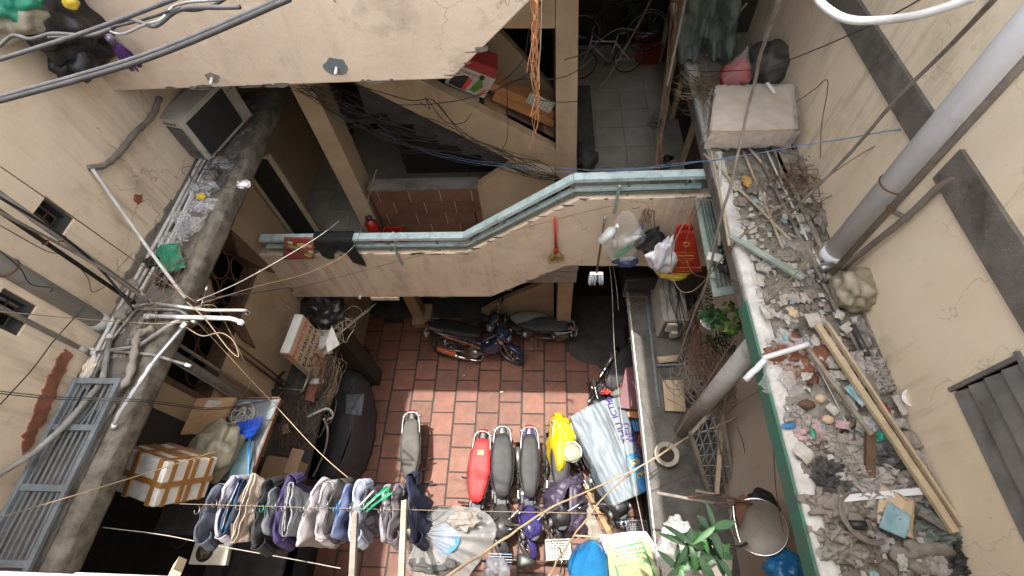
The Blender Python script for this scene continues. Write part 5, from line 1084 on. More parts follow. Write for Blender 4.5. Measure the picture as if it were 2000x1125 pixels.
mb = MB(); mb.tube(crv([at(*q[:2], z=q[2]) for q in ((632, 818, 2.45), (640, 840, 2.2), (634, 880, 1.7), (612, 930, 1.0))], 5), .015, 8); O('hose', mb, None, M['pvc'], 'white hose hanging from the lower left shelf beside the covered motorcycle', 'hose')
# ------------------------------------------------------------------ plastic film heap on the left ledge
for i, (x, y, r, m, lab) in enumerate(((430, 325, (.11, .09, .04), 'bagthin', 'clear crumpled film in front of the air conditioner'), (400, 372, (.13, .10, .05), 'bagclear', 'crumpled clear bag holding a yellow lump'), (398, 402, (.12, .09, .04), 'bagclear', 'flattened clear bag below the yellow lump'), (372, 440, (.12, .10, .04), 'bagthin', 'clear film at the middle of the left ledge'), (340, 470, (.13, .09, .04), 'bagthin', 'grey clear film above the green sachet'), (478, 362, (.07, .05, .03), 'bagclear', 'stiff clear tray on the outer ledge edge'), (352, 425, (.09, .07, .03), 'bagclear', 'small wrinkled clear wrapper beside the white pipes'))):
    mb = MB(); mb.crumple(at(x, y, z=5.53), r[0]*1.05, r[1]*1.05, r[2]*1.5, 40+i, 40, 1.6); O('plastic_film', mb, None, M[m], lab, 'plastic film')
mb = MB(); mb.blob(at(393, 384, z=5.60), (.045, .035, .03), 3, .3); O('yellow_lump', mb, None, M['bagyellow'], 'small yellow plastic lump inside the clear film', 'plastic')
mb = MB(); mb.sheet([at(302, 482, z=5.60), at(347, 474, z=5.60), at(362, 522, z=5.60), at(318, 532, z=5.58)], 6, .022, 9); t_ = O('green_bag', mb, None, M['baggreen'], 'teal green plastic sachet lying on the left ledge', 'bag', solid=.003)
mb = MB(); mb.blob(at(298, 512, z=5.57), (.08, .05, .03), 8, .5, 3, 3, .1); O('plastic_bag', mb, None, M['bagblack'], 'small torn black bag beside the green sachet', 'bag')
mb = MB(); mb.blob(at(318, 545, z=5.56), (.07, .06, .03), 9, .5, 3, 3, .1); O('plastic_bag', mb, None, M['bagblack'], 'black bag scrap between the water pipes', 'bag')
mb = MB(); mb.tube(crv([at(x, y, z=5.60) for x, y in ((300, 640), (270, 655), (262, 690), (250, 740), (225, 762))], 6), [.028*(1+.3*math.sin(k*1.7)) for k in range(25)], 8); O('rag', mb, None, M['ragc'], 'twisted olive rag strung over the pipes', 'rag')
tangle('cable_scraps', 420, 335, 5.56, .13, 26, .0022, 'black', 'thin black wires tangled over the film by the air conditioner', 'wires', 12, (.06, .22))
tangle('cable_scraps', 320, 560, 5.60, .13, 22, .0022, 'wiret', 'tan wire scraps along the left ledge', 'wires', 13, (.05, .16), elong=2)
# broken plaster with brick, left wall foot
def patch(pts, m, label, X=XL, th=.012, name='broken_plaster', cat='brickwork'):
    mb = MB(); P0 = [at(x, y, X=X) for x, y in pts]; P = []
    for i, p in enumerate(P0):
        q = P0[(i+1) % len(P0)]
        for k in range(5): P.append(p.lerp(q, k/5)+Vector((0, random.uniform(-.012, .012), random.uniform(-.014, .014))))
    mb.prism(P, (th, 0, 0)); return O(name, mb, None, M[m], label, cat)
patch([(128, 680), (112, 700), (95, 735), (78, 770), (62, 810), (45, 850), (42, 885), (55, 880), (70, 845), (90, 815), (108, 770), (125, 725), (140, 690)], 'brick', 'strip of bare red brick where plaster fell near the metal grille')
patch([(330, 390), (305, 440), (275, 470), (262, 505), (240, 540), (228, 590), (245, 600), (262, 560), (285, 520), (300, 480), (320, 450), (345, 400)], 'rubble', 'crumbled grey plaster strip where the left wall meets the ledge')
patch([(262, 380), (275, 378), (277, 392), (268, 398), (260, 392)], 'brick', 'small hole of bare brick above the left ledge')
for i, (x, y, z) in enumerate(((178, 720, 5.56), (258, 560, 5.56), (240, 610, 5.56), (412, 345, 5.56))):
    mb = MB(); mb.blob(at(x, y, z=5.53), (.07, .10, .04), 60+i, .4, 3, 3); O('plaster_chunk', mb, None, M['plaster' if i == 0 else 'rubble'], ['cream plaster lump at the head of the metal grille', 'grey plaster lump beside the cable bunch', 'broken plaster lump at the drainpipe foot', 'grey plaster lump below the air conditioner'][i], 'plaster lump')
# stains and mounts on the gallery fronts
for (x, y, r, lab) in ((414, 152, .05, 'left'), (657, 132, .09, 'right')):
    c = at(x, y, Y=YB-.003); mb = MB(); n_ = 14; mb.prism([c+Vector((r*1.3*math.cos(a)*random.uniform(.7, 1.2), 0, r*math.sin(a)*random.uniform(.7, 1.1))) for a in [2*math.pi*k/n_ for k in range(n_)]], (0, .004, 0))
    t = O('plaster_patch', mb, None, M['gril' if lab == 'right' else 'rubble'], ('blue grey' if lab == 'right' else 'small rough')+' patch around a drain stub on the top gallery front', 'plaster patch')
    mb = MB(); mb.tube([c, c+Vector((.0, -.07, -.02))], .014, 8); O('drain_stub', mb, t, M['pvc'])
mb = MB(); mb.tube([at(704, 577, Y=YB), at(704, 577, Y=YB)+Vector((0, -.06, 0))], .02, 8); O('drain_stub', mb, None, M['pvc'], 'short white drain stub at the lower gallery front foot', 'pipe stub')

# ------------------------------------------------------------------ things hanging on the gallery front
def hangbag(x, y, z_, rx, rz, m, label, seed, depth=.12, knot=True, name='plastic_bag', sub=4, amp=.2, crease=.07, Y=YB-.16):
    c = at(x, y, Y=Y); mb = MB(); mb.blob(c, (rx, depth, rz), seed, amp, 2, sub, crease)
    if knot: mb.v = [((v[0]-c.x)*(1-.55*max(0, (v[2]-c.z)/rz)**1.3)+c.x, (v[1]-c.y)*(1-.5*max(0, (v[2]-c.z)/rz))+c.y, v[2]+(.35*rz*max(0, (v[2]-c.z)/rz)**3)) for v in mb.v]
    return O(name, mb, None, M[m], label, 'bag')
bb = hangbag(1217, 466, 0, .25, .36, 'bagthin', 'big clear bag of empty bottles hanging on the gallery front', 3)
bt = T('bottles', at(1217, 480, Y=YB-.16), 'green and clear empty bottles inside the big clear bag', 'bottles')
for i, (x, y, m_, a) in enumerate(((1210, 495, 'glass', 55), (1228, 484, 'glass', 60), (1200, 475, 'bottle', 100), (1235, 466, 'bottle', 30), (1225, 505, 'bottle', 10), (1245, 455, 'bottle', 70))):
    c = at(x, y, Y=YB-.15+.02*(i % 3)); d = Vector((math.cos(R(a)), 0, math.sin(R(a)))); mb = MB(); mb.tube([c-d*.09, c-d*.08, c+d*.05, c+d*.085, c+d*.11], [.026, .033, .033, .014, .013], 12); o = O('bottle', mb, bt, M[m_])
    mb = MB(); mb.tube([c+d*.108, c+d*.125], .016, 10); O('cap', mb, o, M['broomb' if i % 2 else 'blue'])
t = T('water_bottle', at(1192, 455, Y=YB-.2), 'large clear water jug with a white cap left of the bag', 'bottle'); c = at(1190, 456, Y=YB-.2); d = Vector((.5, 0, .86))
mb = MB(); mb.tube([c-d*.16, c-d*.15, c+d*.06, c+d*.12, c+d*.14], [.05, .06, .06, .02, .02], 14); O('body', mb, t, M['bottle']); mb = MB(); mb.tube([c+d*.14, c+d*.165], .026, 12); O('cap', mb, t, M['whitei'])
mb = MB(); mb.blob(at(1222, 512, Y=YB-.14), (.15, .07, .07), 13, .3, 2, 3, .08); O('plastic_bag', mb, None, mat('navy_plastic', (.03, .05, .14), (.05, .08, .2), rough=.3, bump=.5, alpha=.85), 'navy blue plastic bag under the clear bottle bag', 'bag')
hangbag(1273, 472, 0, .19, .19, 'bagblack', 'knotted shiny black bag hanging between clear and white bags', 5)
hangbag(1296, 500, 0, .17, .27, 'bagwhite', 'white carrier bag slung beside the red one', 6, Y=YB-.28, amp=.25)
hangbag(1316, 530, 0, .20, .09, 'bagyellow', 'yellow bag peeking out below the red one', 7, knot=False, Y=YB-.24)
t = T('red_bag', at(1336, 500, Y=YB-.33), 'orange red carrier bag with gold lettering hanging by the shutter', 'bag')
RC = [at(1325, 452, Y=YB-.33), at(1356, 452, Y=YB-.33), at(1371, 532, Y=YB-.33), at(1304, 536, Y=YB-.33)]
mb = MB(); mb.sheet(RC, 3, .014, 5); mb.sheet([p+Vector((0, .09, 0)) for p in RC], 5, .014, 5); O('bag_body', mb, t, M['bagred'], solid=.004)
def rp(u, v): return (RC[0]*(1-u)+RC[1]*u)*(1-v)+(RC[3]*(1-u)+RC[2]*u)*v+Vector((0, -.028, 0))
xr = Vector((1, 0, 0)); zu = Vector((0, 0, 1))
text(t, 'CHÚC MỪNG NĂM MỚI', .036, M['gold'], rp(.5, .80), xr, zu)
for k, (w_, h_, v) in enumerate(((.16, .004, .42), (.15, .018, .50), (.17, .004, .57), (.15, .004, .62), (.09, .004, .67), (.14, .004, .90))):
    mb = MB(); mb.obox(rp(.5, v), (w_*1.2, .002, h_)); O('print_line', mb, t, M['gold'])
mb = MB(); mb.ring(rp(.5, .24), (0, 1, 0), .035, .005, 20, 4); O('emblem', mb, t, M['gold'])
mb = MB(); mb.tube(crv([at(1345, 457, Y=YB-.33), at(1348, 430, Y=YB-.2), at(1355, 405, Y=YB-.05)], 4), .006, 6); O('handle', mb, t, M['bagred'])
t = T('broom', at(1085, 430, Y=YB-.03), 'short straw broom with a red handle hanging on the gallery front', 'broom')
h0, h1 = at(1084, 425, Y=YB-.03), at(1086, 488, Y=YB-.05)
mb = MB(); mb.tube([h0, h1], [.015, .02], 10); O('handle', mb, t, M['red']); mb = MB(); mb.tube([h1+Vector((0, 0, .04)), h1-Vector((0, 0, .04))], [.024, .032], 10); O('collar', mb, t, M['pred'])
mb = MB()
for k in range(170):
    a = random.uniform(-1, 1); b_ = random.uniform(-1, 1); mb.tube([h1+Vector((a*.02, b_*.015, -.03)), h1+Vector((a*.05, b_*.03, -.09)), h1+Vector((a*.115+random.uniform(-.015, .015), b_*.04-.01, -.20+random.uniform(-.03, .03)))], [.004, .004, .002], 4, False)
O('bristles', mb, t, M['straw'])
t = T('mop', at(1182, 420, Y=YB-.04), 'grey string mop with a wooden handle leaning on the gallery front', 'mop')
h0, h1 = at(1182, 420, Y=YB-.05), at(1165, 535, Y=YB-.30)
mb = MB(); mb.tube([h0, h1], .013, 8); O('handle', mb, t, M['wood']); mb = MB(); mb.tube([h0, h0.lerp(h1, .12)], .017, 8); O('grip', mb, t, M['shut'])
mb = MB(); mb.obox(h1, (.16, .04, .03)); O('head', mb, t, M['foam'])
mb = MB()
for k in range(70):
    a = random.uniform(-1, 1); b_ = random.uniform(-1, 1); mb.tube(crv([h1+Vector((a*.08, b_*.02, -.01)), h1+Vector((a*.09, b_*.04-.02, -.07)), h1+Vector((a*.095+random.uniform(-.01, .01), b_*.05-.03, -.15+random.uniform(-.02, .02)))], 3), .0055, 5)
O('strings', mb, t, M['mop'])
# cloths on the railing
t = T('floral_cloth', at(585, 485, Y=YB), 'quilted cloth printed with fruit and flowers hanging at the railing end', 'cloth')
FC = [at(555, 463, Y=YB-.04), at(612, 464, Y=YB-.04), at(614, 505, Y=YB-.06), at(553, 506, Y=YB-.06)]
mb = MB(); mb.sheet(FC, 4, .008, 5); O('cloth', mb, t, mat('maroon_print', (.24, .06, .045), (.34, .12, .09), sc=14, rough=.8), solid=.008)
def fp(u, v, d=.016): return (FC[0]*(1-u)+FC[1]*u)*(1-v)+(FC[3]*(1-u)+FC[2]*u)*v+Vector((0, -d, 0))
frm = [('peach_print', (.78, .50, .27), .62, .32, .055), ('peach_print', 0, .85, .35, .035), ('gold_print', (.55, .38, .08), .25, .38, .035), ('gold_print', 0, .42, .42, .03), ('gold_print', 0, .82, .78, .045), ('pale_print', (.75, .62, .50), .22, .2, .03), ('pale_print', 0, .9, .62, .03), ('leafprint', (.13, .17, .05), .45, .55, .03), ('leafprint', 0, .35, .3, .025), ('redprint', (.55, .05, .05), .38, .14, .03), ('redprint', 0, .2, .7, .04), ('redprint', 0, .48, .8, .035), ('plumprint', (.10, .03, .07), .2, .55, .035), ('redprint', 0, .75, .12, .025)]
for nm, c, u, v, r in frm:
    m_ = mat(nm, c, rough=.8, bump=0) if c else MATS[nm]; cc = fp(u, v); mb = MB(); mb.prism([cc+Vector((r*math.cos(a)*1.1, 0, r*math.sin(a)*(1+.2*math.sin(a*3)))) for a in [2*math.pi*k/14 for k in range(14)]], (0, .002, 0)); O('print', mb, t, m_)
mb = MB(); BK = [(612, 468), (690, 467), (690, 490), (612, 492)]
zt4 = 4.34
x0, x1 = at(612, 470, Y=YB).x, at(690, 470, Y=YB).x
def bc(u, v):
    x = x0+(x1-x0)*u; s = (v-.42)*.62; h = .02*noise.noise(Vector((u*5, v*4, 2)))
    if s < -.055: return (x, YB+.125+h, zt4-.01-(-.055-s))
    if s > .055: return (x+h, YB-.022-.01*v+h, zt4-.01-(s-.055)*(1+.25*math.sin(u*8)+(.6 if u > .72 else 0)-(.2 if .3 < u < .6 else 0)))
    return (x, YB+.05-s*1.3, zt4+.008)
mb.grid(bc, 30, 24); O('black_cloth', mb, None, M['bagblack'] if 0 else cloth('black_cotton', (.012, .012, .014)), 'black cloth folded over the left end of the blue railing', 'cloth', solid=.006)
# fire extinguisher and red bin by the column
t = T('fire_extinguisher', at(746, 455, z=3.42), 'dusty red fire extinguisher at the foot of the square column', 'fire extinguisher'); p = at(750, 462, z=3.42)
p.y = 4.27; p.x -= .02
mb = MB(); mb.tube([p, p+Vector((0, 0, .02)), p+Vector((0, 0, .48)), p+Vector((0, 0, .56))], [.08, .09, .09, .03], 16); O('cylinder', mb, t, M['pred']); mb = MB(); mb.blob(p+Vector((0, 0, .59)), (.05, .04, .04), 2, .1); O('valve', mb, t, M['pblack'])
mb = MB(); mb.tube(crv([p+Vector((.03, 0, .53)), p+Vector((.12, -.03, .5)), p+Vector((.1, -.05, .25))], 4), .01, 6); O('hose', mb, t, M['black'])
t = T('red_crate', (p.x+.25, 4.15, 3.42), 'open red box holding a spray bottle right of the extinguisher', 'box'); x = p.x+.28
for bx in (((x-.13, 4.0, 3.42), (x+.13, 4.02, 3.78)), ((x-.13, 4.28, 3.42), (x+.13, 4.3, 3.78)), ((x-.13, 4.022, 3.42), (x-.115, 4.278, 3.78)), ((x+.115, 4.022, 3.42), (x+.13, 4.278, 3.78)), ((x-.114, 4.022, 3.42), (x+.114, 4.278, 3.44))):
    mb = MB(); mb.box(*bx); O('side', mb, t, M['pred'])
mb = MB(); mb.tube([(x+.04, 4.15, 3.445), (x+.04, 4.15, 3.74), (x+.04, 4.15, 3.84)], [.04, .04, .015], 10); O('spray_bottle', mb, None, M['whitei'], 'white spray bottle standing in the red box', 'bottle')

# ------------------------------------------------------------------ boxes on the stair
t = T('radio_carton', at(925, 165, Y=4.9), 'red and white carton printed with a radio and a seated woman', 'carton')
Y1 = 4.75; q = [at(883, 122, Y=Y1), at(968, 155, Y=Y1), at(945, 192, Y=Y1), at(868, 163, Y=Y1)]
nq = Vector((0, -1, 0))
mb = MB(); mb.prism(q, (0, .28, .03)); O('front', mb, t, M['paper'])
q2 = [at(893, 106, Y=Y1), at(972, 136, Y=Y1), at(967, 155, Y=Y1-.001), at(884, 121, Y=Y1-.001)]
mb = MB(); mb.prism(q2, (0, .2, .05)); O('red_top', mb, t, M['jbox'])
def qp(u, v, d=.004): return (q[0]*(1-u)+q[1]*u)*(1-v)+(q[3]*(1-u)+q[2]*u)*v+Vector((0, -d, 0))
ux_ = (q[1]-q[0]).normalized(); vy_ = (q[0]-q[3]).normalized()
mb = MB(); mb.prism([qp(.02, .03), qp(.17, .03), qp(.15, .28), qp(.0, .28)], nq*.002); O('red_label', mb, t, M['redi']); text(t, 'JBZ', .07, M['whitei'], qp(.085, .15, .008), ux_, vy_)
text(t, 'BLUETOOTH SPEAKER', .032, M['redi'], qp(.42, .18, .006), ux_, vy_)
mb = MB(); mb.prism([qp(.12, .35), qp(.45, .3), qp(.40, .95), qp(.08, .9)], nq*.003); rd = O('radio_print', mb, t, M['darki'])
mb = MB(); mb.prism([qp(.452, .3), qp(.56, .42), qp(.5, .95), qp(.405, .95)], nq*.003); O('radio_side', mb, t, M['redi'])
mb = MB(); mb.prism([qp(.68, .25), qp(.78, .3), qp(.84, .55), qp(.72, .9), qp(.58, .85)], nq*.003); O('woman_print', mb, t, M['leafl'])
mb = MB(); c = qp(.72, .14, .006); mb.prism([c+ux_*.03*math.cos(a)+vy_*.035*math.sin(a) for a in [k*.6 for k in range(10)]], nq*.002); O('hair_print', mb, t, M['darki'])
mb = MB(); mb.prism([qp(.85, .65), qp(.95, .55), qp(.9, 1), qp(.8, 1)], nq*.003); O('chair_print', mb, t, M['porange'])
mb = MB(); mb.prism([at(x, y, Y=4.72) for x, y in ((880, 178), (936, 200), (919, 222), (872, 202))], (0, .2, 0)); O('white_carton', mb, None, M['cream'], 'plain white carton under the radio carton on the stair', 'carton')
t = T('kettle_box', at(973, 230, Y=4.75), 'small white box with a kettle picture beside the stair planks', 'box')
q = [at(968, 218, Y=4.74), at(993, 229, Y=4.74), at(981, 248, Y=4.74), at(957, 235, Y=4.74)]
mb = MB(); mb.prism(q, (0, .12, 0)); O('box', mb, t, M['paper']); mb = MB(); c = (q[0]+q[2])/2+Vector((0, -.004, 0)); mb.ring(c, (0, 1, 0), .035, .008, 16, 5); O('kettle_print', mb, t, M['darki'])
for i, (a, b_, w_, m_) in enumerate((((960, 158), (1082, 215), .10, 'woodo'), ((965, 178), (1082, 232), .10, 'woodo'), ((945, 195), (1080, 262), .07, 'ply'), ((985, 215), (1078, 270), .16, 'wood'), ((1000, 235), (1070, 285), .05, 'woodo'))):
    mb = MB(); mb.beam(at(*a, Y=4.85), at(*b_, Y=4.85), .20, w_, up=(0, 0, 1)); O('plank', mb, None, M[m_], ['topmost orange varnished plank on the stair', 'second orange plank on the stair below the topmost', 'tan plank between the boxes and the post', 'wide brown board lowest on the stair', 'narrow orange batten at the stair foot'][i], 'plank')
t = T('egg_tray', at(1052, 195, Y=4.7), 'pale dimpled tray resting on the orange planks', 'tray'); q = [at(1036, 182, Y=4.7), at(1084, 202, Y=4.7), at(1074, 222, Y=4.7), at(1026, 200, Y=4.7)]
mb = MB(); mb.prism(q, (0, .02, 0)); O('tray', mb, t, M['cream']); mb = MB()
for i in range(8):
    for j in range(4): mb.tube([(q[0]*(1-(i+.5)/8)+q[1]*(i+.5)/8)*(1-(j+.5)/4)+(q[3]*(1-(i+.5)/8)+q[2]*(i+.5)/8)*(j+.5)/4+Vector((0, -.006, 0)), (q[0]*(1-(i+.5)/8)+q[1]*(i+.5)/8)*(1-(j+.5)/4)+(q[3]*(1-(i+.5)/8)+q[2]*(i+.5)/8)*(j+.5)/4], .010, 6)
O('dimples', mb, t, M['woodg'], kind='stuff')

# ------------------------------------------------------------------ bicycles at the corridor end
def bicycle(x, y, Y, sc, m, label, wheels=((0, 0), (1.02, 0)), rot=0):
    p = at(x, y, Y=Y); t = T('bicycle', p, label, 'bicycle', 'bicycles stored at the corridor end', (0, 0, R(rot))); t.scale = (sc,)*3
    for wx in (0, 1.02):
        b = MB(); b.ring((wx, 0, .33), (0, 1, 0), .315, .02, 32, 8); w_ = O('wheel', b, t, M['tyre'], local=True)
        b = MB(); b.ring((wx, 0, .33), (0, 1, 0), .292, .009, 32, 6); O('rim', b, w_, M['alu'], local=True)
        b = MB()
        for k in range(16): a = k/16*2*math.pi; b.tube([(wx, 0, .33), (wx+.29*math.cos(a), 0, .33+.29*math.sin(a))], .0022, 4)
        O('spokes', b, w_, M['chrome'], local=True)
    b = MB()
    for a, c in (((0, 0, .33), (.42, 0, .30)), ((0, 0, .33), (.33, 0, .72)), ((.42, 0, .30), (.30, 0, .85)), ((.42, 0, .30), (.85, 0, .75)), ((.33, 0, .74), (.84, 0, .82)), ((.83, 0, .95), (.90, 0, .6)), ((.90, 0, .6), (1.02, 0, .33))): b.tube([a, c], .017, 8)
    O('frame', b, t, m, local=True)
    b = MB(); b.ring((.42, -.04, .30), (0, 1, 0), .09, .008, 20, 5); b.tube([(.42, -.06, .30), (.5, -.08, .16)], .009, 6); b.tube([(.42, .06, .30), (.34, .08, .44)], .009, 6); O('crank', b, t, M['pblack'], local=True)
    b = MB(); b.tube(crv([(.72, -.26, .98), (.80, -.12, 1.0), (.83, 0, .97), (.80, .12, 1.0), (.72, .26, .98)], 4), .012, 8); O('handlebar', b, t, M['alu'], local=True)
    b = MB(); b.loft([(.14, 0, .90, .07, .02), (.24, 0, .91, .07, .03), (.34, 0, .90, .03, .02), (.40, 0, .89, .015, .01)], 12); O('saddle', b, t, M['pblack'], local=True)
    return t
bicycle(1112, 55, 7.2, 1.0, M['pblack'], 'black bicycle standing at the end of the tiled corridor')
p = bicycle(1170, 118, 7.05, .72, M['ragp'], 'small pink child bicycle in front of the black one', rot=190); p.location = (1.28, 6.95, 4.31)
bpy.data.objects['bicycle.001'].location = (.55, 7.3, 4.42)
t = crate(Vector((1.62, 7.25, 4.31)), (.36, .3, .3), 5, M['pred'], 'red plastic crate behind the bicycle wheels', 'plastic_crate', 'crate')
mb = MB(); mb.blob((1.3, 7.45, 4.9), (.10, .08, .18), 4, .4, 3, 3); O('plant', mb, None, M['leafd'], 'dark potted plant behind the stored bicycles', 'plant')

# ------------------------------------------------------------------ top left hanging bags
mb = MB(); mb.blob(at(28, 2, X=XL+.28), (.15, .17, .13), 3, .25, 2, 4, .06); O('green_bag', mb, None, M['baggreen'], 'teal green plastic bag in the top left corner', 'bag')
mb = MB(); mb.blob(at(25, 30, X=XL+.2), (.2, .22, .12), 8, .25, 2, 4, .06); O('plastic_bag', mb, None, M['bagbrown'], 'tan clear bag under the teal green one in the corner', 'bag')
mb = MB(); mb.blob(at(118, 40, X=XL+.25), (.22, .30, .30), 5, .28, 2, 4, .07); O('plastic_bag', mb, None, M['bagblack'], 'black plastic bag hanging at the top left behind the cables', 'bag')
mb = MB(); mb.blob(at(160, 95, X=XL+.2), (.16, .28, .17), 6, .28, 2, 4, .07); O('plastic_bag', mb, None, M['bagblack'], 'lower black bag touching the purple mop', 'bag')
mb = MB(); mb.blob(at(137, 4, X=XL+.5), (.05, .05, .05), 2, .2); O('yellow_scrap', mb, None, M['bagyellow'], 'yellow scrap on the black bag at the top edge', 'plastic')
t = T('mop', at(245, 100, Y=YB-.1), 'short purple string mop hanging head down beside the black bags', 'mop'); h0, h1 = at(212, 72, Y=YB-.25), at(258, 125, Y=YB-.12)
mb = MB(); mb.tube([h0, h0.lerp(h1, .3)], .03, 10); O('head', mb, t, M['cpurple']); mb = MB()
for k in range(60):
    a = Vector((random.uniform(-.05, .05), random.uniform(-.04, .04), random.uniform(-.04, .04))); mb.tube(crv([h0.lerp(h1, .2)+a*.4, h0.lerp(h1, .6)+a*1.1, h1+a+(h1-h0).normalized()*random.uniform(-.01, .03)], 3), .007, 5)
O('strings', mb, t, mat('purple_yarn', (.12, .045, .22), (.085, .03, .16), rough=.9))
# ------------------------------------------------------------------ right ledge: rubble, litter, poles
ZR = 5.53
rnd = random.Random(31)
def rl(y, f):   # point on the right ledge at depth y, f = 0 yard side .. 1 wall side
    return 1.74+(XR-1.78)*f, y
mb = MB()
for k in range(5200):
    y = rnd.uniform(-.05, 6.2); f = rnd.random()**.7; x, y = rl(y, f); s = rnd.uniform(.004, .013)*(1.8 if rnd.random() < .05 else 1)
    mb.obox((x, y, 5.505+s*.3), (s*rnd.uniform(.8, 2), s*rnd.uniform(.6, 1.4), s*.7), (rnd.uniform(0, 3), rnd.uniform(0, 3), rnd.uniform(0, 3)))
O('gravel', mb, None, M['rubble'], 'grey plaster crumbs strewn over the right ledge', 'rubble', None, 'stuff')
mb = MB()
for k in range(340):
    y = rnd.uniform(-.05, 3.2); f = rnd.random(); x, y = rl(y, f); s = rnd.uniform(.006, .020)
    mb.sheet([(x+s*a*rnd.uniform(.7, 1.3), y+s*b*rnd.uniform(.7, 1.6), 5.515+rnd.uniform(0, .03)) for a, b in ((-1, -1), (1, -1), (1, 1), (-1, 1))], k, .01, 7, 2, 2)
O('paper_scraps', mb, None, M['paper'], 'small pale paper and plastic scraps in the rubble of the right ledge', 'litter', None, 'stuff')
mb = MB()
for k in range(260):
    y = rnd.uniform(-.05, 6); x, y = rl(y, rnd.random()); a = rnd.uniform(0, 3.14); L = rnd.uniform(.03, .12)
    mb.tube([(x-L*math.cos(a), y-L*math.sin(a), 5.52), (x, y, 5.535+rnd.uniform(0, .02)), (x+L*math.cos(a+.4), y+L*math.sin(a+.4), 5.52)], .0022, 4, False)
O('dead_twigs', mb, None, M['wood'], 'thin dead twigs scattered on the right ledge', 'twigs', None, 'stuff')
for i, (x, y, rx, ry, rz, s) in enumerate(((1560, 320, .14, .2, .07, 1), (1600, 420, .10, .18, .06, 2), (1570, 500, .16, .2, .06, 3), (1680, 640, .10, .2, .05, 4), (1560, 700, .22, .16, .07, 5), (1600, 800, .2, .2, .05, 6), (1700, 900, .18, .2, .06, 7), (1640, 1000, .2, .14, .05, 8), (1800, 1080, .2, .12, .06, 9), (1400, 170, .12, .2, .05, 10))):
    c = at(x, y, z=5.5); mb = MB(); mb.blob(c, (rx, ry, rz), 80+s, .45, 2.6, 4, .05); O('rubble_heap', mb, None, M['rubble' if s != 5 else 'brick'], ['dusty heap under the wrapped cardboard box', 'dusty heap against the wall above the fat drainpipe', 'low heap between the poles', 'heap of dust beside the brown bag', 'broken brick block near the white strip', 'heap under the egg shells', 'heap of dust by the crossed planks', 'heap near the old sandal', 'heap at the bottom corner of the wall', 'heap of dust by the red bundle'][i]+' on the right ledge', 'rubble heap')
def pole(a, b, r, m, label, nm='pole', za=ZR+.02, zb=ZR+.02, cat='pole', bend=.01):
    A, B = at(*a, z=za), at(*b, z=zb); k = 7; P = [A.lerp(B, i/k)+Vector((bend*noise.noise(Vector((i*.9, a[0], 0))), 0, bend*noise.noise(Vector((i*.9, a[1], 4))))) for i in range(k+1)]
    mb = MB(); mb.tube(P, r, 9)
    if m == 'bamboo':
        for i in range(1, 7): mb.tube([A.lerp(B, i/7-.004), A.lerp(B, i/7+.004)], r*1.18, 9)
    return O(nm, mb, None, M[m], label, cat)
def lath(a, b, w_, th, m, label, z=ZR+.02, zb=None, nm='plank'):
    mb = MB(); A, B = at(*a, z=z), at(*b, z=zb or z); n_ = 8; d = (B-A).normalized(); side = d.cross(Vector((0, 0, 1))).normalized()
    P = [A.lerp(B, i/n_)+side*.006*noise.noise(Vector((i*.8, a[0], 1))) for i in range(n_+1)]; vs = []
    for p in P: vs += [p-side*w_/2, p+side*w_/2, p+side*w_/2+Vector((0, 0, th)), p-side*w_/2+Vector((0, 0, th))]
    fs = [(i*4+j, i*4+(j+1) % 4, (i+1)*4+(j+1) % 4, (i+1)*4+j) for i in range(n_) for j in range(4)]+[(3, 2, 1, 0), tuple(n_*4+j for j in range(4))]
    mb.add(vs, fs, False); return O(nm, mb, None, M[m], label, 'plank')
lath((1594, 636), (1862, 1040), .045, .03, 'woodl', 'long straight pale batten running down the right ledge', 5.60)
lath((1612, 634), (1875, 1030), .018, .035, 'woodl', 'narrow pale strip nailed along the long batten', 5.605)
lath((1572, 676), (1700, 850), .028, .02, 'woodg', 'grey lath crossing the broken brick block', 5.62)
lath((1697, 845), (1696, 930), .055, .03, 'wood', 'short dark brown plank standing near the white rag', 5.58)
lath((1690, 720), (1730, 840), .05, .02, 'pipeold', 'dark flat board against the wall below the brown bag', 5.56)
lath((1425, 462), (1568, 545), .055, .025, 'shut', 'grey green painted lath lying across the ledge edge', 5.60)
lath((1690, 612), (1775, 800), .06, .015, 'pipeold', 'long dark board along the wall foot past the brown bag', 5.54)
lath((1523, 285), (1535, 350), .10, .02, 'woodg', 'wide grey plank below the wrapped box', 5.55)
lath((1510, 290), (1610, 500), .035, .02, 'woodg', 'weathered slat along the middle of the ledge', 5.55)
lath((1790, 1000), (1990, 1120), .05, .03, 'pipeold', 'dark plank at the lower right picture corner', 5.56)
lath((1640, 975), (1795, 960), .04, .02, 'pvcb', 'pale blue strip near the white rag', 5.57)
pole((1330, 140), (1500, 330), .014, 'bamboo', 'bamboo pole slanting over the yard edge near the wire knot')
pole((1362, 150), (1425, 480), .013, 'bamboo', 'bamboo pole leaning along the white ledge edge', zb=5.6)
pole((1375, 300), (1545, 470), .013, 'bamboo', 'bamboo pole in front of the wrapped box')
pole((1450, 290), (1560, 560), .012, 'bamboo', 'bamboo pole from the wrapped box down the ledge')
pole((1493, 285), (1620, 560), .010, 'pvc', 'thin white pole behind the bamboo')
pole((1480, 300), (1660, 660), .014, 'pipeold', 'dark grey rod running between the drainpipe and the slats')
pole((1540, 420), (1680, 690), .016, 'pipeold', 'dark pipe ending beside the brown bag')
pole((1556, 450), (1640, 600), .011, 'bamboo', 'short bamboo stick near the grey green lath')
pole((1406, 300), (1406, 478), .016, 'pvcg', 'dusty pole standing at the green shutter', za=5.7, zb=5.2)
pole((1560, 640), (1670, 860), .010, 'alu', 'thin metal rod in the litter')
pole((1490, 700), (1580, 672), .020, 'pvcb', 'white plastic strip bent over the brick block', za=5.63, zb=5.66)
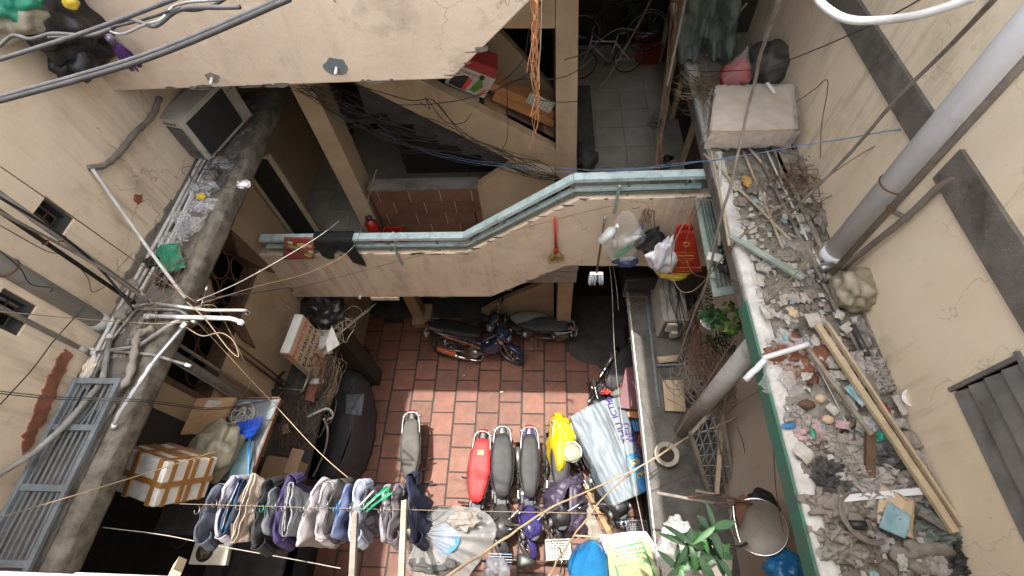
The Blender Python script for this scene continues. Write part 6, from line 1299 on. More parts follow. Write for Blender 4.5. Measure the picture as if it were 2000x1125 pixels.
pole((1455, 742), (1495, 702), .024, 'pvcb', 'end of the white strip hanging over the yard', za=5.5, zb=5.62)
pole((1330, 120), (1372, 10), .012, 'bamboo', 'bamboo stick at the green tarpaulin', zb=5.9)
pole((1380, 108), (1470, -10), .014, 'bamboo', 'pale pole behind the green tarpaulin', zb=5.9)
pole((1480, 130), (1512, -20), .022, 'pvcg', 'grey pipe at the back end of the ledge', zb=6.0)
# the boxes and bags at the back of the ledge
t = T('wrapped_box', at(1475, 260, z=5.52), 'large flat cardboard box wrapped in clear plastic film', 'box')
c0, c1, c2, c3 = at(1400, 170, z=5.88), at(1545, 167, z=5.88), at(1553, 252, z=5.84), at(1390, 256, z=5.84)
mb = MB(); mb.prism([c0, c1, c2, c3], (0, 0, -.20)); O('box', mb, t, M['cardl'], bev=.008)
mb = MB()
def film(u, v):
    p = (c0*(1-u)+c1*u)*(1-v)+(c3*(1-u)+c2*u)*v; q = Vector((u*6, v*5, 0)); return p+Vector((0, 0, .012+.014*noise.noise(q)+.022*(.35-abs(noise.noise(q*1.7)))+.012*(.3-abs(noise.noise(q*4)))))
mb.grid(lambda u, v: film(u*1.06-.03, v*1.03-.01), 30, 22)
mb.grid(lambda u, v: film(u*1.08-.04, 1.02)+Vector((.03*(noise.noise(Vector((u*7, v*3, 3)))), -.02-.03*abs(noise.noise(Vector((u*9, v*4, 7)))), -.20*v)), 30, 10)
mb.grid(lambda u, v: film(-.04, u)+Vector((-.02-.03*noise.noise(Vector((u*5, v*4, 9))), 0, -.19*v)), 18, 8)
mb.grid(lambda u, v: film(1.04, u)+Vector((.02+.03*noise.noise(Vector((u*5, v*4, 11))), 0, -.19*v)), 18, 8)
O('plastic_wrap', mb, t, mat('wrapping_film', (.72, .72, .72), (.62, .61, .6), sc=7, rough=.13, bump=1.0, bsc=12, alpha=.38))
mb = MB(); mb.beam(film(.66, .0)+Vector((0, 0, .02)), film(.76, .25)+Vector((0, 0, .02)), .035, .002); O('tape', mb, t, M['whitei'])
mb = MB(); mb.blob(at(1500, 128, z=5.76), (.24, .26, .24), 4, .18, 1.8, 4, .05); O('plastic_bag', mb, None, M['bagdust'], 'dusty black plastic covered bundle behind the wrapped box', 'bundle')
t = T('red_bundle', at(1440, 150, z=5.6), 'red cloth inside a pointed clear bag behind the wrapped box', 'bag'); c = at(1440, 145, z=5.75)
def cone(v, k=1.0): return [((p[0]-c.x)*(1-.6*max(0, (p[2]-c.z)/.2))*k+c.x, (p[1]-c.y)*(1-.6*max(0, (p[2]-c.z)/.2))*k+c.y, p[2]) for p in v]
mb = MB(); mb.blob(c, (.15, .14, .18), 5, .25, 2.2, 4, .08); mb.v = cone(mb.v); O('red_cloth', mb, t, M['bagpink'])
mb = MB(); mb.blob(c+Vector((0, 0, .05)), (.17, .16, .27), 15, .15, 2.2, 4, .06); mb.v = cone(mb.v, 1.0); O('clear_bag', mb, t, M['bagthin'])
# green tarpaulin
t = T('green_tarpaulin', at(1390, 80, z=5.6), 'ragged dark green tarpaulin draped at the back end of the right ledge', 'tarpaulin')
def gt(u, v):
    x = 1322+(u*128)*(1-.12*v); y = -40+v*150+10*math.sin(u*9)+8*math.sin(u*23)*(v > .8)
    p = at(x, y, z=6.5-.9*v); q = Vector((u*5, v*2.5, 2))
    return p+Vector((0, -.14*noise.noise(q)-.08*abs(noise.noise(q*2.3)), .06*noise.noise(q*3)))
mb = MB(); mb.grid(gt, 50, 40); O('tarpaulin', mb, t, M['tarpgr'], solid=.006)
mb = MB(); mb.box((1.7, 5.9, 5.5), (XR, 6.1, 7.4)); O('shed_wall', mb, None, M['darkwall'], 'dark boards behind the green tarpaulin', 'wall')
# explicit litter pieces
def lump(x, y, r, m, label, seed, name='rag', cat='rag', amp=.4, cr=.1, z=5.56, sub=4): 
    mb = MB()
    if m in ('rag', 'ragd', 'ragp', 'ragc', 'tarpgr', 'bagclear', 'bagthin') and r[2] <= .075: mb.crumple(at(x, y, z=5.525), r[0]*1.05, r[1]*1.05, max(.04, r[2]*1.3), seed, 44, 1.3)
    else: mb.blob(at(x, y, z=z), r, seed, amp, 2.6, sub, cr)
    return O(name, mb, None, M[m], label, cat)
def flat(x, y, w_, h_, rot, m, label, seed, name='paper', cat='paper', z=5.58, amp=.014):
    c = at(x, y, z=z); a = R(rot); u = Vector((math.cos(a), math.sin(a), 0))*w_/2; v = Vector((-math.sin(a), math.cos(a), 0))*h_/2
    mb = MB(); mb.sheet([c-u-v, c+u-v, c+u+v, c-u+v], seed, amp, 6, 10, 10); return O(name, mb, None, M[m], label, cat, solid=.0025)
lump(1668, 565, (.15, .17, .14), 'bagbrown', 'shiny brownish plastic bag stuffed full by the wall', 3, 'plastic_bag', 'bag', .25, .07, 5.66)
lump(1690, 715, (.12, .13, .06), 'rag', 'crumpled whitish pink rag beside the long batten', 4)
lump(1720, 750, (.08, .07, .05), 'rag', 'small white rag under the whitish pink one', 5)
lump(1700, 940, (.22, .13, .07), 'rag', 'big dirty white rag at the foot of the short plank', 6, z=5.58)
lump(1790, 905, (.10, .22, .05), 'rag', 'dirty white cloth strip between batten and wall', 7)
lump(1850, 990, (.08, .16, .05), 'rag', 'end of dirty white cloth with a red edge by the wall', 8)
lump(1618, 938, (.11, .12, .05), 'ragd', 'charcoal cloth lump on the littered ledge', 9, z=5.57, amp=.3, cr=.05)
lump(1640, 990, (.15, .09, .03), 'pipeold', 'matted dark net in the litter', 10, amp=.5)
lump(1660, 880, (.13, .12, .03), 'ragc', 'camouflage cap flattened in the litter', 11)
lump(1730, 885, (.11, .10, .04), 'pgrey', 'grey plastic sheet lump beside the batten', 12, 'plastic', 'plastic')
lump(1560, 690, (.14, .13, .02), 'bagclear', 'flattened clear bag near the broken brick', 13, 'plastic_bag', 'bag')
lump(1530, 740, (.15, .12, .03), 'bagthin', 'thin clear film sheet above the diaper', 14, 'plastic_film', 'plastic film')
lump(1552, 815, (.075, .085, .05), 'rag', 'folded white pad with a blue edge at the white ledge rim', 15, 'folded_pad', 'pad', .12, .03)
lump(1540, 832, (.045, .02, .015), 'blue', 'light blue edge strip of the folded pad', 16, 'blue_strip', 'plastic', .2)
lump(1576, 790, (.055, .035, .035), 'wood', 'dark brown coconut shell half', 17, 'shell', 'shell', .08, 0, sub=3)
lump(1602, 779, (.036, .032, .032), 'cardl', 'upper pale egg shell', 18, 'egg_shell', 'shell', .05, 0, sub=3)
lump(1617, 820, (.040, .032, .030), 'cardl', 'lower pale egg shell', 19, 'egg_shell', 'shell', .05, 0, sub=3)
lump(1460, 355, (.04, .07, .03), 'leafy', 'dry yellow leaf curled at the bamboo poles', 20, 'dry_leaf', 'leaf')
lump(1582, 330, (.03, .06, .02), 'bluep', 'twisted light blue paper beside the wall', 21, 'paper_twist', 'paper')
lump(1588, 848, (.018, .045, .012), 'baggreen', 'teal green tube in the litter', 22, 'plastic_tube', 'tube', .1)
lump(1718, 858, (.05, .05, .03), 'baggreen', 'teal crumpled wrapper beside the short plank', 23, 'wrapper', 'wrapper')
lump(1690, 845, (.06, .03, .03), 'bagclear', 'white knotted plastic tie on the short plank', 24, 'plastic_tie', 'plastic', .6)
lump(1580, 845, (.10, .07, .02), 'ragp', 'faded pink rag at the ledge rim', 25)
lump(1535, 500, (.10, .06, .03), 'rubble', 'plaster shard under the poles', 26, 'plaster_shard', 'plaster lump')
lump(1730, 810, (.03, .09, .03), 'pred', 'faded red plastic piece beside the batten', 27, 'plastic_piece', 'plastic', .2)
lump(1840, 1030, (.16, .12, .06), 'tarpgr', 'dark green cloth lump near the bottom corner', 28)
lump(1735, 1010, (.10, .05, .04), 'pipeold', 'rusty brown lump beside the printed packet', 29, 'metal_scrap', 'scrap')
lump(1900, 1090, (.2, .12, .05), 'ragd', 'dark cloth at the bottom right corner', 30)
lump(1640, 1070, (.15, .10, .05), 'ragc', 'faded leafy print cloth at the bottom edge', 31)
flat(1672, 772, .07, .16, 30, 'bluep', 'blue and white printed packet between lath and batten', 3, 'packet', 'packet')
flat(1750, 1000, .20, .24, -25, 'cardl', 'blue edged cream packet with dark scribbles', 4, 'packet', 'packet')
mb = MB(); 
pk = T('packet', at(1760, 1005, z=5.6), 'pale blue printed packet half over the cream one', 'packet'); mb.sheet([at(1735, 978, z=5.61), at(1782, 1008, z=5.61), at(1768, 1052, z=5.61), at(1716, 1030, z=5.61)], 2, .01, 5); O('packet', mb, pk, M['bluep'], solid=.003)
flat(1590, 625, .11, .12, 10, 'paper', 'square sheet of thin white tissue by the brown bag', 5)
flat(1548, 610, .06, .10, 25, 'cardl', 'pale crumpled box with a blue print left of the tissue', 6, 'small_box', 'box', amp=.02)
flat(1495, 610, .05, .13, 15, 'paper', 'white and blue sachet at the ledge rim', 7, 'sachet', 'sachet')
flat(1640, 615, .08, .06, 60, 'paper', 'white wrapper beside the dark pipe', 8, 'wrapper', 'wrapper')
flat(1655, 640, .10, .07, 30, 'paper', 'crumpled white napkin below the brown bag', 9)
flat(1645, 680, .08, .05, -30, 'ragp', 'pink printed wrapper near the batten', 10, 'wrapper', 'wrapper')
flat(1655, 705, .06, .08, 10, 'paper', 'white scrap with red print near the batten', 11)
flat(1625, 800, .06, .08, 35, 'paper', 'torn printed paper between the egg shells', 12)
flat(1645, 830, .09, .06, -15, 'ragp', 'faded pink label under the lower egg shell', 13, 'label', 'label')
flat(1775, 860, .12, .12, 12, 'woodg', 'square dusty sheet leaning at the wall foot', 14, 'board', 'board')
flat(1765, 790, .10, .14, 12, 'paper', 'grey stained sheet at the wall foot', 15)
flat(1405, 300, .07, .05, 20, 'paper', 'white scrap at the corner of the wrapped box', 16)
flat(1570, 885, .10, .12, 40, 'paper', 'torn cream paper left of the camouflage cap', 17)
flat(1420, 170, .05, .04, 20, 'paper', 'small white scrap left of the wrapped box', 18)
for i, (x, y) in enumerate(((1615, 522), (1640, 516))):
    c = at(x, y, z=5.60); d = Vector((.9, .2, .05)).normalized(); mb = MB(); mb.tube([c-d*.06, c-d*.055, c+d*.055, c+d*.06], [.02, .034, .034, .02], 12); O('tin_can', mb, None, M['alu' if i == 0 else 'paper'], ['dented grey can at the foot of the fat drainpipe', 'white carton with a green corner at the drainpipe foot'][i], 'can')
mb = MB(); c = at(1781, 778, z=5.62); mb.lathe(c, (-.5, -.2, 1), [(0, 0), (.045, 0), (.062, .035), (.058, .037), (.042, .006), (0, .006)], 20); O('plastic_dish', mb, None, M['whitei'], 'round white plastic dish leaning on the right wall', 'dish')
mb = MB(); mb.tube(crv([at(1668, 745, z=5.58), at(1690, 790, z=5.60)], 2), .022, 10) if 0 else mb.tube([at(1665, 635, z=5.58), at(1695, 695, z=5.58)], .022, 10); O('tube', mb, None, M['darki'] if 0 else M['pgrey'], 'dark grey tube along the wall foot with a blue end', 'tube')
t = T('sandal', at(1665, 1010, z=5.56), 'worn dark sandal lying near the bottom of the ledge', 'sandal'); c = at(1668, 1015, z=5.57)
mb = MB(); mb.loft([(-.12, 0, 0, .03, .01), (-.06, 0, 0, .045, .012), (.05, 0, 0, .05, .012), (.12, 0, 0, .03, .01)], 14); mb.v = [tuple(Matrix.Rotation(R(100), 3, 'Z')@Vector(v)+c) for v in mb.v]; O('sole', mb, t, M['pipeold']); mb = MB(); mb.ring(c+Vector((0, -.03, 0)), (0, 1, .1), .05, .012, 12, 6, sx=2.5); O('strap', mb, t, M['pblack'])
mb = MB(); 
for k in range(3): mb.ring(at(1690, 1010, z=5.58+.012*k), (.1, .1, 1), .13+.01*k, .007, 30, 5, .4, 4.4)
O('cable_coil', mb, None, M['pipeold'], 'half coil of old cable by the worn sandal', 'cable')
for m_, n_, nm_ in (('rag', 46, 'faded rag and paper wads'), ('paper', 40, 'pale crumpled wrappers'), ('pipeold', 26, 'dark rotten scraps'), ('bagclear', 26, 'torn clear film scraps'), ('ragp', 12, 'pinkish scraps'), ('bluep', 9, 'pale blue scraps')):
    mb = MB()
    for k in range(n_):
        y = rnd.uniform(.0, 3.3)**1.0; f = rnd.random(); x, y = rl(y, f); s_ = rnd.uniform(.018, .055)*(.6 if m_ in ('bluep', 'ragp') else 1)
        mb.crumple((x, y, 5.518+rnd.uniform(0, .03)), s_*rnd.uniform(.7, 1.5), s_*rnd.uniform(.7, 1.5), rnd.uniform(.012, .03), rnd.randint(0, 999), 9, 1.2)
    O('litter', mb, None, M[m_], nm_+' mixed into the rubble of the right ledge', 'litter', None, 'stuff')
mb = MB()
for k in range(70):
    y = rnd.uniform(.8, 4.9); mb.crumple((rnd.uniform(-3.82, -3.34), y, 5.515), rnd.uniform(.015, .05), rnd.uniform(.015, .05), .015, k, 8, 1.2)
O('litter', mb, None, M['rubble'], 'dusty scraps and plaster bits between the pipes on the left ledge', 'litter', None, 'stuff')
# ------------------------------------------------------------------ right lower shelf
t = T('flower_pot', at(1297, 886, z=2.46), 'round cream flower pot with dark soil seen from above', 'pot'); c = at(1297, 893, z=2.46)
mb = MB(); mb.lathe(c, (0, 0, 1), [(0, 0), (.10, 0), (.14, .16), (.155, .165), (.155, .18), (.135, .18), (.13, .16), (0, .15)], 28); O('pot', mb, t, M['cream'])
mb = MB(); mb.lathe(c+Vector((0, 0, .153)), (0, 0, 1), [(0, 0), (.128, 0), (.128, .004), (0, .006)], 24); O('soil', mb, t, M['soil']); 
def plank(pts, th, m, label, name='board', z0=2.5, cat='board'):
    mb = MB(); mb.prism([at(x, y, z=z0) for x, y in pts], (0, 0, -th)); return O(name, mb, None, M[m], label, cat, bev=.003)
t = T('tile_board', at(1315, 800, z=2.5), 'pinkish tan board in two halves lying on the right shelf', 'board')
for p in (((1294, 742), (1314, 742), (1318, 803), (1300, 802)), ((1315, 742), (1333, 742), (1340, 804), (1319, 803))):
    mb = MB(); mb.prism([at(x, y, z=2.53) for x, y in p], (0, 0, -.025)); O('half', mb, t, M['cardl'])
mb = MB(); mb.tube([at(1285, 703, z=2.55), at(1330, 699, z=2.55)], .05, 14); O('wooden_roll', mb, None, M['woodl'], 'tan wooden roll lying on a metal bar below the air conditioner', 'roll')
mb = MB(); mb.beam(at(1283, 714, z=2.5), at(1335, 712, z=2.5), .03, .03); O('metal_bar', mb, None, M['gril'], 'grey metal bar under the tan wooden roll', 'bar')
mb = MB(); mb.beam(at(1262, 580, z=2.47), at(1286, 795, z=2.47), .035, .03); O('angle_iron', mb, None, M['gril'], 'long blue grey angle iron running down the right shelf', 'bar')
mb = MB(); mb.beam(at(1335, 655, z=2.47), at(1350, 800, z=2.47), .09, .02); O('plank', mb, None, M['concd'], 'dark plank along the wall side of the right shelf', 'plank')
mb = MB(); mb.beam(at(1362, 620, z=2.6), at(1345, 760, z=2.6), .14, .10); O('brick_strip', mb, None, M['brick'], 'exposed orange brick strip behind the air conditioner', 'brickwork')
t = T('water_tank', at(1240, 540, z=2.5), 'black plastic tub behind the hanging bags', 'tub'); p = at(1245, 535, z=2.9)
mb = MB(); mb.obox(p, (.5, .45, .32), (0, 0, .1)); O('tub', mb, t, M['pblack'], bev=.04)
mb = MB(); mb.beam(at(1218, 578, z=2.5), at(1265, 580, z=2.5), .02, .02); mb.beam(at(1218, 578, z=2.5), at(1216, 555, z=2.5), .02, .02); O('stand', mb, t, M['pipeold'])
# metal tray and frame, bottom right
t = T('round_tray', at(1480, 1030, z=5.0), 'round dull steel tray propped in a folded metal stool frame', 'tray'); c = at(1482, 1028, z=4.3); nr = Vector((-.35, -.25, 1)).normalized()
mb = MB(); mb.lathe(c, nr, [(0, 0), (.20, 0), (.215, .012), (.225, .014), (.225, .0), (.205, -.012), (0, -.012)], 40); O('tray', mb, t, M['ruler']); mb = MB(); mb.ring(c+nr*.012, nr, .222, .008, 40, 8); O('rim', mb, t, M['chrome'])
t = T('folded_stool', at(1440, 1000, z=4.2), 'folded metal stool with a reddish seat beside the round tray', 'stool')
for a, b_ in (((1282, 962), (1440, 992)), ((1358, 958), (1490, 985))):
    mb = MB(); mb.tube([at(*a, z=4.4), at(*b_, z=4.3)], .014, 8); O('leg', mb, t, M['pipeold'])
for a, b_ in (((1345, 970), (1412, 966)), ((1412, 966), (1470, 985)), ((1395, 984), (1455, 978))):
    mb = MB(); mb.tube([at(*a, z=4.42), at(*b_, z=4.4)], .008, 8); O('strut', mb, t, M['rust'])
mb = MB(); mb.tube(crv([at(x, y, z=4.35) for x, y in ((1432, 985), (1434, 1010), (1440, 1040), (1447, 1062))], 4), .010, 8); O('strut', mb, t, M['chrome'])
mb = MB(); mb.tube(crv([at(x, y, z=4.3) for x, y in ((1420, 1065), (1445, 1068), (1460, 1060))], 4), .014, 8); O('strut', mb, t, M['chrome'])
mb = MB(); mb.prism([at(x, y, z=4.34) for x, y in ((1435, 975), (1452, 965), (1475, 978), (1460, 990), (1446, 1030), (1438, 1008))], (0, 0, -.03)); O('seat', mb, t, M['rust'])
mb = MB(); mb.blob(at(1495, 1010, z=4.1), (.16, .24, .08), 5, .15, 2, 4, .03); O('black_cushion', mb, None, M['bagblack'], 'black cushion edge behind the round tray', 'cushion')
mb = MB(); mb.blob(at(1535, 1115, z=4.2), (.15, .16, .12), 7, .2, 2, 4, .06); O('blue_bag', mb, None, M['bagblue'], 'bright blue bag in the bottom corner below the tray', 'bag')
# bags at the bottom edge
mb = MB(); c = at(1155, 1105, z=4.0); mb.blob(c, (.20, .20, .34), 3, .10, 1.6, 4, .05); mb.v = [(c.x+(v[0]-c.x)*(1-.75*max(0, (v[2]-c.z)/.34)), c.y+(v[1]-c.y)*(1-.75*max(0, (v[2]-c.z)/.34))+.5*max(0, v[2]-c.z), v[2]) for v in mb.v]; O('blue_bag', mb, None, M['bagblue'], 'bright blue plastic sack standing at the bottom edge', 'bag')
t = T('printed_sack', at(1230, 1095, z=4.2), 'pale yellow sack printed with a green frame and green lettering', 'bag')
SC = [at(1188, 1062, z=4.4), at(1262, 1050, z=4.4), at(1284, 1126, z=4.3), at(1196, 1136, z=4.3)]
def sk(u, v, d=0): return (SC[0]*(1-u)+SC[1]*u)*(1-v)+(SC[3]*(1-u)+SC[2]*u)*v+Vector((0, 0, .05*math.sin(math.pi*u)*math.sin(math.pi*v)+.010*noise.noise(Vector((u*5, v*5, 0)))+d))
mb = MB(); mb.grid(lambda u, v: sk(u*1.1-.05, v*1.1-.05), 24, 24); O('sack', mb, t, M['bagpale'], solid=.006)
for a, b_ in (((.14, .16), (.86, .10)), ((.86, .10), (.94, 1.0)), ((.10, .6), (.16, 1.0))):
    mb = MB(); P = [sk(a[0]+(b_[0]-a[0])*k/10, a[1]+(b_[1]-a[1])*k/10, .008) for k in range(11)]
    for p_, q_ in zip(P, P[1:]): mb.beam(p_, q_, .012, .002)
    O('green_frame', mb, t, M['green'])
ax_ = (SC[1]-SC[0]).normalized(); ay_ = (SC[0]-SC[3]).normalized()
for s_, sz, u, v in (('THỨC ĂN GIA SÚC', .030, .5, .26), ('SẢN PHẨM CHẤT LƯỢNG CAO', .019, .52, .36), ('Đảm bảo an toàn', .019, .5, .44), ('25 KG', .04, .75, .6), ('Hướng dẫn sử dụng', .016, .34, .60)):
    text(t, s_, sz, M['green'], sk(u, v, .012), ax_, ay_)
mb = MB(); mb.sheet([at(1170, 1045, z=4.2), at(1262, 1038, z=4.2), at(1290, 1080, z=4.15), at(1185, 1085, z=4.15)], 8, .03, 5); O('paper_sack', mb, None, M['bagwhite'], 'white paper sack under the printed yellow one', 'bag', solid=.004)
mb = MB(); mb.blob(at(1330, 1090, z=4.5), (.18, .22, .16), 7, .22, 2, 4, .08); O('plastic_bag', mb, None, M['bagclear'], 'clear bag with a greenish lump beside the leafy plant', 'bag')
mb = MB(); mb.blob(at(1332, 1098, z=4.45), (.13, .14, .1), 9, .3, 2, 3); O('bag_content', mb, None, M['bagbrown'], 'tan lump inside the clear bag by the leafy plant', 'bag')
mb = MB(); mb.blob(at(1322, 1035, z=4.2), (.11, .11, .05), 17, .35, 2.4, 4, .1); O('plastic_bag', mb, None, M['bagthin'], 'wrinkled clear bag above the leafy plant', 'bag')
mb = MB(); mb.blob(at(1330, 1068, z=4.1), (.13, .06, .05), 19, .35, 2.4, 4, .1); O('plastic_bag', mb, None, M['ragp'], 'pink and blue wrapper bag among the leaves', 'bag')
mb = MB(); mb.blob(at(970, 1112, z=3.6), (.12, .10, .12), 21, .3, 2, 4, .08); O('plastic_bag', mb, None, M['bagwhite'], 'white carrier bag hanging at the bottom edge', 'bag')
# plants
def leafblade(mb, base, d, L, W, droop, seed=0):
    d = d.normalized(); side = d.cross(Vector((0, 0, 1))).normalized(); vs = []; n_ = 7
    if side.length < .1: side = Vector((1, 0, 0))
    for i in range(n_+1):
        t_ = i/n_; w_ = W*math.sin(math.pi*min(1, (t_*.92+.06)))**.8*(1-.3*t_); p = base+d*L*t_+Vector((0, 0, -droop*L*t_*t_))
        vs += [p-side*w_+Vector((0, 0, w_*.35)), p, p+side*w_+Vector((0, 0, w_*.35))]
    fs = []
    for i in range(n_):
        for j in range(2): a = i*3+j; fs.append((a, a+1, a+4, a+3))
    mb.add(vs, fs, True)
t = T('leafy_plant', at(1375, 1085, z=5.3), 'potted plant with broad glossy green leaves at the bottom edge', 'plant')
rn = random.Random(5)
for i, (x, y, z, n_) in enumerate(((1398, 1028, 5.95, 7), (1350, 1062, 5.9, 8), (1365, 1090, 5.8, 8), (1408, 1085, 5.75, 8), (1330, 1110, 5.75, 5), (1375, 1045, 5.8, 4))):
    c = at(x, y, z=z); b0_ = at(1375, 1092, z=5.2); mb = MB(); mb.tube(crv([b0_, b0_.lerp(c, .5)+Vector((0, 0, .04)), c], 4), .006, 6); O('stem', mb, t, M['leaf'])
    for k in range(n_):
        a = 2*math.pi*k/n_+rn.uniform(-.7, .7); mb = MB(); leafblade(mb, c-Vector((0, 0, rn.uniform(0, .12))), Vector((math.cos(a), math.sin(a), rn.uniform(.0, .5))), rn.uniform(.09, .17), rn.uniform(.017, .028), rn.uniform(.1, .9)); O('leaf', mb, t, M['leafd' if (k+i) % 4 else 'leaf'])
mb = MB(); mb.lathe(at(1375, 1095, z=4.95), (0, 0, 1), [(0, 0), (.1, 0), (.13, .22), (.12, .22), (0, .2)], 20); O('pot', mb, t, M['pipeold'])
t = T('potted_plant', at(1385, 640, z=4.2), 'white hanging pot with small leafy green plants below the shutter', 'plant'); c = at(1388, 628, z=4.1)
mb = MB(); mb.lathe(c-Vector((0, 0, .18)), (0, 0, 1), [(0, 0), (.075, 0), (.115, .19), (.12, .19), (.12, .2), (.105, .2), (0, .18)], 24); O('pot', mb, t, M['pot'])
for k in range(46):
    a = rn.uniform(0, 6.28); r_ = rn.uniform(0, .1); p = c+Vector((r_*math.cos(a), r_*math.sin(a), .03+rn.uniform(0, .12))); mb = MB(); leafblade(mb, p, Vector((math.cos(a), math.sin(a), rn.uniform(.1, .9))), rn.uniform(.07, .11), rn.uniform(.02, .03), .4); O('leaf', mb, t, M['leaf'])
t = T('vine', at(1430, 620, z=4.2), 'light green variegated vine trailing beside the white pot', 'plant'); c = at(1430, 620, z=4.2)
for k in range(34):
    p = c+Vector((rn.uniform(-.16, .12), rn.uniform(-.2, .2), rn.uniform(-.1, .1))); a = rn.uniform(0, 6.28); mb = MB(); leafblade(mb, p, Vector((math.cos(a), math.sin(a), rn.uniform(0, .5))), rn.uniform(.06, .10), rn.uniform(.022, .032), .4); O('leaf', mb, t, M['leafl' if k % 3 else 'leaf'])
t = T('fern', at(1415, 670, z=3.7), 'dark spiky plant hanging under the light green vine', 'plant'); c = at(1412, 668, z=3.75)
for k in range(60):
    a = rn.uniform(0, 6.28); mb = MB(); leafblade(mb, c+Vector((rn.uniform(-.15, .15), rn.uniform(-.1, .1), rn.uniform(-.05, .05))), Vector((math.cos(a), math.sin(a), rn.uniform(-.2, .5))), rn.uniform(.08, .16), .008, .8); O('leaf', mb, t, M['leafd'])
t = T('sapling', at(1385, 600, z=4.4), 'upright thin stem with small dark leaves above the white pot', 'plant'); b0_ = at(1388, 620, z=4.15); mb = MB(); c1_ = at(1383, 555, z=4.6); mb.tube([b0_, c1_], .005, 5); O('stem', mb, t, M['wood'])
for k in range(14):
    p = b0_.lerp(c1_, .25+.75*k/14); mb = MB(); leafblade(mb, p, Vector((1 if k % 2 else -1, rn.uniform(-.5, .5), .3)), .06, .014, .3); O('leaf', mb, t, M['leafd'])
t = T('hanging_plant', at(1418, 505, z=5.0), 'small plant with an orange flower stuck through the green shutter', 'plant'); c = at(1415, 490, z=5.1)
for k in range(24):
    a = rn.uniform(0, 6.28); mb = MB(); leafblade(mb, c+Vector((rn.uniform(-.04, .06), rn.uniform(-.14, .1), 0)), Vector((math.cos(a), math.sin(a), rn.uniform(0, .5))), .06, .016, .4); O('leaf', mb, t, M['leafd'])
mb = MB(); mb.blob(at(1405, 477, z=5.15), .02, 2, .2, 2, 2); O('flower', mb, t, M['porange']); mb = MB(); mb.blob(at(1420, 522, z=5.02), (.07, .08, .05), 2, .2, 2, 3); O('black_pot', mb, t, M['pblack'])
flat(1398, 503, .16, .10, -20, 'foam', 'torn white foam tray on the green shutter', 19, 'foam_tray', 'tray', 5.06)
flat(1315, 640, .03, .02, 0, 'whitei', 'white cap under the air conditioner', 20, 'cap', 'cap', 2.5) if 0 else None
tangle('loose_cables', 1372, 740, 3.4, .13, 80, .005, 'pipeold', 'tangle of loose old cables around the lower right drainpipe', 'cables', 22, (.08, .24), .5)
tangle('loose_cables', 1372, 690, 3.6, .09, 40, .004, 'wirebr', 'tan and brown wires bunched above the cable tangle', 'cables', 23, (.06, .2), .6, elong=2.2)
tangle('loose_cables', 1352, 590, 3.0, .03, 16, .006, 'cableg', 'grey cable bundle behind the right air conditioner', 'cables', 24, (.05, .3), .5, elong=3)
tangle('loose_cables', 1380, 178, 5.62, .10, 34, .004, 'wiret', 'rusty wire snarl over the ledge edge near the bamboo poles', 'wires', 25, (.06, .2), .5)
tangle('loose_cables', 1560, 360, 5.60, .14, 22, .004, 'wirebr', 'brown wire loops on the litter by the wall', 'wires', 26, (.08, .25), .4)
tangle('wire_knot', 1288, 245, 5.4, .03, 28, .004, 'cableg', 'knotted grey wires hanging over the corridor', 'wires', 27, (.04, .1), 1.4)
tangle('loose_cables', 1245, 590, 2.5, .05, 10, .003, 'wiret', 'wire scraps on the right shelf beside the tub', 'wires', 28)
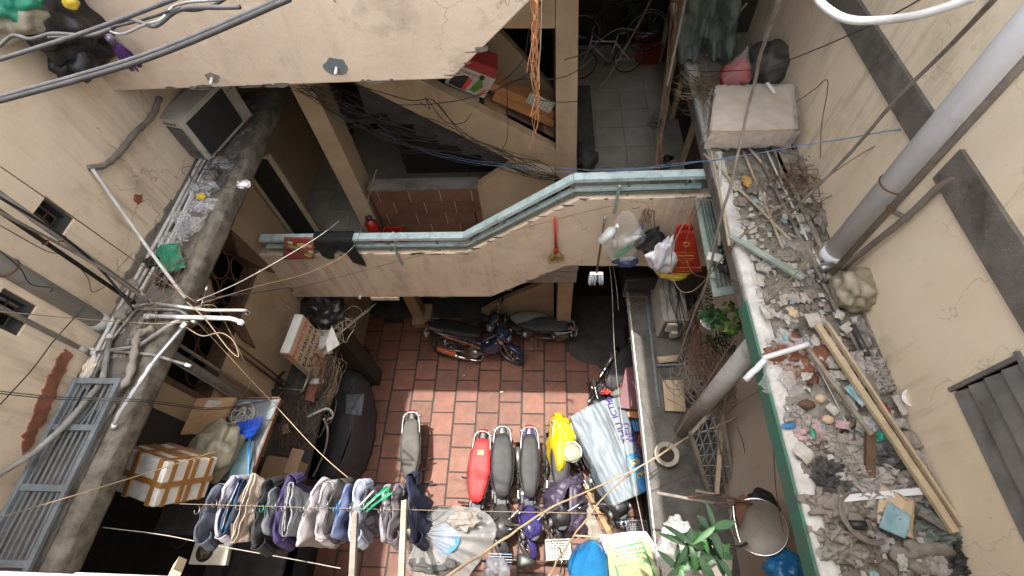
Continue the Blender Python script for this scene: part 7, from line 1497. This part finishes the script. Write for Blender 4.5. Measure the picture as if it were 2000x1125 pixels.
# ------------------------------------------------------------------ laundry
LZ = 6.0
la, lb = at(350, 984, z=LZ), at(1180, 1003, z=LZ-.02)
mb = MB(); mb.tube(crv([la, la.lerp(lb, .3)+Vector((0, 0, -.03)), la.lerp(lb, .6)+Vector((0, 0, -.03)), lb], 8), .002, 6); O('clothes_line', mb, None, M['wiret'], 'thin clothes line strung above the yard at the bottom of the picture', 'line')
GR = 'laundry hanging on the line at the bottom'
def garment(px, col, label, kind='shirt', Wd=.40, L=.42, seed=0, py=985, hang='alu', thick=.034, tilt=0, sleeve=True, inner=None, sh=0):
    rg = random.Random(seed*7+1); c = at(px+rg.uniform(-5, 5), py+7+rg.uniform(-7, 7), z=LZ-.05); Wd *= rg.uniform(.78, 1.0); L *= rg.uniform(.7, 1.0); tilt += rg.uniform(-9, 9)
    t = T('shirt' if kind == 'shirt' else 'trousers', c, label, 'shirt' if kind == 'shirt' else 'trousers', GR, (0, 0, R(tilt)))
    def gm(u, v):
        a = 2*math.pi*u
        if kind == 'shirt': wy = .09+(Wd/2-.09)*min(1, v/.16)**.5; z = -.06*min(1, v/.16)-L*max(0, v-.16)/.84
        else: wy = Wd/2*(1-.10*v); z = -L*v
        y0 = wy*math.sin(a); ca = math.cos(a); sd = math.copysign(1, ca)
        th_ = thick*(.55+.35*v)*abs(ca)**.35*(1 if kind != 'shirt' else min(1, .15+v*6))
        fo = .022*min(1, v*1.6)*math.sin(y0*38+seed*2.1+1.5*v)+.034*v*noise.noise(Vector((y0*7, v*2.2, seed)))+.016*noise.noise(Vector((y0*16, v*5, seed+4)))
        x = sd*th_*(1+.5*noise.noise(Vector((y0*8, v*3, seed+sd))))+fo*(1+.25*sd)+.05*v*noise.noise(Vector((seed*1.3, v, 0)))
        return (x, y0*(1-.10*v+.06*noise.noise(Vector((seed, v*3, sd)))), z+.02*noise.noise(Vector((y0*6, seed, v)))*v)
    b = MB(); b.grid(gm, 64, 22); O('body', b, t, cloth('cloth_%02d' % seed, col), local=True, solid=.003)
    if kind == 'shirt' and sleeve and seed % 3:
        for s in (-1, 1):
            b = MB(); sl_ = rg.uniform(.09, .15)
            def sv(u, v):
                a = 2*math.pi*u; r_ = (.062-.018*v)*(1+.22*noise.noise(Vector((math.cos(a), math.sin(a)*2, v*3+seed))))
                return (r_*.55*math.cos(a)+.02*v, s*(Wd/2-.035+.045*v)+r_*.6*math.sin(a)*s, -.10-sl_*v+r_*.5*math.sin(a))
            b.grid(sv, 16, 8); O('sleeve', b, t, MATS['cloth_%02d' % seed], local=True, solid=.003)
    if kind == 'trousers':
        b = MB(); b.grid(lambda u, v: ((thick+.004)*math.cos(2*math.pi*u)*(1+.4*math.sin(u*19+seed)), (Wd/2+.004)*math.sin(2*math.pi*u), -.032*v+.004), 40, 2); O('waistband', b, t, cloth('band_%02d' % seed, tuple(min(.8, q*1.25) for q in col)), local=True)
    b = MB(); k = Wd/2*.92
    b.tube([(0, 0, .02), (0, k*.9, -.055 if kind == 'shirt' else .006), (0, -k*.9, -.056 if kind == 'shirt' else .005), (0, 0, .02)], .003, 6, False); b.ring((0, 0, .052), (1, 0, 0), .022, .0032, 14, 5, .2, 4.9); O('hanger', b, t, M[hang], local=True)
    return t
D = (.030, .033, .050); NV = (.025, .04, .10); LB = (.17, .20, .34); MV = (.33, .30, .32); 
garment(398, (.075, .085, .12), 'dark grey blue shirt at the left end of the clothes line', seed=1, Wd=.42, tilt=5)
garment(424, (.34, .32, .37), 'lilac grey shirt with a pale collar next to the left end', seed=2, Wd=.38, tilt=-4, L=.38)
garment(446, (.02, .05, .11), 'navy shorts with a blue stripe left of the beige pair', 'trousers', seed=3, Wd=.40, tilt=3)
garment(474, (.42, .34, .27), 'beige elastic waisted shorts on the line', 'trousers', seed=4, Wd=.40, L=.36)
garment(501, (.022, .022, .024), 'black shirt right of the beige shorts', seed=5, Wd=.40, L=.45)
garment(524, (.12, .13, .15), 'charcoal shirt on a bright green hanger', seed=6, Wd=.34, hang='baggreen', L=.4)
garment(543, (.035, .022, .085), 'deep purple shirt beside the green hanger', seed=7, Wd=.42, L=.42, tilt=4)
garment(566, (.25, .26, .29), 'grey elastic waisted trousers in the middle of the line', 'trousers', seed=8, Wd=.38, L=.4)
garment(598, (.38, .35, .36), 'pale mauve shirt with a small chest badge', seed=9, Wd=.46, L=.46)
garment(624, (.34, .315, .33), 'mauve grey polo shirt behind a dark one', seed=10, Wd=.42, L=.45)
garment(640, (.04, .034, .032), 'dark brown shirt tucked between mauve and blue ones', seed=11, Wd=.32, L=.38)
garment(664, (.11, .14, .25), 'blue checked shirt on a light blue hanger', seed=12, Wd=.40, hang='blue', L=.42)
garment(688, (.42, .45, .58), 'pale blue white shirt next to the blue checked one', seed=13, Wd=.38, L=.42)
garment(714, (.035, .03, .04), 'small black garment near the wooden pole', seed=14, Wd=.26, L=.36)
garment(744, (.27, .25, .275), 'faded grey shirt between the two poles', seed=15, Wd=.42, L=.42)
garment(768, (.14, .12, .14), 'dusky shirt touching the right pole', seed=16, Wd=.34, L=.4)
garment(800, (.012, .016, .045), 'navy shirt hanging right of the grey pole', seed=17, Wd=.40, L=.40, tilt=12)
for i, (a, b_, m_) in enumerate((((706, 996), (755, 950), 'baggreen'), ((700, 990), (730, 958), 'wirew'), ((716, 985), (760, 952), 'glass'))):
    mb = MB(); A, B = at(*a, z=LZ+.05), at(*b_, z=LZ+.07); mb.tube([A, B, B.lerp(A, .1)+Vector((.03, -.02, -.01)), A+Vector((.03, -.01, 0))], .006, 6); O('hanger', mb, None, M[m_], ['bright green empty hanger sticking up over the laundry', 'white empty hanger left of the green ones', 'second green empty hanger beside the first'][i], 'hanger')
for x, m_, lb_ in ((694, 'pipeold', 'brownish wooden pole reaching out under the laundry line'), (790, 'woodg', 'grey white square pole holding the clothes line')):
    mb = MB(); mb.beam(at(x, 980 if x > 700 else 1003, z=LZ+.02), at(x-6, 1135, z=LZ+.25), .03, .03); O('pole', mb, None, M[m_], lb_, 'pole')
mb = MB(); mb.beam(at(352, 1098, z=6.4), at(340, 1125, z=6.6), .04, .04); O('pole', mb, None, M['woodl'], 'pale stub of a pole at the bottom left edge', 'pole')
# translucent sheet over a basin
t = T('plastic_cover', at(850, 1050, z=5.3), 'milky plastic sheet gathered at a knot over a basin beside the laundry', 'cover')
kn = at(806, 1038, z=5.72)
def sh(u, v):
    a = 2*math.pi*u; rr = v*(.30+.04*math.sin(a*3)); p = at(850, 1052, z=5.62); q = p+Vector((rr*1.15*math.cos(a), rr*.85*math.sin(a), -.25*v**2.2)); q = kn.lerp(q, v**.8)
    return q+Vector((0, 0, .020*math.sin(a*15+2*noise.noise(Vector((u*9, v*2, 1))))*v+.03*noise.noise(Vector((math.cos(a)*2, math.sin(a)*2, v*3)))))
mb = MB(); mb.grid(sh, 150, 18); O('sheet', mb, t, mat('milky_film', (.42, .42, .42), (.34, .34, .34), sc=6, rough=.22, bump=.5, bsc=18, alpha=.60))
mb = MB(); mb.blob(kn, (.03, .02, .05), 3, .3); O('knot', mb, t, M['bagbrown'])
t = T('basin', at(870, 1050, z=5.2), 'dark basin with a light blue bowl under the milky plastic sheet', 'basin'); c = at(866, 1056, z=5.30)
mb = MB(); mb.lathe(c, (0, 0, 1), [(0, 0), (.15, 0), (.2, .12), (.21, .12), (.16, -.01)], 28); O('basin', mb, t, M['pgrey'])
mb = MB(); mb.lathe(at(873, 1052, z=5.55), (0, 0, 1), [(0, .01), (.06, .01), (.085, .03), (.088, .03), (.06, 0), (0, 0)], 28); O('bowl', mb, t, M['blue'])
mb = MB(); mb.blob(at(905, 1017, z=5.6), (.09, .06, .05), 8, .35, 2.4, 4, .08); O('cloth', mb, None, M['pipeold'], 'brown cloth bundle tied at the corner of the milky sheet', 'cloth')
mb = MB(); mb.blob(at(848, 1102, z=5.5), (.15, .06, .08), 12, .3, 2.4, 4, .06); O('cloth', mb, None, M['ragd'], 'dark cloth under the milky sheet at the bottom edge', 'cloth')

# ------------------------------------------------------------------ overhead cables
def wr(pts, r, m, label, n=6, k=7, cat='cable', name='cable', jit=0, seed=0, group=None, twin=None):
    rg = random.Random(seed); P = []
    for q in pts: P.append(at(q[0], q[1], z=q[2]) if q[2] < 20 else at(q[0], q[1], Y=q[2]-100))
    P = crv(P, k)
    if jit: P = [p+Vector((jit*noise.noise(p*4+Vector((seed, 0, 0))), jit*noise.noise(p*4+Vector((0, seed, 5))), jit*noise.noise(p*4+Vector((3, 0, seed))))) for p in P]
    mb = MB(); mb.tube(P, r, n)
    if twin: mb.tube([p+Vector(twin) for p in P], r*.9, n)
    return O(name, mb, None, M[m], label, cat, group)
wr([(-10, 119, 8.0), (170, 62, 8.05), (345, -4, 8.2)], .0085, 'cableg', 'thick dark cable across the top left corner above the black bag', 10)
wr([(-10, 192, 8.05), (280, 108, 8.15), (560, -8, 8.3)], .0075, 'cableg', 'upper of two thick parallel cables crossing the top left', 10)
wr([(-10, 200, 8.05), (282, 117, 8.15), (566, -2, 8.3)], .0085, 'black', 'lower of two thick parallel cables crossing the top left', 10)
wr([(-5, 88, 7.95), (20, 68, 7.97), (60, 78, 7.98), (105, 66, 8.0), (170, 72, 8.0), (210, 58, 8.02), (250, 35, 8.05), (300, 48, 8.1), (350, 22, 8.15), (400, 10, 8.2), (470, 8, 8.2)], .008, 'cableg', 'twisted dark cable tangled in the top left corner', 8, jit=.02)
wr([(100, 80, 8.0), (160, 74, 8.0), (240, 55, 8.03), (300, 25, 8.1), (380, 20, 8.15), (440, -5, 8.2), (480, -8, 8.25)], .006, 'black', 'black cable wound round the twisted one', 8, jit=.03, seed=4)
wr([(180, 50, 8.0), (230, 66, 8.03), (300, 40, 8.1), (345, 8, 8.12), (420, 12, 8.2), (455, -2, 8.2)], .005, 'alu', 'thin grey cable along the twisted one', 8, jit=.03, seed=8)
wr([(650, -5, 7.3), (664, 20, 7.0), (668, 35, 6.9)], .004, 'black', 'short black wire end hanging on the top gallery front', 6)
wr([(0, 325, 7.0), (130, 415, 6.6), (250, 500, 6.0), (385, 592, 5.62)], .005, 'wirebr', 'thin brown cable slanting down the left wall')
wr([(-5, 383, 7.0), (120, 460, 6.5), (200, 530, 6.0), (262, 606, 5.62)], .010, 'black', 'black cable crossing the square vent down to the pipes', 8)
wr([(-5, 412, 7.0), (140, 490, 6.4), (230, 545, 6.0), (290, 590, 5.65)], .011, 'pipeold', 'brown grey cable beside the black one', 8)
wr([(0, 440, 6.8), (90, 490, 6.3), (130, 500, 6.2), (170, 540, 5.95), (180, 570, 5.8), (205, 560, 5.75)], .004, 'wiret', 'looping tan cable over the fat left drainpipe')
wr([(0, 490, 6.8), (40, 525, 6.6), (60, 555, 6.4), (100, 562, 6.3), (98, 570, 6.3)], .004, 'black', 'short black wire curling on the fat left drainpipe')
wr([(-5, 608, 6.4), (150, 622, 6.1), (300, 632, 5.8), (370, 628, 5.66)], .0045, 'wiret', 'long tan wire running level across the left pipes')
wr([(-5, 768, 6.1), (120, 780, 5.95), (280, 785, 5.7), (420, 800, 4.6), (530, 782, 4.1)], .004, 'black', 'thin black wire sagging over the metal grille', twin=(.01, .012, .01))
wr([(-5, 1012, 5.95), (150, 966, 5.8), (300, 920, 5.4), (425, 880, 5.1)], .004, 'wiret', 'tan wire over the grille to the styrofoam box')
wr([(0, 790, 6.1), (60, 725, 6.2), (110, 660, 6.3), (165, 600, 6.2)], .004, 'black', 'dark wire rising across the broken plaster')
wr([(200, 1030, 5.2), (320, 1045, 4.9), (420, 1065, 4.9), (560, 1090, 5.2), (665, 1110, 5.4)], .0035, 'wirew', 'pale wire sagging under the laundry')
wr([(170, 1118, 6.5), (300, 985, 6.0), (460, 985, 6.0)], .003, 'wirebr', 'dark string at the left end of the clothes line') if 0 else None
wr([(365, 590, 5.65), (400, 622, 5.62), (445, 680, 5.5), (466, 696, 5.45), (455, 665, 5.5), (430, 650, 5.55), (395, 656, 5.55), (365, 640, 5.6)], .005, 'wiret', 'brassy cable loop hanging off the left ledge')
wr([(380, 600, 5.6), (420, 598, 5.5), (445, 640, 5.2), (470, 690, 5.0), (490, 740, 4.6), (470, 780, 4.2), (440, 812, 4.1)], .0045, 'wiret', 'tan cable dropping to the white cable coils')
wr([(372, 618, 5.6), (410, 655, 5.2), (470, 720, 4.7), (545, 800, 4.0), (620, 880, 4.0), (700, 948, 4.6), (790, 992, 5.9)], .004, 'rope', 'tan string running down from the left ledge past the shelf')
wr([(385, 588, 5.65), (480, 545, 5.2), (610, 470, 4.9), (662, 432, 4.7)], .0045, 'wirew', 'pale string from the left ledge over the floral cloth')
wr([(395, 592, 5.65), (500, 560, 5.2), (610, 530, 4.7), (690, 482, 4.5), (716, 400, 4.9), (735, 330, 5.3)], .0035, 'wiret', 'thin string sweeping below the railing to the column')
wr([(380, 585, 5.6), (470, 575, 5.2), (560, 562, 4.8), (570, 570, 4.7)], .008, 'black', 'dark rod like cable fixed at the corner of the gallery', 8)
wr([(572, 565, 103.6), (760, 515, 103.6), (960, 462, 103.55), (1100, 425, 103.6), (1195, 402, 103.6)], .0028, 'wirebr', 'thin chain strung along the gallery front')
wr([(540, 570, 4.8), (555, 590, 4.6), (566, 604, 4.5)], .004, 'wirebr', 'short hooked stick hanging at the gallery corner')
for i, (dy, dz) in enumerate(((0, 0), (5, .02))):
    wr([(728, 252, 5.0), (830, 292+dy, 4.95), (960, 318+dy, 5.0), (1090, 328+dy*1.3, 5.15), (1180, 332+dy, 5.3), (1300, 325-dy*.6, 5.6), (1400, 312, 5.9), (1560, 285, 6.3), (1780, 250, 6.6)], .0036, 'wireb', ['upper blue cable stretched across the stairwell to the right wall', 'lower blue cable twisting round the upper one'][i], seed=i, jit=.012)
rg = random.Random(3)
mb = MB()
for k in range(17):
    j = lambda s: rg.uniform(-s, s)
    P = [at(590+j(22), 172+j(6), Y=4.3), at(690+j(20), 215+j(34), Y=4.3), at(800+j(30), 262+j(38), Y=4.35), at(930+j(30), 300+j(26), Y=4.3), at(1040+j(20), 330+j(16), Y=4.3), at(1088+j(6), 348+j(5), Y=4.3)]
    P = P[:rg.choice((4, 5, 6, 6))]; mb.tube(crv(P, 5), rg.uniform(.002, .0045), 5, False)
O('cable_bundle', mb, None, M['black'], 'dense bunch of black cables drooping across the stairwell', 'cables', None, 'stuff')
for i, pts in enumerate((((700, 180), (780, 205), (880, 198), (960, 178), (1035, 140), (1060, 90)), ((690, 165), (800, 196), (846, 196), (900, 260), (960, 320), (1030, 345)), ((846, 195), (905, 258), (1010, 330), (1085, 350)), ((935, 200), (1000, 160), (1100, 150), (1140, 128), (1160, 110)), ((820, 200), (840, 212), (832, 190), (870, 236), (905, 240), (920, 222)), ((1055, 195), (1100, 200), (1130, 198)), ((990, 160), (992, 260), (975, 300)), ((970, 165), (1020, 120), (1035, 60), (1060, -5)), ((1100, 118), (1140, 104), (1200, 60), (1240, 60)))):
    wr([(x, y, 104.2) for x, y in pts], .0045, 'black', ['black cable looping past the radio carton', 'black cable bending at a hook over the slanting parapet', 'taut black cable down the slanting parapet', 'black cable from the cartons over the post', 'small curled black wire on the parapet', 'short black wire on the newel post', 'thin black wire hanging past the kettle box', 'black cable rising from the planks to the top edge', 'black wire crossing the corridor mouth'][i], jit=.012, seed=i)
mb = MB()
for k in range(12):
    x0 = 1044+rg.uniform(-8, 8); P = [at(x0, -10, Y=3.35)]; n_ = rg.randint(6, 11)
    for q in range(1, n_): P.append(at(1044+rg.uniform(-9, 9)*(1 if q < n_-1 else 1.8), -10+q*30+rg.uniform(-6, 6), Y=3.35+rg.uniform(-.02, .02)))
    mb.tube(crv(P, 4), rg.uniform(.002, .0045), 5, False)
O('frayed_wires', mb, None, M['copper'], 'frayed coppery wires hanging in front of the stair', 'wires', None, 'stuff')
wr([(1058, -5, 103.3), (1056, 80, 103.3), (1050, 160, 103.3)], .003, 'wirew', 'pale wire hanging beside the coppery strands')
mb = MB()
for k in range(14):
    j = lambda s: rg.uniform(-s, s)
    P = [at(1325+j(14), -10, z=6.6), at(1312+j(8), 90+j(10), z=6.1), at(1300+j(7), 190+j(8), z=5.7), at(1290+j(6), 260, z=5.4), at(1284+j(9), 330+j(8), z=5.1), at(1268+j(14), 405+j(14), z=4.8), at(1262+j(20), 440+j(20), z=4.6)]
    mb.tube(crv(P, 5), rg.uniform(.003, .006), 5, False)
O('cable_bundle', mb, None, M['wirebr'], 'vertical bunch of brown wires hanging between corridor and right ledge', 'cables', None, 'stuff')
wr([(1340, -10, 6.7), (1322, 80, 6.3), (1303, 168, 5.9)], .013, 'pipeold', 'grey brown conduit hanging in the vertical wire bunch', 10, cat='pipe')
wr([(1272, -5, 6.4), (1245, 50, 6.0), (1205, 120, 5.6), (1180, 160, 5.4), (1150, 190, 5.2), (1140, 188, 5.1)], .0035, 'wiret', 'slack pair of tan wires over the tiled corridor', twin=(.02, 0, .02))
wr([(1528, -10, 7.7), (1490, 90, 7.2), (1465, 200, 6.7), (1430, 350, 6.2), (1405, 440, 5.8), (1378, 560, 5.0), (1360, 600, 4.6), (1325, 700, 3.6)], .011, 'pipeold', 'thick dark cable dropping from the top edge across the ledge', 10, jit=.01)
wr([(1950, -10, 8.0), (1850, 95, 7.4), (1750, 195, 6.9), (1650, 310, 6.3), (1545, 415, 5.7)], .012, 'pipeold', 'long straight brown cable slanting over the right wall', 10)
wr([(1805, -5, 7.6), (1700, 50, 7.1), (1560, 110, 6.5), (1480, 135, 6.3), (1370, 140, 5.9)], .0045, 'black', 'thin black wire from the top edge to the red bundle')
wr([(1585, -25, 8.15), (1605, 8, 8.15), (1650, 36, 8.15), (1710, 40, 8.15), (1800, 28, 8.2), (1905, -6, 8.25)], .012, 'pvcg', 'white peeling hose bowed across the top right corner', 12, cat='hose', name='hose')
wr([(2005, 118, 7.3), (1880, 240, 6.8), (1760, 345, 6.3), (1640, 450, 5.9), (1530, 560, 5.7), (1430, 670, 4.8), (1350, 800, 3.6), (1300, 880, 3.2)], .0055, 'wiret', 'long tan cable running along the fat drainpipe down to the pot')
wr([(1790, 252, 6.6), (1700, 290, 6.3), (1600, 355, 6.0), (1510, 410, 5.8), (1440, 430, 5.7)], .005, 'wiret', 'tan cable branching from the blue ones to the ledge')
wr([(1360, 400, 5.0), (1318, 470, 4.9), (1312, 530, 4.7), (1330, 568, 4.6), (1365, 560, 4.7), (1440, 470, 5.6), (1500, 430, 5.7), (1580, 395, 5.7)], .006, 'wiret', 'brown cable looping in front of the red carrier bag')
wr([(1375, 385, 5.2), (1340, 470, 4.8), (1350, 530, 4.6), (1400, 545, 5.0), (1440, 548, 5.5)], .005, 'wirebr', 'dark cable loop right of the brown one')
wr([(1190, 508, 3.5), (1196, 580, 2.9), (1200, 680, 2.2), (1212, 800, 1.4), (1235, 930, 1.5), (1262, 1060, 1.5)], .006, 'wirew', 'white cord hanging from the gallery down past the printed tarpaulin')
wr([(1196, 510, 3.5), (1204, 560, 3.1), (1208, 605, 2.8)], .004, 'wirew', 'short frayed end beside the hanging white cord')
wr([(1345, 852, 3.3), (1270, 900, 3.6), (1180, 945, 4.0), (1080, 990, 4.8), (960, 1070, 5.6), (862, 1132, 6.4)], .008, 'rope', 'knotted tan rope from the pot towards the bottom edge', jit=.012)
wr([(1440, 815, 3.4), (1330, 862, 3.2), (1240, 920, 3.5), (1180, 970, 4.2), (1120, 1050, 5.0), (1068, 1132, 6.0)], .007, 'rope', 'second tan rope crossing the printed tarpaulin', jit=.012, seed=5)
wr([(1122, 1046, 3.0), (1180, 1050, 3.0), (1245, 1058, 3.0)], .011, 'bamboo', 'pale stick lying level above the blue sack', 8, cat='stick', name='stick')
wr([(1235, 745, 2.55), (1262, 800, 2.5), (1290, 870, 2.6)], .003, 'wiret', 'thin twine on the right shelf above the pot')
wr([(1270, 960, 2.5), (1340, 930, 2.6), (1400, 905, 2.8), (1420, 880, 3.2)], .003, 'black', 'thin black wire across the near part of the right shelf')
wr([(1500, 655, 5.3), (1460, 700, 4.6), (1418, 740, 4.2)], .004, 'wirebr', 'dark wire from the cable tangle up to the ledge')
wr([(1560, 712, 5.6), (1480, 765, 5.0), (1430, 795, 4.4)], .004, 'wirebr', 'knotted wire from the tangle across the pale wall')
wr([(1509, 850, 5.0), (1516, 960, 4.8), (1530, 1040, 4.7)], .004, 'rust', 'rusty wire hanging down the pale wall to the tray')
wr([(1440, 835, 4.4), (1450, 860, 4.3), (1455, 885, 4.2)], .005, 'rust', 'short rusty rod mark on the pale wall')
wr([(1555, 200, 6.1), (1590, 175, 6.4), (1617, 160, 6.5), (1604, 250, 6.0), (1602, 330, 5.7)], .004, 'wirebr', 'brown wire hooked on a nail above the ledge')
for i, (x, y, rr) in enumerate(((1345, 200, .12), (1335, 190, .09), (1352, 215, .10), (1240, 395, .09), (1255, 390, .12), (1275, 395, .10), (1580, 420, .10))):
    mb = MB(); mb.ring(at(x, y, z=5.3 if x > 1300 else 4.85), (rg.uniform(-.5, .5), rg.uniform(-.8, .2), 1), rr, .004, 26, 5, rg.uniform(0, 3), rg.uniform(7, 8.5)); O('wire_loop', mb, None, M['wirebr' if i % 2 else 'wiret'], ['largest tan wire loop beyond the ledge edge near the corridor', 'smaller brown loop beyond the ledge edge', 'tan loop touching the bamboo pole', 'brown loop above the bottle bag', 'widest loop in the bunch over the bottle bag', 'brown loop above the knotted black bag', 'tan loop on the litter near the painted lath'][i], 'wire')
